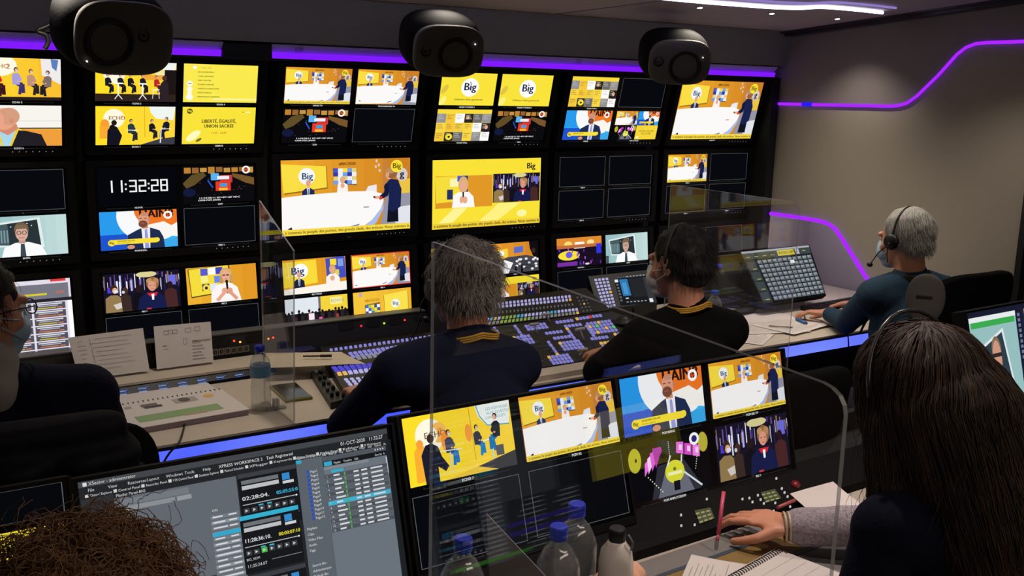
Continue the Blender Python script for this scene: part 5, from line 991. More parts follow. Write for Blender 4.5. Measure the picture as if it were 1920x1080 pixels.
# both key planes are finished together: nearest 96 keys are single parts
for k in K2.list: pass
class Merged(Keys): pass
allk = [(K1, k) for k in K1.list]+[(K2, k) for k in K2.list]
allk.sort(key=lambda a: (a[1][0]-Vector((0, 0, CAM_Z))).length - 4*a[1][1].length-(2 if sum(a[1][3]) > 250 else 0))
for KX, k in allk[:96]: mb = MB(); KX.one(mb, k); mb.build('key', keymat(k[3]), t)
mb = MB(); cols = sorted(set(k[3] for _, k in allk[96:]))
for KX, k in allk[96:]:
    for f in KX.one(mb, k): f.material_index = cols.index(k[3])
tag(mb.build('key_field', [keymat(c) for c in cols], t), kind='stuff')
HAND = mat('fader_handle_grey', (190, 188, 180), .4, scale=60)
for (a, b_, c) in (((1019, 589), (1030, 589), (1031, 604)), ((992, 609), (1011, 607), (1008, 627)), ((1078, 618), (1097, 616), (1096, 640)), ((1082, 657), (1103, 654), (1086, 668))):
    base = onplane(c, lowq[0], n1); mid = at((a[0]+b_[0])/2, (a[1]+b_[1])/2, Y=base.y+.006); hw = Vector((.021, -.0, 0)); off = Vector((2.3, 2.95, DZ))
    m2 = MB(); m2.tube([base-off, mid-off], .003, 6); m2.tube([mid-off-hw, mid-off+hw], .006, 8); m2.build('fader_lever', HAND, t)
p = onplane(CC(1700, 460), lowq[0], n1)-Vector((2.3, 2.95, DZ)); MB().lathe([(.05, 0), (.05, .01), (.042, .014), (.03, .012), (.028, .02), (.01, .03), (.001, .031)], 28, p).build('trackball', BLACK, t)

t = empty('audio_console', (1.6, 3.0, DZ), label='flat console with lit white and violet keys, partly under the big curled sheet', cat='console')
bpy.context.view_layer.update()
aq = [(1.44, 3.36, .790), (1.905, 3.36, .790), (1.90, 2.68, .772), (1.265, 2.70, .772)]
slab(t, 'panel', aq, DZ, SWM); n3 = (Vector(aq[1])-Vector(aq[0])).cross(Vector(aq[0])-Vector(aq[3])).normalized(); K3 = Keys(t, aq[0], n3, None)
def C2(x, y): return (560+x/5.4, 580+y/5.4)
K3.grid([C2(300, 400), C2(1560, 230), C2(1570, 270), C2(310, 435)], 27, 1, LIL, (.6, .6))
K3.grid([C2(490, 440), C2(1400, 310), C2(1420, 360), C2(540, 500)], 20, 2, LIL, (.75, .7)); K3.grid([C2(560, 475), C2(1300, 380), C2(1320, 420), C2(600, 520)], 14, 1, (150, 150, 160), (.7, .7))
K3.grid([C2(320, 585), C2(860, 540), C2(880, 580), C2(370, 640)], 9, 2, (92, 84, 222), (.8, .8)); K3.grid([C2(375, 640), C2(860, 580), C2(880, 620), C2(400, 680)], 9, 1, lambda i, j: AMB if i in (0, 1) else LILW, (.75, .8))
K3.grid([C2(440, 705), C2(800, 670), C2(900, 800), C2(520, 800)], 6, 4, LILW, (.6, .6))
K3.finish()

t = empty('fader_box', (1.31, 2.98, DZ), label='narrow control box with black toggles beside the phone on the desk', cat='controller')
bpy.context.view_layer.update()
fq = [at(583, 697, Z=.772), at(603, 694, Z=.772), at(648, 748, Z=.772), at(620, 755, Z=.772)]
slab(t, 'box', fq, DZ, DGREY)
for k in range(5):
    for s_ in (0, 1):
        u = (k+.6)/5.4; a_ = fq[0].lerp(fq[3], u); c_ = fq[1].lerp(fq[2], u); p = a_.lerp(c_, .3+.4*s_)-Vector((1.31, 2.98, DZ)); b = MB(); b.lathe([(.006, 0), (.007, .006), (.0055, .014), (.003, .015)], 10, p); b.build('toggle', BLACK if (k+s_) % 3 else MGREY, t)
# phone, curled sheet with pen, blue folder
t = empty('smartphone', (1.18, 2.99, DZ), (0, 0, -.08), 'dark smartphone with yellow-green edge lying right of the slanted shield', 'phone')
b = MB(); b.box(-.045, -.09, 0, .045, .09, .009, bev=.003); b.build('case', mat('olive_yellow_case', (120, 118, 48), .5), t); MB().box(-.041, -.084, .0092, .041, .084, .0100).build('screen', PANEL, t)
p = [at(553, 652, Z=.805), at(640, 660, Z=.80), at(684, 682, Z=.797), at(553, 690, Z=.80)]
sheet_paper('paper_sheet', [at(498, 662, Z=.80), p[1], p[2], at(498, 690, Z=.80)], 'large curled cream sheet with a pen on it beside the violet keys', m=mat('cream_paper', (205, 192, 170), .8), th=.001)
a_, c_ = at(568, 668, Z=.812), at(622, 667, Z=.812); b = MB(); b.tube([Vector((0, 0, 0)), (c_-a_)*.6], .0028, 8); b.tube([(c_-a_)*.6, (c_-a_)], .005, 8); o = b.build('pen', BLACK); o.location = a_; tag(o, 'black pen lying on the large curled cream sheet', 'pen')
sheet_paper('folder', [at(520, 655, Z=.79), at(575, 642, Z=.79), at(592, 655, Z=.79), at(530, 668, Z=.79)], 'dark blue folder corner poking out behind the curled sheet', 'folder', m=mat('navy_folder', (34, 34, 84), .6), th=.003)
# touch control panel left of the person in black
t = empty('router_panel', (2.75, 3.33, DZ), label='tilted control panel with a grid of white keys and a small touch screen', cat='console')
bpy.context.view_layer.update()
bl, br, tr_, tl = at(1122, 580, Y=3.27), at(1232, 568, Y=3.27), at(1214, 510, Y=3.39), at(1103, 514, Y=3.39)
br.z = bl.z = (br.z+bl.z)/2; tl.z = tr_.z = (tl.z+tr_.z)/2
slab(t, 'panel', [tl, tr_, br, bl], DZ+.004, BLACK); n4 = (tr_-tl).cross(tl-bl).normalized(); K4 = Keys(t, tl, n4, None)
def C3(x, y): return (1080+x/5.333, 480+y/5.333)
K4.grid([C3(172, 226), C3(322, 212), C3(402, 508), C3(272, 532)], 4, 9, lambda i, j: LILW if (i, j) != (3, 4) else AMB, (.62, .62)); K4.finish()
q = [onplane(C3(*c), tl, n4) for c in ((375, 215), (705, 182), (785, 468), (448, 495))]
def map_picture(t, fn, q, n, name='picture', lift=.0015, gain=1.0):
    P = Pic(); fn(P); inv = t.matrix_world.inverted(); vv = []
    for x, y, z in P.v: u, v = x/16, y/9; vv.append(inv @ (q[0]*(1-u)*(1-v)+q[1]*u*(1-v)+q[2]*u*v+q[3]*(1-u)*v + n*(lift+z*2e-5)))
    me = bpy.data.meshes.new(name); me.from_pydata(vv, [], P.f); a_ = me.color_attributes.new('tint', 'FLOAT_COLOR', 'CORNER'); buf = []
    for f, c in zip(P.f, P.c): buf += ([lin(k)*gain for k in c]+[1.0])*len(f)
    a_.data.foreach_set('color', buf); return link(name, me, PICM, t)
map_picture(t, smalltouch, q, n4)
# big touch screen of the grey-haired person
t = empty('touch_screen', (3.7, 3.15, DZ), label='large tilted touch screen with a grid of grey fields near the right wall', cat='screen')
bpy.context.view_layer.update()
bl, br, tr_, tl = at(1430, 570, Y=3.03), at(1549, 556, Y=3.03), at(1517, 458, Y=3.22), at(1386, 472, Y=3.22)
br.z = bl.z = (br.z+bl.z)/2; tl.z = tr_.z = (tl.z+tr_.z)/2; n5 = (tr_-tl).cross(tl-bl).normalized()
inv = t.matrix_world.inverted(); b = MB(); b.hexa([inv @ (q-n5*.03) for q in (tl, tr_, br, bl)]+[inv @ q for q in (tl, tr_, br, bl)]); b.build('housing', BEZEL, t)
b = MB(); b.hexa([inv @ v for v in (tl.lerp(tr_, .3)-n5*.031+Vector((0, -.02, -.02)), tl.lerp(tr_, .7)-n5*.031+Vector((0, -.02, -.02)), Vector((tl.lerp(tr_, .7).x, 3.3, DZ)), Vector((tl.lerp(tr_, .3).x, 3.3, DZ)), tl.lerp(tr_, .3)-n5*.031, tl.lerp(tr_, .7)-n5*.031, Vector((tl.lerp(tr_, .7).x, 3.32, DZ+.01)), Vector((tl.lerp(tr_, .3).x, 3.32, DZ+.01)))]); b.build('support', BLACK, t)
def ins(q, k): c = sum(q, Vector())/4; return [p.lerp(c, k) for p in q]
map_picture(t, touchgrid, ins([tl, tr_, br, bl], .03), n5, gain=.9)
# black device between bottle and touch screen
t = empty('key_unit', (3.33, 3.3, DZ), label='black tilted key unit between the water bottle and the large touch screen', cat='controller')
bpy.context.view_layer.update()
bl, br, tr_, tl = at(1372, 566, Y=3.22), at(1432, 568, Y=3.14), at(1385, 490, Y=3.32), at(1322, 498, Y=3.32)
slab(t, 'unit', [tl, tr_, br, bl], DZ+.004, BLACK)
n6 = (tr_-tl).cross(tl-bl).normalized(); K6 = Keys(t, tl, n6, None); K6.grid([(1372, 515), (1392, 513), (1410, 556), (1388, 558)], 3, 4, (70, 72, 84), (.5, .4)); K6.finish()
# keyboard, mouse, marker, sheets and cable on the right part of the desk
t = empty('keyboard', (3.93, 2.985, DZ), (0, 0, .05), 'black keyboard under the hands of the grey-haired person with headset', 'keyboard')
b = MB(); b.hexa([(-.2, -.06, 0), (.2, -.06, 0), (.2, .065, 0), (-.2, .065, 0), (-.2, -.06, .012), (.2, -.06, .012), (.2, .065, .022), (-.2, .065, .022)]); b.build('keyboard_body', BLACK, t)
b = MB()
for j in range(5):
    for i in range(17): x = -.19+i*.0224; y = -.05+j*.021; b.box(x, y, .013+.002*j, x+.018, y+.017, .018+.002*j)
tag(b.build('keys', mat('key_caps', (40, 36, 40), .5, scale=300, var=.5), t), kind='stuff')
def scrib(P):
    r = random.Random(3)
    for i in range(12): P.rect(1, .8+i*.65, 9+r.random()*6, .87+i*.65, (150, 140, 132))
def flat_sheet(cx, cy, w_, h_, a, lab, z=DZ+.002, dr=scrib, m=WHITEP, name='paper_sheet', cat='paper'):
    ca, sa = math.cos(a), math.sin(a); P4 = [Vector((cx+x*ca-y*sa, cy+x*sa+y*ca, z)) for x, y in ((-w_/2, h_/2), (w_/2, h_/2), (w_/2, -h_/2), (-w_/2, -h_/2))]
    return sheet_paper(name, P4, lab, cat, dr, m=m)
flat_sheet(3.43, 3.06, .297, .21, .1, 'blank white sheet nearest the key unit on the desk', z=DZ+.003, dr=None)
flat_sheet(3.30, 2.86, .30, .21, -.35, 'printed white sheet lying behind the shoulder in black', z=DZ+.006)
flat_sheet(3.42, 2.83, .30, .21, .15, 'printed white sheet in the middle of the right desk part, beside the blue marker', z=DZ+.009)
flat_sheet(3.10, 2.78, .21, .16, .5, 'crumpled dark-edged sheet nearest the chair of the person in black', z=DZ+.003)
flat_sheet(4.05, 2.84, .26, .15, .1, 'white sheet under the forearm of the grey-haired person', z=DZ+.003, dr=None)
t = at(1502, 603, Z=DZ+.014); b = MB(); b.tube([(-.01, -.035, 0), (.01, .02, 0)], .009, 10); b.tube([(.01, .02, 0), (.016, .037, 0)], .0085, 10); o = b.build('marker_pen', mat('blue_marker', (50, 100, 150), .4)); o.location = t; tag(o, 'blue marker on the desk left of the keyboard', 'pen')
t = at(1462, 612, Z=DZ+.016); b = MB(); b.tube([(-.035, .03, 0), (.035, -.04, 0)], .003, 8); o = b.build('pen', mat('silver_pen', (150, 140, 130), .3, .6)); o.location = t; tag(o, 'slim silver pen on the printed sheet in the middle of the right desk part', 'pen')
cable([at(1508, 586, Z=DZ+.004), at(1512, 600, Z=DZ+.004), at(1540, 608, Z=DZ+.004), at(1580, 618, Z=DZ+.004)+Vector((0, 0, 0)), Vector((at(1600, 628, Z=DZ).x, fy(3.6)-.012, DZ-.02)), Vector((at(1600, 628, Z=DZ).x+.02, fy(3.6)-.01, DZ-.15))], .003, 'black cable from the keyboard over the desk edge')
b = MB(); superell(b, .10, .03, .012, 2, 2, 20, 10); o = b.build('dark_glove', mat('crumpled_black_cloth', (30, 28, 28), .9, scale=60, bump=.6), None, True); o.location = at(1392, 583, Z=DZ+.018); o.rotation_euler = (0, 0, .1); tag(o, 'flat crumpled black cloth on the papers beside the water bottle', 'cloth')
p = at(1187, 600, Z=.80); b = MB(); b.lathe([(.02, 0), (.02, .006), (.006, .008), (.007, .05), (.009, .06), (.002, .085)], 12); o = b.build('pen_stand', BLACK); o.location = (p.x, p.y, DZ+.034); tag(o, 'small upright black pen in a round foot beside the person in black', 'pen')

# ------------------------------------------------------------------ second desk with near monitors
DESK2 = mat('grey_brown_desk', (176, 166, 154), .55, scale=30, var=.06)
t = empty('rear_desk', (1.3, 1.6, 0), label='dark grey-brown second desk carrying the near monitors', cat='desk')
b = MB(); b.box(-2.2, -.42, DZ-.03, 2.2, .24, DZ, bev=.003); b.build('worktop', DESK2, t)
b = MB(); b.box(-2.1, 0, 0, 2.1, .22, DZ-.031); b.build('pedestal', RACK, t)
b = MB(); b.box(-2.19, .21, DZ, 2.19, .235, DZ+.06); b.box(-2.19, .10, DZ, 2.19, .21, DZ+.002); b.build('dark_cover', RACK, t)  # black cover added so the desk stays dark behind the monitors
GN = 'monitors on the second desk'
def near_mon(TL, tilt, yaw, lab, wins, W=.53, H=.30, **kw):
    ez = Vector((0, math.sin(tilt), math.cos(tilt))); ex = Matrix.Rotation(yaw, 3, 'Z') @ Vector((1, 0, 0)); c = Vector(TL)+ex*W/2-ez*H/2
    t = monitor(lab, c, -tilt, yaw, W, H, wins, GN, bez=(.013, .007, .022), stand=True, **kw)
    b = MB(); inv = t.matrix_world.inverted(); q = Vector((c.x, c.y+.10, 0))
    b.box(c.x-.12, c.y+.03, DZ, c.x+.12, c.y+.19, DZ+.012); b.box(c.x-.03, c.y+.07, DZ, c.x+.03, c.y+.095, c.z-.05)
    for v in b.bm.verts: v.co = inv @ v.co
    b.build('stand_foot', BLACK, t); return t
near_mon((.275, 1.593, CAM_Z-.623), .298, -.028, 'near monitor showing a large grey playlist program with cyan bars', full(playlist), marks=False, gain=.82)
near_mon((.888, 1.675, CAM_Z-.648), .296, -.006, 'near monitor with a yellow stage talk beside an orange studio picture', four(echo7, studio, None, None, ('ECHO 7', 'PGM RS', None, None), (0, .455, .52, .99)), marks=False, gain=1.0)
near_mon((1.452, 1.683, CAM_Z-.652), .226, -.02, 'near monitor with four pictures, a man before blue and orange at top left', four(drive, studio, event, backstage, ('PGM BANG', 'PGM BIG TV', 'PGM AMPLI STREAM', 'BIG 1'), (0, .45, .52, .97)), marks=False, gain=.95)
p = at(112, 905, Y=1.58); near_mon((p.x-.53, 1.585, p.z+.005), .298, -.03, 'cut-off near monitor at the left edge with a yellow text slide', four(None, None, None, liberte, (None, None, None, None), (0, .16, .20, .66)), marks=False, gain=.85)
p = at(1812, 588, Y=1.65); near_mon((p.x, 1.65, p.z), .26, 0, 'cut-off near monitor at the right edge with a tall video call window', full(sidecall), marks=False)
# key panels below the near monitors
t = empty('near_control_panel', (1.2, 1.53, DZ), label='long black control strip with small green-lit keypads under the near monitors', cat='console')
bpy.context.view_layer.update()
nq = [(.80, 1.62, .806), (2.45, 1.62, .806), (2.45, 1.50, .772), (.80, 1.50, .772)]
slab(t, 'panel', nq, DZ, MATTEB); n7 = (Vector(nq[1])-Vector(nq[0])).cross(Vector(nq[0])-Vector(nq[3])).normalized(); K7 = Keys(t, nq[0], n7, None)
def C4(x, y): return (1220+x/4.908, 860+y/4.908)
LCD = (170, 178, 110); DOT = (225, 225, 225)
for q in ([C4(400, 490), C4(545, 460), C4(585, 560), C4(450, 610)], [C4(1010, 320), C4(1140, 290), C4(1200, 375), C4(1060, 415)]):
    m_ = MB(); inv = t.matrix_world.inverted(); pp = [onplane(c, nq[0], n7) for c in q]; m_.hexa([inv @ v for v in pp]+[inv @ (v+n7*.004) for v in pp]); m_.build('keypad', mat('lcd_backing', (70, 74, 52), .5), t)
    for k in K7.list: pass
    KX = Keys(t, Vector(nq[0])+n7*.0042, n7, None); KX.grid(q, 3, 3, LCD, (.7, .35), .001); K7.list += KX.list
for x, y in ((278, 522), (280, 620), (403, 612), (515, 375), (843, 375), (907, 366), (935, 402), (985, 340), (1010, 380), (1040, 415), (1145, 410), (1205, 278), (1230, 315), (1258, 352), (1282, 445), (1130, 485), (1155, 185)):
    K7.grid([C4(x-9, y-8), C4(x+9, y-10), C4(x+11, y+8), C4(x-7, y+10)], 1, 1, DOT, (.9, .9), .003)
K7.grid([(1040, 905), (1130, 893), (1145, 930), (1055, 950)], 7, 3, (60, 62, 66), (.5, .4), .003); K7.grid([(985, 955), (1040, 945), (1050, 975), (995, 990)], 4, 2, (110, 112, 116), (.5, .4), .003)
K7.finish()
p = onplane(C4(1330, 250), nq[0], n7)-Vector((1.2, 1.53, DZ)); MB().lathe([(.012, -.002), (.012, .004), (.010, .010), (.001, .012)], 16, p, n7).build('joystick_ball', mat('dark_red_knob', (120, 24, 40), .3), t)['label'] = 'dark red knob'
# laptop-like keyboard
p = at(960, 985, Z=DZ+.02); 
t = empty('small_keyboard', (1.0, 1.42, DZ), (0, 0, .02), 'low black keyboard behind the two big water bottles', 'keyboard')
b = MB(); b.box(-.16, -.07, 0, .16, .06, .014, bev=.003); b.build('keyboard_body', BLACK, t)
b = MB()
for j in range(4):
    for i in range(13): b.box(-.15+i*.0232, -.06+j*.028, .014, -.132+i*.0232, -.038+j*.028, .019)
tag(b.build('keys', mat('key_caps_dark', (58, 58, 60), .5, scale=200, var=.3), t), kind='stuff')
# desk mat with coloured bands
t = empty('desk_mat', (1.55, 1.36, DZ), (0, 0, .02), 'grey desk mat with a brown and blue band under the notebook', 'mat')
b = MB(); b.box(-.34, -.14, 0, .36, .13, .003, bev=.001); b.build('mat_base', mat('mat_grey', (118, 115, 112), .7, scale=150), t)
b = MB(); b.box(-.30, .055, .0031, .30, .067, .0040); b.build('blue_band', mat('slate_blue', (52, 66, 80), .6, scale=50), t); b = MB(); b.box(-.30, -.02, .0031, .30, .054, .0038); b.build('brown_band', mat('ochre_brown', (132, 106, 54), .7, scale=80), t); b = MB(); b.box(-.30, -.034, .0031, .30, -.021, .0040); b.build('blue_band', mat('slate_blue', (52, 66, 80), .6), t)
# notebook and loose page
P_ = at(1455, 1029, Z=DZ+.012); da = (at(1385, 1068, Z=DZ+.012)-P_).normalized(); db = Vector((-da.y, da.x, 0))
t = frame_empty('spiral_notebook', (P_.x, P_.y, DZ+.004), db.cross(Vector((0, 0, -1))) if False else da, db, Vector((0, 0, 1)), 'white spiral notebook lying in front of the hand', 'notebook')
b = MB(); b.box(0, 0, 0, .20, .27, .010, bev=.001); b.build('page_block', WHITEP, t)
b = MB()
for i in range(7): b.box(.01, .05+i*.03, .0101, .19, .0508+i*.03, .0104)
b.build('ruled_lines', mat('pale_rule', (170, 160, 165), .8), t)
b = MB()
for i in range(22): b.tube([(.006+i*.0088, .012+.009*math.cos(a), .007+.008*math.sin(a)) for a in [k*PI/5 for k in range(10)]], .0013, 5, closed=True)
b.build('spiral_binding', BLACK, t)
flat_sheet(at(1345, 1090, Z=DZ).x, at(1345, 1090, Z=DZ).y, .17, .14, .62, 'small printed white page left of the spiral notebook', z=DZ+.008)
pq = [at(1480, 925, Z=DZ+.03), at(1562, 903, Z=DZ+.03), at(1620, 950, Z=DZ+.03), at(1522, 962, Z=DZ+.03)]
sheet_paper('paper_sheet', pq, 'blank white sheet lying behind the grey sleeve', m=WHITEP)
# bottles, thermos, cloth, standing sheet
p = at(868, 1012, Z=1.015); bottle(p.x, p.y, DZ, .27, .039, 'left of the two big blue-capped bottles below the middle near monitor', False, None)
p = at(1048, 990, Z=1.015); bottle(p.x, p.y, DZ, .27, .039, 'right of the two big blue-capped bottles, beside the white flask', False, None)
p = at(1082, 948, Z=1.015); bottle(p.x, p.y, DZ, .27, .039, 'big blue-capped bottle standing behind the others, nearest the near monitors', False, None)
p = at(1157, 1008, Z=.905); t = empty('thermos_flask', (p.x, p.y, DZ), label='white flask with a black cap beside the big bottles', cat='flask')
MB().lathe([(.030, 0), (.034, .004), (.034, .105), (.030, .13), (.019, .145), (.017, .15)], 32).build('flask_body', mat('cream_white_enamel', (222, 212, 204), .25, scale=10, coat=.5), t, True)
MB().lathe([(.0165, .148), (.0165, .172), (.014, .176)], 24).build('cap', BLACK, t); b = MB(); b.tube([(.012, -.018, .165), (.018, -.026, .15), (.016, -.024, .135)], .0025, 6); b.build('cap_strap', MGREY, t)
b = MB(); superell(b, .060, .038, .028, 2, 2, 40, 20)
for v in b.bm.verts: v.co += v.co.normalized()*.010*noise.noise(v.co*45)
o = b.build('crumpled_tissue', mat('peach_tissue', (224, 168, 140), .9, scale=80, bump=.5), None, True); p = at(1160, 1082, Z=DZ+.028); o.location = (p.x, p.y, DZ+.028); tag(o, 'crumpled peach tissue in front of the white flask', 'tissue')
a_, b_, c_ = at(912, 963, Y=1.18), at(1030, 1088, Y=1.10), at(935, 1088, Y=1.20)
mb = MB(); mb.prism([a_-a_, b_-a_, Vector((b_.x, b_.y, DZ+.01))-a_, Vector((c_.x, c_.y, DZ+.01))-a_, c_-a_], (.0012, .0012, 0)); o = mb.build('folded_sheet', mat('greyish_white_card', (170, 164, 168), .7, scale=40)); o.location = a_; tag(o, 'upright white folded sheet between the two big bottles', 'paper')
# ------------------------------------------------------------------ people: one continuous body each, clothes and hair as children
def p_ell(bm, c, r, rot=None, sub=3):
    vs = bmesh.ops.create_icosphere(bm, subdivisions=sub, radius=1)['verts']
    for v in vs:
        v.co = Vector((v.co.x*r[0], v.co.y*r[1], v.co.z*r[2]))
        if rot is not None: v.co = rot @ v.co
        v.co += Vector(c)
def p_cap(bm, a, b_, ra, rb, flat=None, seg=20):
    a, b_ = Vector(a), Vector(b_); d = b_-a; l = d.length
    if l < 1e-6: return
    d /= l; up = Vector((0, 0, 1)) if abs(d.z) < .9 else Vector((1, 0, 0)); x = up.cross(d).normalized(); y = d.cross(x); rings = []
    prof = [(-ra*math.cos(t), ra*math.sin(t)) for t in (.15, .5, .9, 1.25)]+[(l*k/6, ra+(rb-ra)*k/6) for k in range(7)]+[(l+rb*math.cos(t), rb*math.sin(t)) for t in (1.25, .9, .5, .15)]
    for h, r in prof:
        ring = []
        for i in range(seg):
            o = x*math.cos(2*PI*i/seg)*r+y*math.sin(2*PI*i/seg)*r
            if flat: o -= flat[0]*(o.dot(flat[0]))*(1-flat[1])
            ring.append(bm.verts.new(a+d*h+o))
        rings.append(ring)
    for p, q in zip(rings, rings[1:]):
        for i in range(seg): bm.faces.new([p[i], p[(i+1) % seg], q[(i+1) % seg], q[i]])
    bm.faces.new(rings[0][::-1]); bm.faces.new(rings[-1])
def blob(name, fn, voxel, m, parent=None, smooth=4, noise_amp=0, noise_sc=30, cut=None):
    bm = bmesh.new(); fn(bm); bmesh.ops.recalc_face_normals(bm, faces=bm.faces[:]); me = bpy.data.meshes.new('tmp'); bm.to_mesh(me); bm.free()
    o = bpy.data.objects.new('tmp', me); C.objects.link(o)
    r = o.modifiers.new('r', 'REMESH'); r.mode = 'VOXEL'; r.voxel_size = voxel; r.use_smooth_shade = True
    s = o.modifiers.new('s', 'SMOOTH'); s.factor = .5; s.iterations = smooth
    dg = bpy.context.evaluated_depsgraph_get(); dg.update(); ev = o.evaluated_get(dg)
    out = bpy.data.meshes.new_from_object(ev); bpy.data.objects.remove(o); bpy.data.meshes.remove(me); out.name = name
    if noise_amp:
        import numpy as np
        n_ = len(out.vertices); co = np.empty(n_*3); no = np.empty(n_*3); out.vertices.foreach_get('co', co); out.vertices.foreach_get('normal', no)
        a_ = np.array([noise.noise(Vector(c)*noise_sc)*noise_amp for c in co.reshape(-1, 3)]); out.vertices.foreach_set('co', (co.reshape(-1, 3)+no.reshape(-1, 3)*a_[:, None]).ravel()); out.update()
    out.shade_smooth()
    out.materials.clear()
    if parent is not None: inv = parent.matrix_world.inverted(); out.transform(inv)
    return link(name, out, m, parent)
def strands(name, roots, dirf, n, length, rad, m, parent, seed=1, curl=0.0, curl_r=.01, seg=8, turns=2.0, snap=None):
    rr = random.Random(seed); cu = bpy.data.curves.new(name, 'CURVE'); cu.dimensions = '3D'; cu.bevel_depth = rad; cu.bevel_resolution = 0; cu.resolution_u = 1
    bpy.context.view_layer.update(); inv = parent.matrix_world.inverted()
    for k in range(n):
        p, nn = roots[rr.randrange(len(roots))]; p = p.copy(); L_ = length*(.6+.7*rr.random()); sp = cu.splines.new('POLY'); sp.points.add(seg-1)
        d = dirf(p, nn, rr); ax = d.normalized(); u = ax.orthogonal().normalized(); w_ = ax.cross(u); ph = rr.random()*6.28; cr = curl_r*(.5+rr.random()); p = p-nn*.004; q = p.copy()
        for i in range(seg):
            t = i/(seg-1)
            if i: d2 = dirf(q, nn, rr, t); q = q+d2*(L_/(seg-1))
            if snap:
                hit = snap.find_nearest(q); off = (q-hit[0]).dot(hit[1])
                if off < .0015 or off > .010: q = hit[0]+hit[1]*(.0015+.005*((k*37 % 11)/11))
            o = (u*math.cos(ph+t*turns*6.28)+w_*math.sin(ph+t*turns*6.28))*cr*min(1, t*3)*curl
            c = inv @ (q+o); sp.points[i].co = (c.x, c.y, c.z, 1); sp.points[i].radius = 1-.6*t
    cu.materials.append(m); o = bpy.data.objects.new(name, cu); C.objects.link(o); o.parent = parent; o['kind'] = 'stuff'; return o
def mesh_roots(o, test=None):
    bpy.context.view_layer.update(); M = o.matrix_world
    out = []
    for v in o.data.vertices:
        p = M @ v.co; nn = (M.to_3x3() @ v.normal).normalized()
        if test is None or test(p, nn): out.append((p, nn))
    return out
def head_matrix(pos, face, tilt=0.0, roll=0.0):
    """face: horizontal facing direction; tilt > 0 looks down"""
    f = Vector((face[0], face[1], 0)).normalized(); yaw = math.atan2(f.y, f.x)-PI/2
    M = Matrix.Translation(Vector(pos)) @ Matrix.Rotation(yaw, 4, 'Z') @ Matrix.Rotation(-tilt, 4, 'X') @ Matrix.Rotation(roll, 4, 'Y'); return M
def head_prims(bm, M, neck):
    R_ = M.to_3x3(); g = lambda x, y, z: M @ Vector((x, y, z))
    p_ell(bm, g(0, -.012, .032), (.074, .094, .084), R_); p_ell(bm, g(0, .026, -.022), (.060, .068, .082), R_); p_ell(bm, g(0, .046, -.078), (.042, .044, .034), R_)
    p_cap(bm, g(-.036, .084, .020), g(.036, .084, .020), .011, .011); p_cap(bm, g(0, .090, .008), g(0, .110, -.026), .008, .012); p_ell(bm, g(.009, .1, -.032), (.009, .011, .008), R_, 2); p_ell(bm, g(-.009, .1, -.032), (.009, .011, .008), R_, 2)
    p_ell(bm, g(0, .088, -.058), (.024, .010, .008), R_, 2); p_ell(bm, g(0, .084, -.068), (.020, .010, .007), R_, 2)
    for s in (-1, 1):
        p_ell(bm, g(s*.076, -.006, -.006), (.007, .019, .031), R_ @ Matrix.Rotation(s*.25, 3, 'Z'), 2); p_ell(bm, g(s*.040, .062, -.030), (.020, .020, .020), R_, 2)
    p_cap(bm, g(0, -.022, -.05), neck, .054, .060)
def hand_prims(bm, wrist, d, up, thumb=1, curl=.5, s=1.0, spread=.06):
    """wrist point, finger direction, back-of-hand normal, thumb side sign along side = d x up"""
    d = Vector(d).normalized(); up = Vector(up); up = (up-d*up.dot(d)).normalized(); side = d.cross(up)*thumb; w = Vector(wrist)
    R_ = Matrix((d, side, up)).transposed()
    p_ell(bm, w+d*.045*s, (.050*s, .038*s, .0135*s), R_, 3); p_ell(bm, w+d*.072*s, (.022*s, .041*s, .012*s), R_, 3); p_ell(bm, w+d*.028*s+side*.026*s-up*.004*s, (.030*s, .016*s, .014*s), R_, 3)
    p_cap(bm, w-d*.02*s, w+d*.02*s, .024*s, .026*s, (up, .72))
    L_ = ((.031, .072, .044, .026, .022, .0088), (.011, .078, .049, .030, .024, .0091), (-.010, .073, .045, .028, .023, .0086), (-.029, .062, .036, .022, .020, .0078))
    for k, (off, base, a, b_, c, r) in enumerate(L_):
        p = w+d*(base+.012)*s+side*off*s; dd = (d+side*spread*(1.2-k*.8)).normalized(); ang = curl*(.35+.06*k); ax = dd.cross(up)
        for seg_, ln in enumerate((a, b_, c)):
            v = (Matrix.Rotation(-ang, 3, ax) @ dd); q = p+v*ln*s; p_cap(bm, p, q, r*s*(1-.06*seg_), r*s*(.94-.06*seg_)); p = q; ang += curl*(.75 if seg_ == 0 else .45)
    t0 = w+d*.022*s+side*.030*s-up*.004*s; t1 = t0+(d*.55+side*.72-up*.25).normalized()*.042*s; t2 = t1+(d*.88+side*.30-up*.30).normalized()*.032*s; t3 = t2+(d*.95+side*.02-up*.30).normalized()*.024*s
    p_cap(bm, t0, t1, .0135*s, .0108*s); p_cap(bm, t1, t2, .0105*s, .0098*s); p_cap(bm, t2, t3, .0095*s, .0080*s)
def V(*a): return Vector(a)
PANTS = mat('dark_trousers', (20, 20, 26), .9, scale=200, bump=.3); SHOE = mat('dark_shoe', (16, 15, 15), .5)
EYE = mat('eye_white', (230, 228, 222), .2, scale=10); IRIS = mat('iris', (50, 34, 24), .2)
MASKM = mat('pale_blue_mask', (150, 178, 196), .8, scale=200, bump=.2, stretch=(1, 1, 6)); MASKW = mat('white_mask', (206, 206, 204), .8, scale=200, bump=.2)
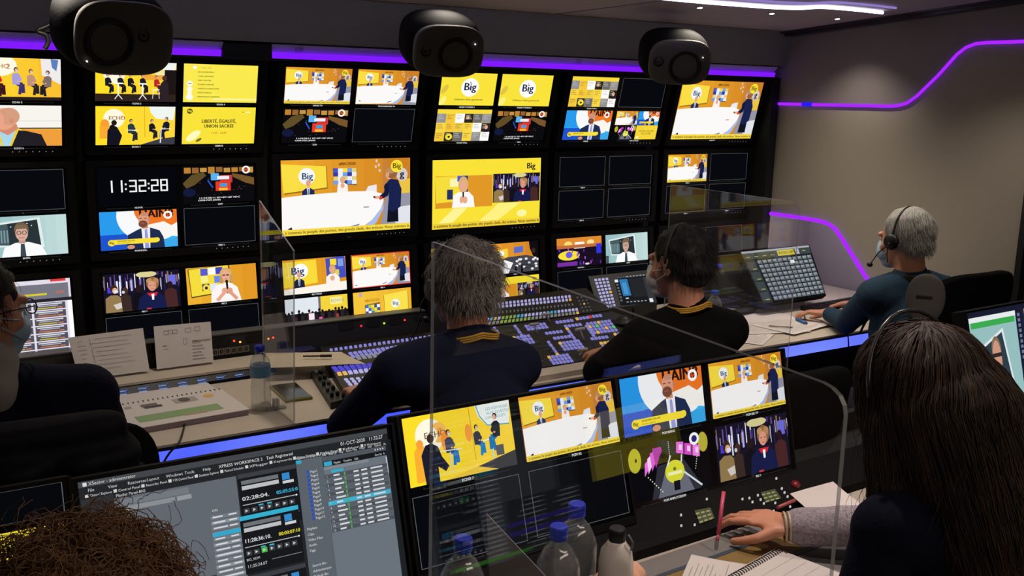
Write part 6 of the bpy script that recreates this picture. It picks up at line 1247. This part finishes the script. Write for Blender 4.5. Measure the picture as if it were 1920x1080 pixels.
def person(lab, head, face, tilt, neck, hip, sh, el, wr, hands, top_m, skin=SKIN, mask=None, voxel=.006, top_extra=None, glasses=False, roll=0, sleeve=1.0, knees=None, sleeve_m=None, chest=.155):
    t = empty('person', (hip[0], hip[1], 0), label=lab, cat='person'); bpy.context.view_layer.update()
    M = head_matrix(head, face, tilt, roll); neck, hip = Vector(neck), Vector(hip); sh = [Vector(p) for p in sh]; el = [Vector(p) for p in el]; wr = [Vector(p) for p in wr]
    side = (sh[1]-sh[0]).normalized(); fwd = Vector((-side.y, side.x, 0)).normalized()
    kn = knees or [hip+fwd*.42-side*.12-V(0, 0, .02), hip+fwd*.42+side*.12-V(0, 0, .02)]; kn = [Vector(k) for k in kn]; an = [V(k.x-fwd.x*.02, k.y-fwd.y*.02, .10) for k in kn]
    low = hip+V(0, 0, .03); ch = neck.lerp(hip, .36); bel = neck.lerp(hip, .72)
    def torso(bm, g=0.0):
        p_cap(bm, ch, bel, chest+g, .135+g, (fwd, .72)); p_cap(bm, bel, low, .135+g, .150+g, (fwd, .80)); p_cap(bm, sh[0].lerp(neck, .25)-V(0, 0, .03), sh[1].lerp(neck, .25)-V(0, 0, .03), .070+g, .070+g)
        p_cap(bm, neck-V(0, 0, .02), sh[0]+V(0, 0, .0), .052+g, .056+g); p_cap(bm, neck-V(0, 0, .02), sh[1], .052+g, .056+g)
    def body(bm):
        head_prims(bm, M, neck); torso(bm)
        for k in (0, 1):
            p_cap(bm, sh[k], el[k], .050, .040); p_cap(bm, el[k], wr[k], .040, .026)
            hd = hands[k]; hand_prims(bm, wr[k], *hd)
            p_cap(bm, low+side*(.09 if k else -.09), kn[k], .080, .058); p_cap(bm, kn[k], an[k], .055, .038); p_cap(bm, an[k]-V(0, 0, .05), an[k]-V(0, 0, .055)+fwd*.15, .036, .030)
    b = blob('body', body, voxel, skin, t, smooth=3)
    def topm(bm):
        torso(bm, .013); p_cap(bm, neck+V(0, 0, .012), neck-V(0, 0, .05), .064, .085)
        for k in (0, 1):
            e = el[k].lerp(wr[k], .5); wend = el[k].lerp(wr[k], .93*sleeve); p_cap(bm, sh[k], el[k], .060, .050); p_cap(bm, el[k], wend, .048, .034)
        if top_extra: top_extra(bm)
    c = blob('sweater', topm, .007, top_m, t, smooth=4, noise_amp=.006, noise_sc=9)
    if sleeve_m:
        for k in (0, 1): blob('sleeve', lambda bm: p_cap(bm, el[k].lerp(wr[k], -.02), el[k].lerp(wr[k], .95), .056, .041), .006, sleeve_m, t, noise_amp=.005, noise_sc=18)
    def pants(bm):
        p_cap(bm, low, low+V(0, 0, .04), .166, .160, (fwd, .82))
        for k in (0, 1): p_cap(bm, low+side*(.09 if k else -.09), kn[k], .094, .070); p_cap(bm, kn[k], an[k]+V(0, 0, .01), .068, .052)
    blob('trousers', pants, .010, PANTS, t, smooth=3)
    for k in (0, 1): blob('shoe', lambda bm: p_cap(bm, an[k]-V(0, 0, .048), an[k]-V(0, 0, .055)+fwd*.17, .044, .040), .009, SHOE, t)
    inv = t.matrix_world.inverted(); R_ = M.to_3x3()
    for s in (-1, 1):
        p = inv @ (M @ V(s*.031, .079, .002)); mb = MB(); mb.lathe([(.001, -.0115), (.008, -.008), (.0115, 0), (.008, .008), (.001, .0115)], 16, p, R_ @ V(0, 1, 0)); o = mb.build('eye', EYE, t)
        mb = MB(); mb.lathe([(.0055, -.001), (.005, .0008), (.001, .0012)], 14, inv @ (M @ V(s*.031, .0898, .002)), R_ @ V(0, 1, 0)); mb.build('iris', IRIS, o)
    if mask:
        def mk(bm): p_ell(bm, M @ V(0, .066, -.052), (.052, .052, .046), R_); p_ell(bm, M @ V(0, .095, -.032), (.024, .026, .030), R_); p_ell(bm, M @ V(0, .062, -.092), (.040, .036, .024), R_)
        o = blob('face_mask', mk, .005, mask, t, smooth=6)
        for s in (-1, 1):
            for z in (-.025, -.07):
                mb = MB(); mb.tube([inv @ (M @ V(*q)) for q in ((s*.050, .075, z), (s*.068, .04, z*.7), (s*.082, .0, z*.45+.004), (s*.080, -.02, -.006))], .0013, 5); mb.build('ear_loop', mask, o)
    if glasses:
        o = None
        mb = MB()
        for s in (-1, 1):
            mb.tube([inv @ (M @ V(s*.033+.022*math.cos(a), .104, .002+.017*math.sin(a))) for a in [k*PI/8 for k in range(16)]], .0016, 6, closed=True); mb.tube([inv @ (M @ V(*q)) for q in ((s*.055, .102, .006), (s*.074, .05, .008), (s*.084, -.005, .004))], .0016, 6)
        mb.tube([inv @ (M @ V(-.011, .106, .004)), inv @ (M @ V(.011, .106, .004))], .0016, 6); mb.build('glasses', BLACK, t)
    return t, M
def short_hair(t, M, m, vol=1.0, n=1500, ln=.03, back=True, rad=.0006, front=.045, seed=2, amp=.010, down=.5):
    R_ = M.to_3x3()
    def f(bm):
        p_ell(bm, M @ V(0, -.022, .042), (.080*vol, .096*vol, .086*vol), R_)
        if back: p_ell(bm, M @ V(0, -.062, -.010), (.066*vol, .052*vol, .058*vol), R_); p_ell(bm, M @ V(.062, -.02, .01), (.020, .04, .04), R_); p_ell(bm, M @ V(-.062, -.02, .01), (.020, .04, .04), R_)
    o = blob('hair', f, .005, m, t, smooth=14, noise_amp=amp, noise_sc=28)
    up = R_ @ V(0, 0, 1); bk = R_ @ V(0, -1, 0); Mi = M.inverted()
    roots = mesh_roots(o, lambda p, nn: (Mi @ p).y < front and (Mi @ p).z > -.06)
    def df(p, nn, rr, tt=0): return (nn*(.55-.3*tt)-up*(down*tt+.2)+bk*.15+Vector((rr.random()-.5, rr.random()-.5, rr.random()-.5))*.5).normalized()
    strands('hair_strands', roots, df, n, ln, rad, m, o, seed)
    return o
def headset(M, lab, side=-1, tiltb=0.0, rad=.103, boom=True, col=BLACK, zoff=0.0, double=True):
    t = empty('headset', tuple(M.translation), label=lab, cat='headset'); bpy.context.view_layer.update(); inv = t.matrix_world.inverted(); g = lambda x, y, z: inv @ (M @ V(x, y, z)); R_ = M.to_3x3()
    mb = MB(); pts = []
    for k in range(17):
        a = PI*k/16; x = rad*.94*math.cos(a); z = .012+zoff+(rad+.018)*math.sin(a); pts.append(g(x, -.012+math.sin(a)*tiltb, z))
    mb.tube(pts, .0045, 8); mb.build('headband', mat('headband_satin_black', (34, 34, 36), .3, scale=50), t)
    for s in ((-1, 1) if double else (side,)):
        mb = MB(); mb.lathe([(.020, -.010), (.030, -.006), (.032, .004), (.024, .012), (.001, .013)], 24, g(s*.094, -.006, -.004), R_ @ V(s, 0, 0)); mb.build('ear_cup', col, t)
    if boom:
        s = side; mb = MB(); P_ = smooth_pts([tuple(g(*q)) for q in ((s*.100, .0, -.012), (s*.104, .04, -.045), (s*.085, .085, -.085), (s*.060, .112, -.100))], 5); mb.tube(P_, .0022, 7); mb.build('mic_boom', BLACK, t)
        mb = MB(); superell(mb, .010, .013, .010, 2, 2, 16, 10); q = g(s*.056, .118, -.102)
        for v in mb.bm.verts: v.co += q
        mb.build('microphone', BLACK, t, True)
    return t
def lanyard(t, neck, fwd, m, r=.075):
    inv = t.matrix_world.inverted(); f = Vector(fwd).normalized(); s = Vector((f.y, -f.x, 0)); n = Vector(neck); mb = MB(); pts = []
    for k in range(19):
        a = -PI*.12+PI*1.24*k/18; pts.append(inv @ (n+s*math.cos(a)*r*1.08-f*math.sin(a)*r*.95+V(0, 0, .022-.02*abs(math.cos(a)))))
    for da in (-.006, 0, .006): mb.tube([p+V(0, 0, da) for p in pts], .0038, 6)
    mb.tube([pts[0], inv @ (n+s*.06+f*.10-V(0, 0, .06)), inv @ (n+f*.17-V(0, 0, .26))], .004, 6); mb.tube([pts[-1], inv @ (n-s*.06+f*.10-V(0, 0, .06)), inv @ (n+f*.17-V(0, 0, .26))], .004, 6)
    mb.build('lanyard', m, t)
YL_ = mat('ochre_lanyard', (176, 132, 34), .7, scale=200)
NAVY = mat('navy_knit', (13, 19, 40), .9, scale=250, bump=.5, spec=.15); NAVY2 = mat('dark_blue_fleece', (11, 13, 32), .95, scale=120, bump=.4, spec=.15); BLK = mat('black_tshirt', (9, 9, 10), .95, scale=250, bump=.3, spec=.12); TEAL = mat('dark_teal_sweater', (40, 60, 78), .9, scale=200, bump=.5, spec=.15)

# person at the far left
t, M = person('person in a dark blue fleece with pale collar, glasses and mask, at the left edge', (.245, 2.45, 1.235), (.95, .45), .06, (.235, 2.42, 1.075), (.24, 2.30, .50),
    [(.06, 2.50, 1.0), (.445, 2.36, 1.035)], [(.0, 2.62, .82), (.52, 2.40, .78)], [(.20, 2.75, .77), (.56, 2.56, .70)], [((.5, .8, -.1), (0, 0, 1), 1, .5), ((.2, .9, -.3), (0, 0, 1), -1, .6)], NAVY2, mask=MASKM, glasses=True, chest=.17)
short_hair(t, M, mat('dark_brown_hair', (34, 27, 22), .7, scale=300, var=.4), 1.04, 1100, .035, seed=4)
blob('collar', lambda bm: (p_cap(bm, V(.240, 2.41, 1.115), V(.235, 2.40, 1.075), .074, .088)), .008, mat('pale_grey_fleece', (140, 134, 128), .95, scale=90, bump=.5), t, noise_amp=.008, noise_sc=20)
# grey-haired person in the middle
t, M = person('person in navy sweater with tousled grey hair and yellow lanyard, seen from behind', (1.405, 2.30, 1.212), (.06, 1), .10, (1.405, 2.255, 1.065), (1.37, 2.16, .50),
    [(1.175, 2.24, 1.01), (1.545, 2.22, .985)], [(1.10, 2.40, .83), (1.62, 2.40, .80)], [(1.285, 2.68, .815), (1.58, 2.68, .815)], [((.25, 1, -.05), (0, 0, 1), 1, .5), ((-.1, 1, -.05), (0, 0, 1), -1, .5)], NAVY, mask=MASKM, chest=.165)
M2 = M
h = short_hair(t, M, mat('tousled_grey_hair', (132, 126, 118), .75, scale=300, var=.45), 1.10, 3000, .036, seed=5, amp=.018, down=.45, rad=.0009)
lanyard(t, (1.405, 2.255, 1.075), (.06, 1, 0), YL_)
headset(M, 'thin black headset on the tousled grey hair of the person in navy', -1, .0, .104)
p0, p1 = at(788, 592, Y=2.42), at(768, 642, Y=2.45)
cable([p0, (p0+p1)/2+V(.006, 0, 0), p1, at(772, 668, Y=2.40)], .002, 'thin black headset cord left of the grey-haired head', n=3)
# person in black
wl = at(1166, 655, Z=.83)
t, M = person('person in black with dark hair and white mask at the mixing console', (2.215, 2.30, 1.208), (-.22, 1), .05, (2.235, 2.27, 1.06), (2.20, 2.18, .50),
    [(2.055, 2.28, .985), (2.385, 2.23, .985)], [(2.02, 2.45, .84), (2.47, 2.40, .80)], [wl, (2.50, 2.66, .80)], [((-.55, .75, -.15), (.1, 0, 1), 1, .55), ((-.1, 1, -.1), (0, 0, 1), -1, .5)], BLK, mask=MASKW)
short_hair(t, M, mat('near_black_hair', (17, 15, 14), .7, scale=300, var=.4), 1.03, 1500, .028, seed=6)
lanyard(t, (2.235, 2.27, 1.07), (-.22, 1, 0), YL_)
headset(M, 'black headset on the dark hair of the person in black', 1, .0, .100, double=False)
# grey-haired person with headset at the right wall
w0, w1 = at(1552, 588, Z=.80), at(1616, 570, Z=.80)
t, M = person('person with short grey hair and headset in dark teal sweater typing at the right wall', (3.465, 2.35, 1.200), (.0, 1), .10, (3.475, 2.315, 1.05), (3.40, 2.22, .50),
    [(3.315, 2.36, .985), (3.655, 2.28, .985)], [(3.49, 2.60, .81), (3.82, 2.56, .81)], [w0, w1], [((-.35, .9, -.05), (.1, .1, 1), 1, .9), ((-.55, .8, -.05), (.1, .1, 1), -1, .9)], TEAL, mask=MASKM, sleeve=.93)
short_hair(t, M, mat('short_silver_hair', (168, 166, 160), .7, scale=300, var=.25), 1.03, 3800, .022, seed=7, amp=.004, down=.9, rad=.0007)
headset(M, 'black single-cup headset with long microphone arm on the short grey hair', -1, -.01, .098, double=False)
mb = MB(); 
cable([at(1667, 455, Y=2.28), at(1663, 475, Y=2.28), at(1664, 492, Y=2.28)], .0018, 'thin black cord hanging from the single-cup headset', n=3)
lanyard(t, (3.475, 2.315, 1.06), (-.42, .9, 0), mat('thin_dark_strap', (60, 50, 40), .8), .070)
# woman-like long haired person on the right, near
wr = at(1486, 987, Z=.812); fg = at(1400, 950, Z=.80)
HEATH = mat('heather_grey_sleeve', (150, 140, 148), .95, scale=190, var=.85, bump=.5)
SKIN2 = mat('warm_skin', (206, 142, 112), .5, scale=30, var=.10, bump=.15)
dirh = (at(1380, 960, Z=.80)-wr).normalized()
t, M = person('person with very long brown hair, hand reaching over the near desk at the right', (1.645, 1.06, 1.200), (.15, 1), .34, (1.70, .985, 1.05), (1.72, .86, .50),
    [(1.52, 1.0, .985), (1.90, .93, .985)], [(1.44, 1.02, .76), (1.97, 1.12, .845)], [(1.50, 1.14, .70), wr], [((.1, .9, -.1), (0, 0, 1), 1, .5), ((dirh.x, dirh.y, -.06), (-.05, -.15, 1), -1, .55, 1.06, .10)], mat('midnight_blue_top', (9, 12, 26), .95, scale=150, bump=.4, spec=.12), skin=SKIN2, mask=MASKM, voxel=.0042, sleeve=.62, sleeve_m=HEATH)
tP5, M5 = t, M
HB = mat('long_brown_hair', (42, 28, 20), .75, scale=60, var=.5, stretch=(1, 1, .1)); R_ = M.to_3x3()
def lh(bm):
    p_ell(bm, M @ V(0, -.02, .040), (.104, .118, .098), R_); p_ell(bm, M @ V(0, -.05, -.02), (.112, .080, .10), R_); p_ell(bm, M @ V(-.07, .005, -.02), (.026, .06, .085), R_); p_ell(bm, M @ V(.07, .0, -.03), (.030, .06, .09), R_)
    p_cap(bm, M @ V(.0, -.075, -.04), V(1.74, .87, .80), .11, .12, None); p_cap(bm, M @ V(.0, -.045, .02), V(1.78, .90, 1.0), .108, .13, None); p_cap(bm, M @ V(.06, -.02, -.05), V(1.86, .92, .80), .075, .060); p_cap(bm, M @ V(-.075, -.0, -.05), V(1.555, .985, .86), .040, .044); p_cap(bm, V(1.555, .985, .86), V(1.56, .99, .78), .044, .020)
o = blob('hair', lh, .006, HB, t, smooth=4, noise_amp=.005, noise_sc=22)
Mi = M.inverted(); roots = mesh_roots(o, lambda p, nn: (Mi @ p).y < .06)
hc = M @ V(0, -.02, .03)
from mathutils.bvhtree import BVHTree
bvh5 = BVHTree.FromPolygons([M_ @ v.co for M_ in (o.matrix_world,) for v in o.data.vertices], [tuple(p.vertices) for p in o.data.polygons])
lowc = V(1.75, .89, .75)
def dfl(p, nn, rr, tt=0):
    c = hc if p.z > hc.z else hc.lerp(lowc, min(1, (hc.z-p.z)/(hc.z-lowc.z)))
    rd = p-c; ln_ = rd.length; rd = rd.normalized() if ln_ > 1e-4 else V(0, 0, 1); ax = (lowc-hc).normalized(); dn = V(0, 0, -1) if p.z > hc.z else ax
    d = dn-rd*dn.dot(rd)
    if d.length < .12: d = d+V(rd.x-.3, rd.y-.5, 0)*.6
    return (d.normalized()+rd*(.10*(1-2.2*tt) if p.z > hc.z else -.02)+Vector((rr.random()-.5, rr.random()-.5, rr.random()-.5))*.09).normalized()
strands('hair_strands', roots, dfl, 7000, .16, .0010, HB, o, 8, .35, .004, 12, .7, snap=bvh5)
HB2 = mat('brown_hair_highlight', (84, 56, 37), .5, scale=60, var=.4)
strands('hair_highlights', roots, dfl, 900, .18, .0008, HB2, o, 18, .35, .005, 12, .9, snap=bvh5)
side_roots = [r_ for r_ in roots if r_[0].x < 1.62 and r_[0].z < 1.22]
strands('loose_strands', side_roots, lambda p, nn, rr, tt=0: (V(-.03, .01, -1)+nn*.06*(1-tt)+Vector((rr.random()-.5, rr.random()-.5, 0))*.2).normalized(), 160, .20, .0006, HB, o, 9, 1, .008, 14, 1.2)
headset(M, 'slim black headset band across the very long brown hair', 1, -.005, .130, double=False)
# bracelet, pen
inv = t.matrix_world.inverted(); dw = (wr-V(1.97, 1.12, .845)).normalized(); u_ = dw.orthogonal().normalized(); v_ = dw.cross(u_); c_ = wr+dw*.008
for k, dd in enumerate((0, .009)):
    mb = MB(); mb.tube([(c_+dw*dd+u_*.031*math.cos(a)+v_*.031*math.sin(a)) for a in [q*PI/10 for q in range(20)]], .0028, 8, closed=True); o = mb.build('bracelet', mat('beige_bracelet', (196, 178, 150), .5, .2, scale=200)); o.location = (0, 0, 0); tag(o, ('pale beige bracelet on the wrist over the desk, nearer the hand', 'pale beige bracelet on the wrist over the desk, nearer the sleeve')[1-k], 'bracelet')
pa, pb = at(1357, 922, Z=.865), at(1345, 1014, Z=.775); o = MB().tube([(0, 0, 0), (pb-pa)*.86], .0045, 10).tube([(pb-pa)*.86, (pb-pa)], .003, 8).build('pen', mat('pink_pen', (206, 78, 110), .35, scale=40)); o.location = pa; tag(o, 'pink pen held by the hand over the near desk', 'pen')
pa, pb = at(1458, 952, Z=.792), at(1490, 938, Z=.792); o = MB().tube([(0, 0, 0), (pb-pa)], .0045, 10).build('pen', mat('dull_pink_pen', (180, 90, 92), .4)); o.location = pa; tag(o, 'second dull pink pen lying behind the hand on the black control strip', 'pen')
# curly head at the bottom left
t, M = person('person with curly brown hair at the bottom left edge, in front of the playlist monitor', (.195, 1.12, 1.115), (.35, 1), .12, (.185, 1.075, .985), (.16, .98, .48),
    [(-.02, 1.08, .91), (.37, 1.04, .91)], [(-.06, 1.16, .70), (.42, 1.12, .70)], [(.06, 1.22, .72), (.34, 1.20, .72)], [((.2, .9, -.1), (0, 0, 1), 1, .5), ((-.2, .9, -.1), (0, 0, 1), -1, .5)], mat('charcoal_sweater', (30, 30, 34), .9, scale=200, bump=.4), mask=MASKM)
HC = mat('curly_brown_hair', (128, 92, 62), .55, scale=200, var=.5); R_ = M.to_3x3()
o = blob('hair', lambda bm: (p_ell(bm, M @ V(0, -.015, .045), (.088, .100, .088), R_), p_ell(bm, M @ V(0, -.05, -.01), (.088, .066, .075), R_)), .005, HC, t, smooth=3, noise_amp=.02, noise_sc=30)
Mi2 = M.inverted(); roots = mesh_roots(o, lambda p, nn: (Mi2 @ p).y < .075)
strands('hair_curls', roots, lambda p, nn, rr, tt=0: (nn*(1-.9*tt)+V(0, 0, -.5*tt)+Vector((rr.random()-.5, rr.random()-.5, rr.random()-.5))*.9).normalized(), 3600, .065, .0010, HC, o, 10, 1, .010, 16, 1.3)
strands('loose_curls', roots, lambda p, nn, rr, tt=0: (nn*(1-.7*tt)+V(0, 0, -.4*tt)+Vector((rr.random()-.5, rr.random()-.5, rr.random()-.5))*.9).normalized(), 160, .09, .0008, HC, o, 12, 1, .014, 18, 1.6)

# ------------------------------------------------------------------ chairs
def chair(x, y, yaw, lab, w_=.46, top=1.02, seat=.46, arms=True, pad=False, quilt=False, bh=.5):
    t = empty('office_chair', (x, y, 0), (0, 0, yaw), lab, 'chair', 'operators\' swivel chairs')
    b = MB(); b.box(-w_/2, -.22, seat-.09, w_/2, .24, seat-.005, bev=.03); b.build('seat', CHAIRM, t, True)
    b = MB(); c = top-bh/2; superell(b, w_/2, .034, bh/2, 4.5, 4.5, 48, 28)
    for v in b.bm.verts: v.co = Vector((v.co.x, v.co.y-.245-.10*v.co.z/bh+.9*v.co.x*v.co.x, v.co.z+c))
    b.build('backrest', CHAIRM, t, True)
    b = MB(); b.tube(smooth_pts([(0, -.12, seat-.09), (0, -.27, seat-.06), (0, -.315, seat+.1), (0, -.30, c)], 4), .018, 10); b.build('back_support', BLACK, t)
    b = MB(); b.lathe([(.028, .09), (.028, .25), (.018, .25), (.018, seat-.08)], 16); b.build('gas_column', BLACK, t)
    b = MB()
    for k in range(5):
        a = 2*PI*k/5+.3; e = V(math.cos(a)*.30, math.sin(a)*.30, .075); b.tube([(0, 0, .105), e], [.022, .015], 8)
    b.build('star_base', BLACK, t)
    for k in range(5):
        a = 2*PI*k/5+.3; b = MB(); b.lathe([(.012, -.012), (.028, -.010), (.028, .010), (.012, .012)], 14, (math.cos(a)*.30, math.sin(a)*.30, .030), (-math.sin(a), math.cos(a), 0)); b.tube([(math.cos(a)*.30, math.sin(a)*.30, .03), (math.cos(a)*.30, math.sin(a)*.30, .08)], .008, 6); b.build('caster', BLACK, t)
    if arms:
        for s in (-1, 1):
            b = MB(); b.tube([(s*(w_/2-.02), -.02, seat-.06), (s*(w_/2+.04), -.02, seat-.04), (s*(w_/2+.045), -.02, seat+.13)], .014, 8); b.box(s*(w_/2+.045)-.035, -.13, seat+.13, s*(w_/2+.045)+.035, .10, seat+.155, bev=.01); b.build('armrest', BLACK, t)
    return t
chair(.25, 2.19, .0, 'black chair with a dark quilted jacket over its back, at the left edge', .5, 1.11, .46)
t = empty('quilted_jacket', (.25, 1.93, .8), label='dark quilted jacket hung over the chair back at the left edge', cat='jacket')
bpy.context.view_layer.update()
def jk(bm):
    p_cap(bm, V(.02, 1.88, 1.10), V(.375, 1.88, 1.085), .055, .055); p_cap(bm, V(.02, 1.86, 1.06), V(.0, 1.86, .70), .06, .07); p_cap(bm, V(.375, 1.86, 1.04), V(.45, 1.87, .70), .065, .06); p_cap(bm, V(.1, 1.85, 1.05), V(.1, 1.85, .66), .06, .07); p_cap(bm, V(.22, 1.85, 1.05), V(.22, 1.85, .66), .06, .07); p_cap(bm, V(.33, 1.85, 1.04), V(.34, 1.85, .66), .06, .07)
JM = mat('quilted_black_nylon', (9, 10, 15), .7, scale=30, bump=.3, spec=.15)
o = blob('jacket_shell', jk, .008, JM, t, smooth=6)
import numpy as np
n_ = len(o.data.vertices); co = np.empty(n_*3); no = np.empty(n_*3); o.data.vertices.foreach_get('co', co); o.data.vertices.foreach_get('normal', no); co = co.reshape(-1, 3); o.data.vertices.foreach_set('co', (co+no.reshape(-1, 3)*(.007*np.cos(co[:, 2]*2*PI/.055))[:, None]).ravel()); o.data.update()
chair(1.39, 2.02, 0, 'black chair of the person in navy, hidden low behind the near monitors', .46, .80, .46, bh=.34)
chair(2.25, 2.06, -.06, 'black chair of the person in black, rounded back showing at the right shoulder', .46, .985, .46)
chair(3.23, 2.15, -.05, 'high-backed black chair behind the dark teal sweater, at the right wall', .47, 1.17, .46, arms=False, bh=.62)
hp = at(1735, 560, Y=1.93)
t = empty('headrest', (hp.x, hp.y, hp.z), (0, 0, -.95), 'grey oval head pad with a dark slot beside the high-backed chair', 'headrest')
b = MB(); superell(b, .062, .022, .085, 2.2, 2.2); b.build('pad', mat('grey_mesh_pad', (84, 81, 78), .8, scale=500, bump=.5), t, True); b = MB(); b.box(-.03, -.026, .005, .02, -.018, .014, bev=.002); b.build('slot', BLACK, t); b = MB(); b.tube([(.0, .02, -.06), (.06, .10, -.16), (.16, .13, -.25)], .014, 8); b.build('arm', BLACK, t)
chair(1.74, .80, 0, 'black chair of the person with very long brown hair', .46, .86, .46, bh=.4)
chair(.17, .84, 0, 'black chair of the person with curly hair, below the frame edge', .46, .84, .46, bh=.4)
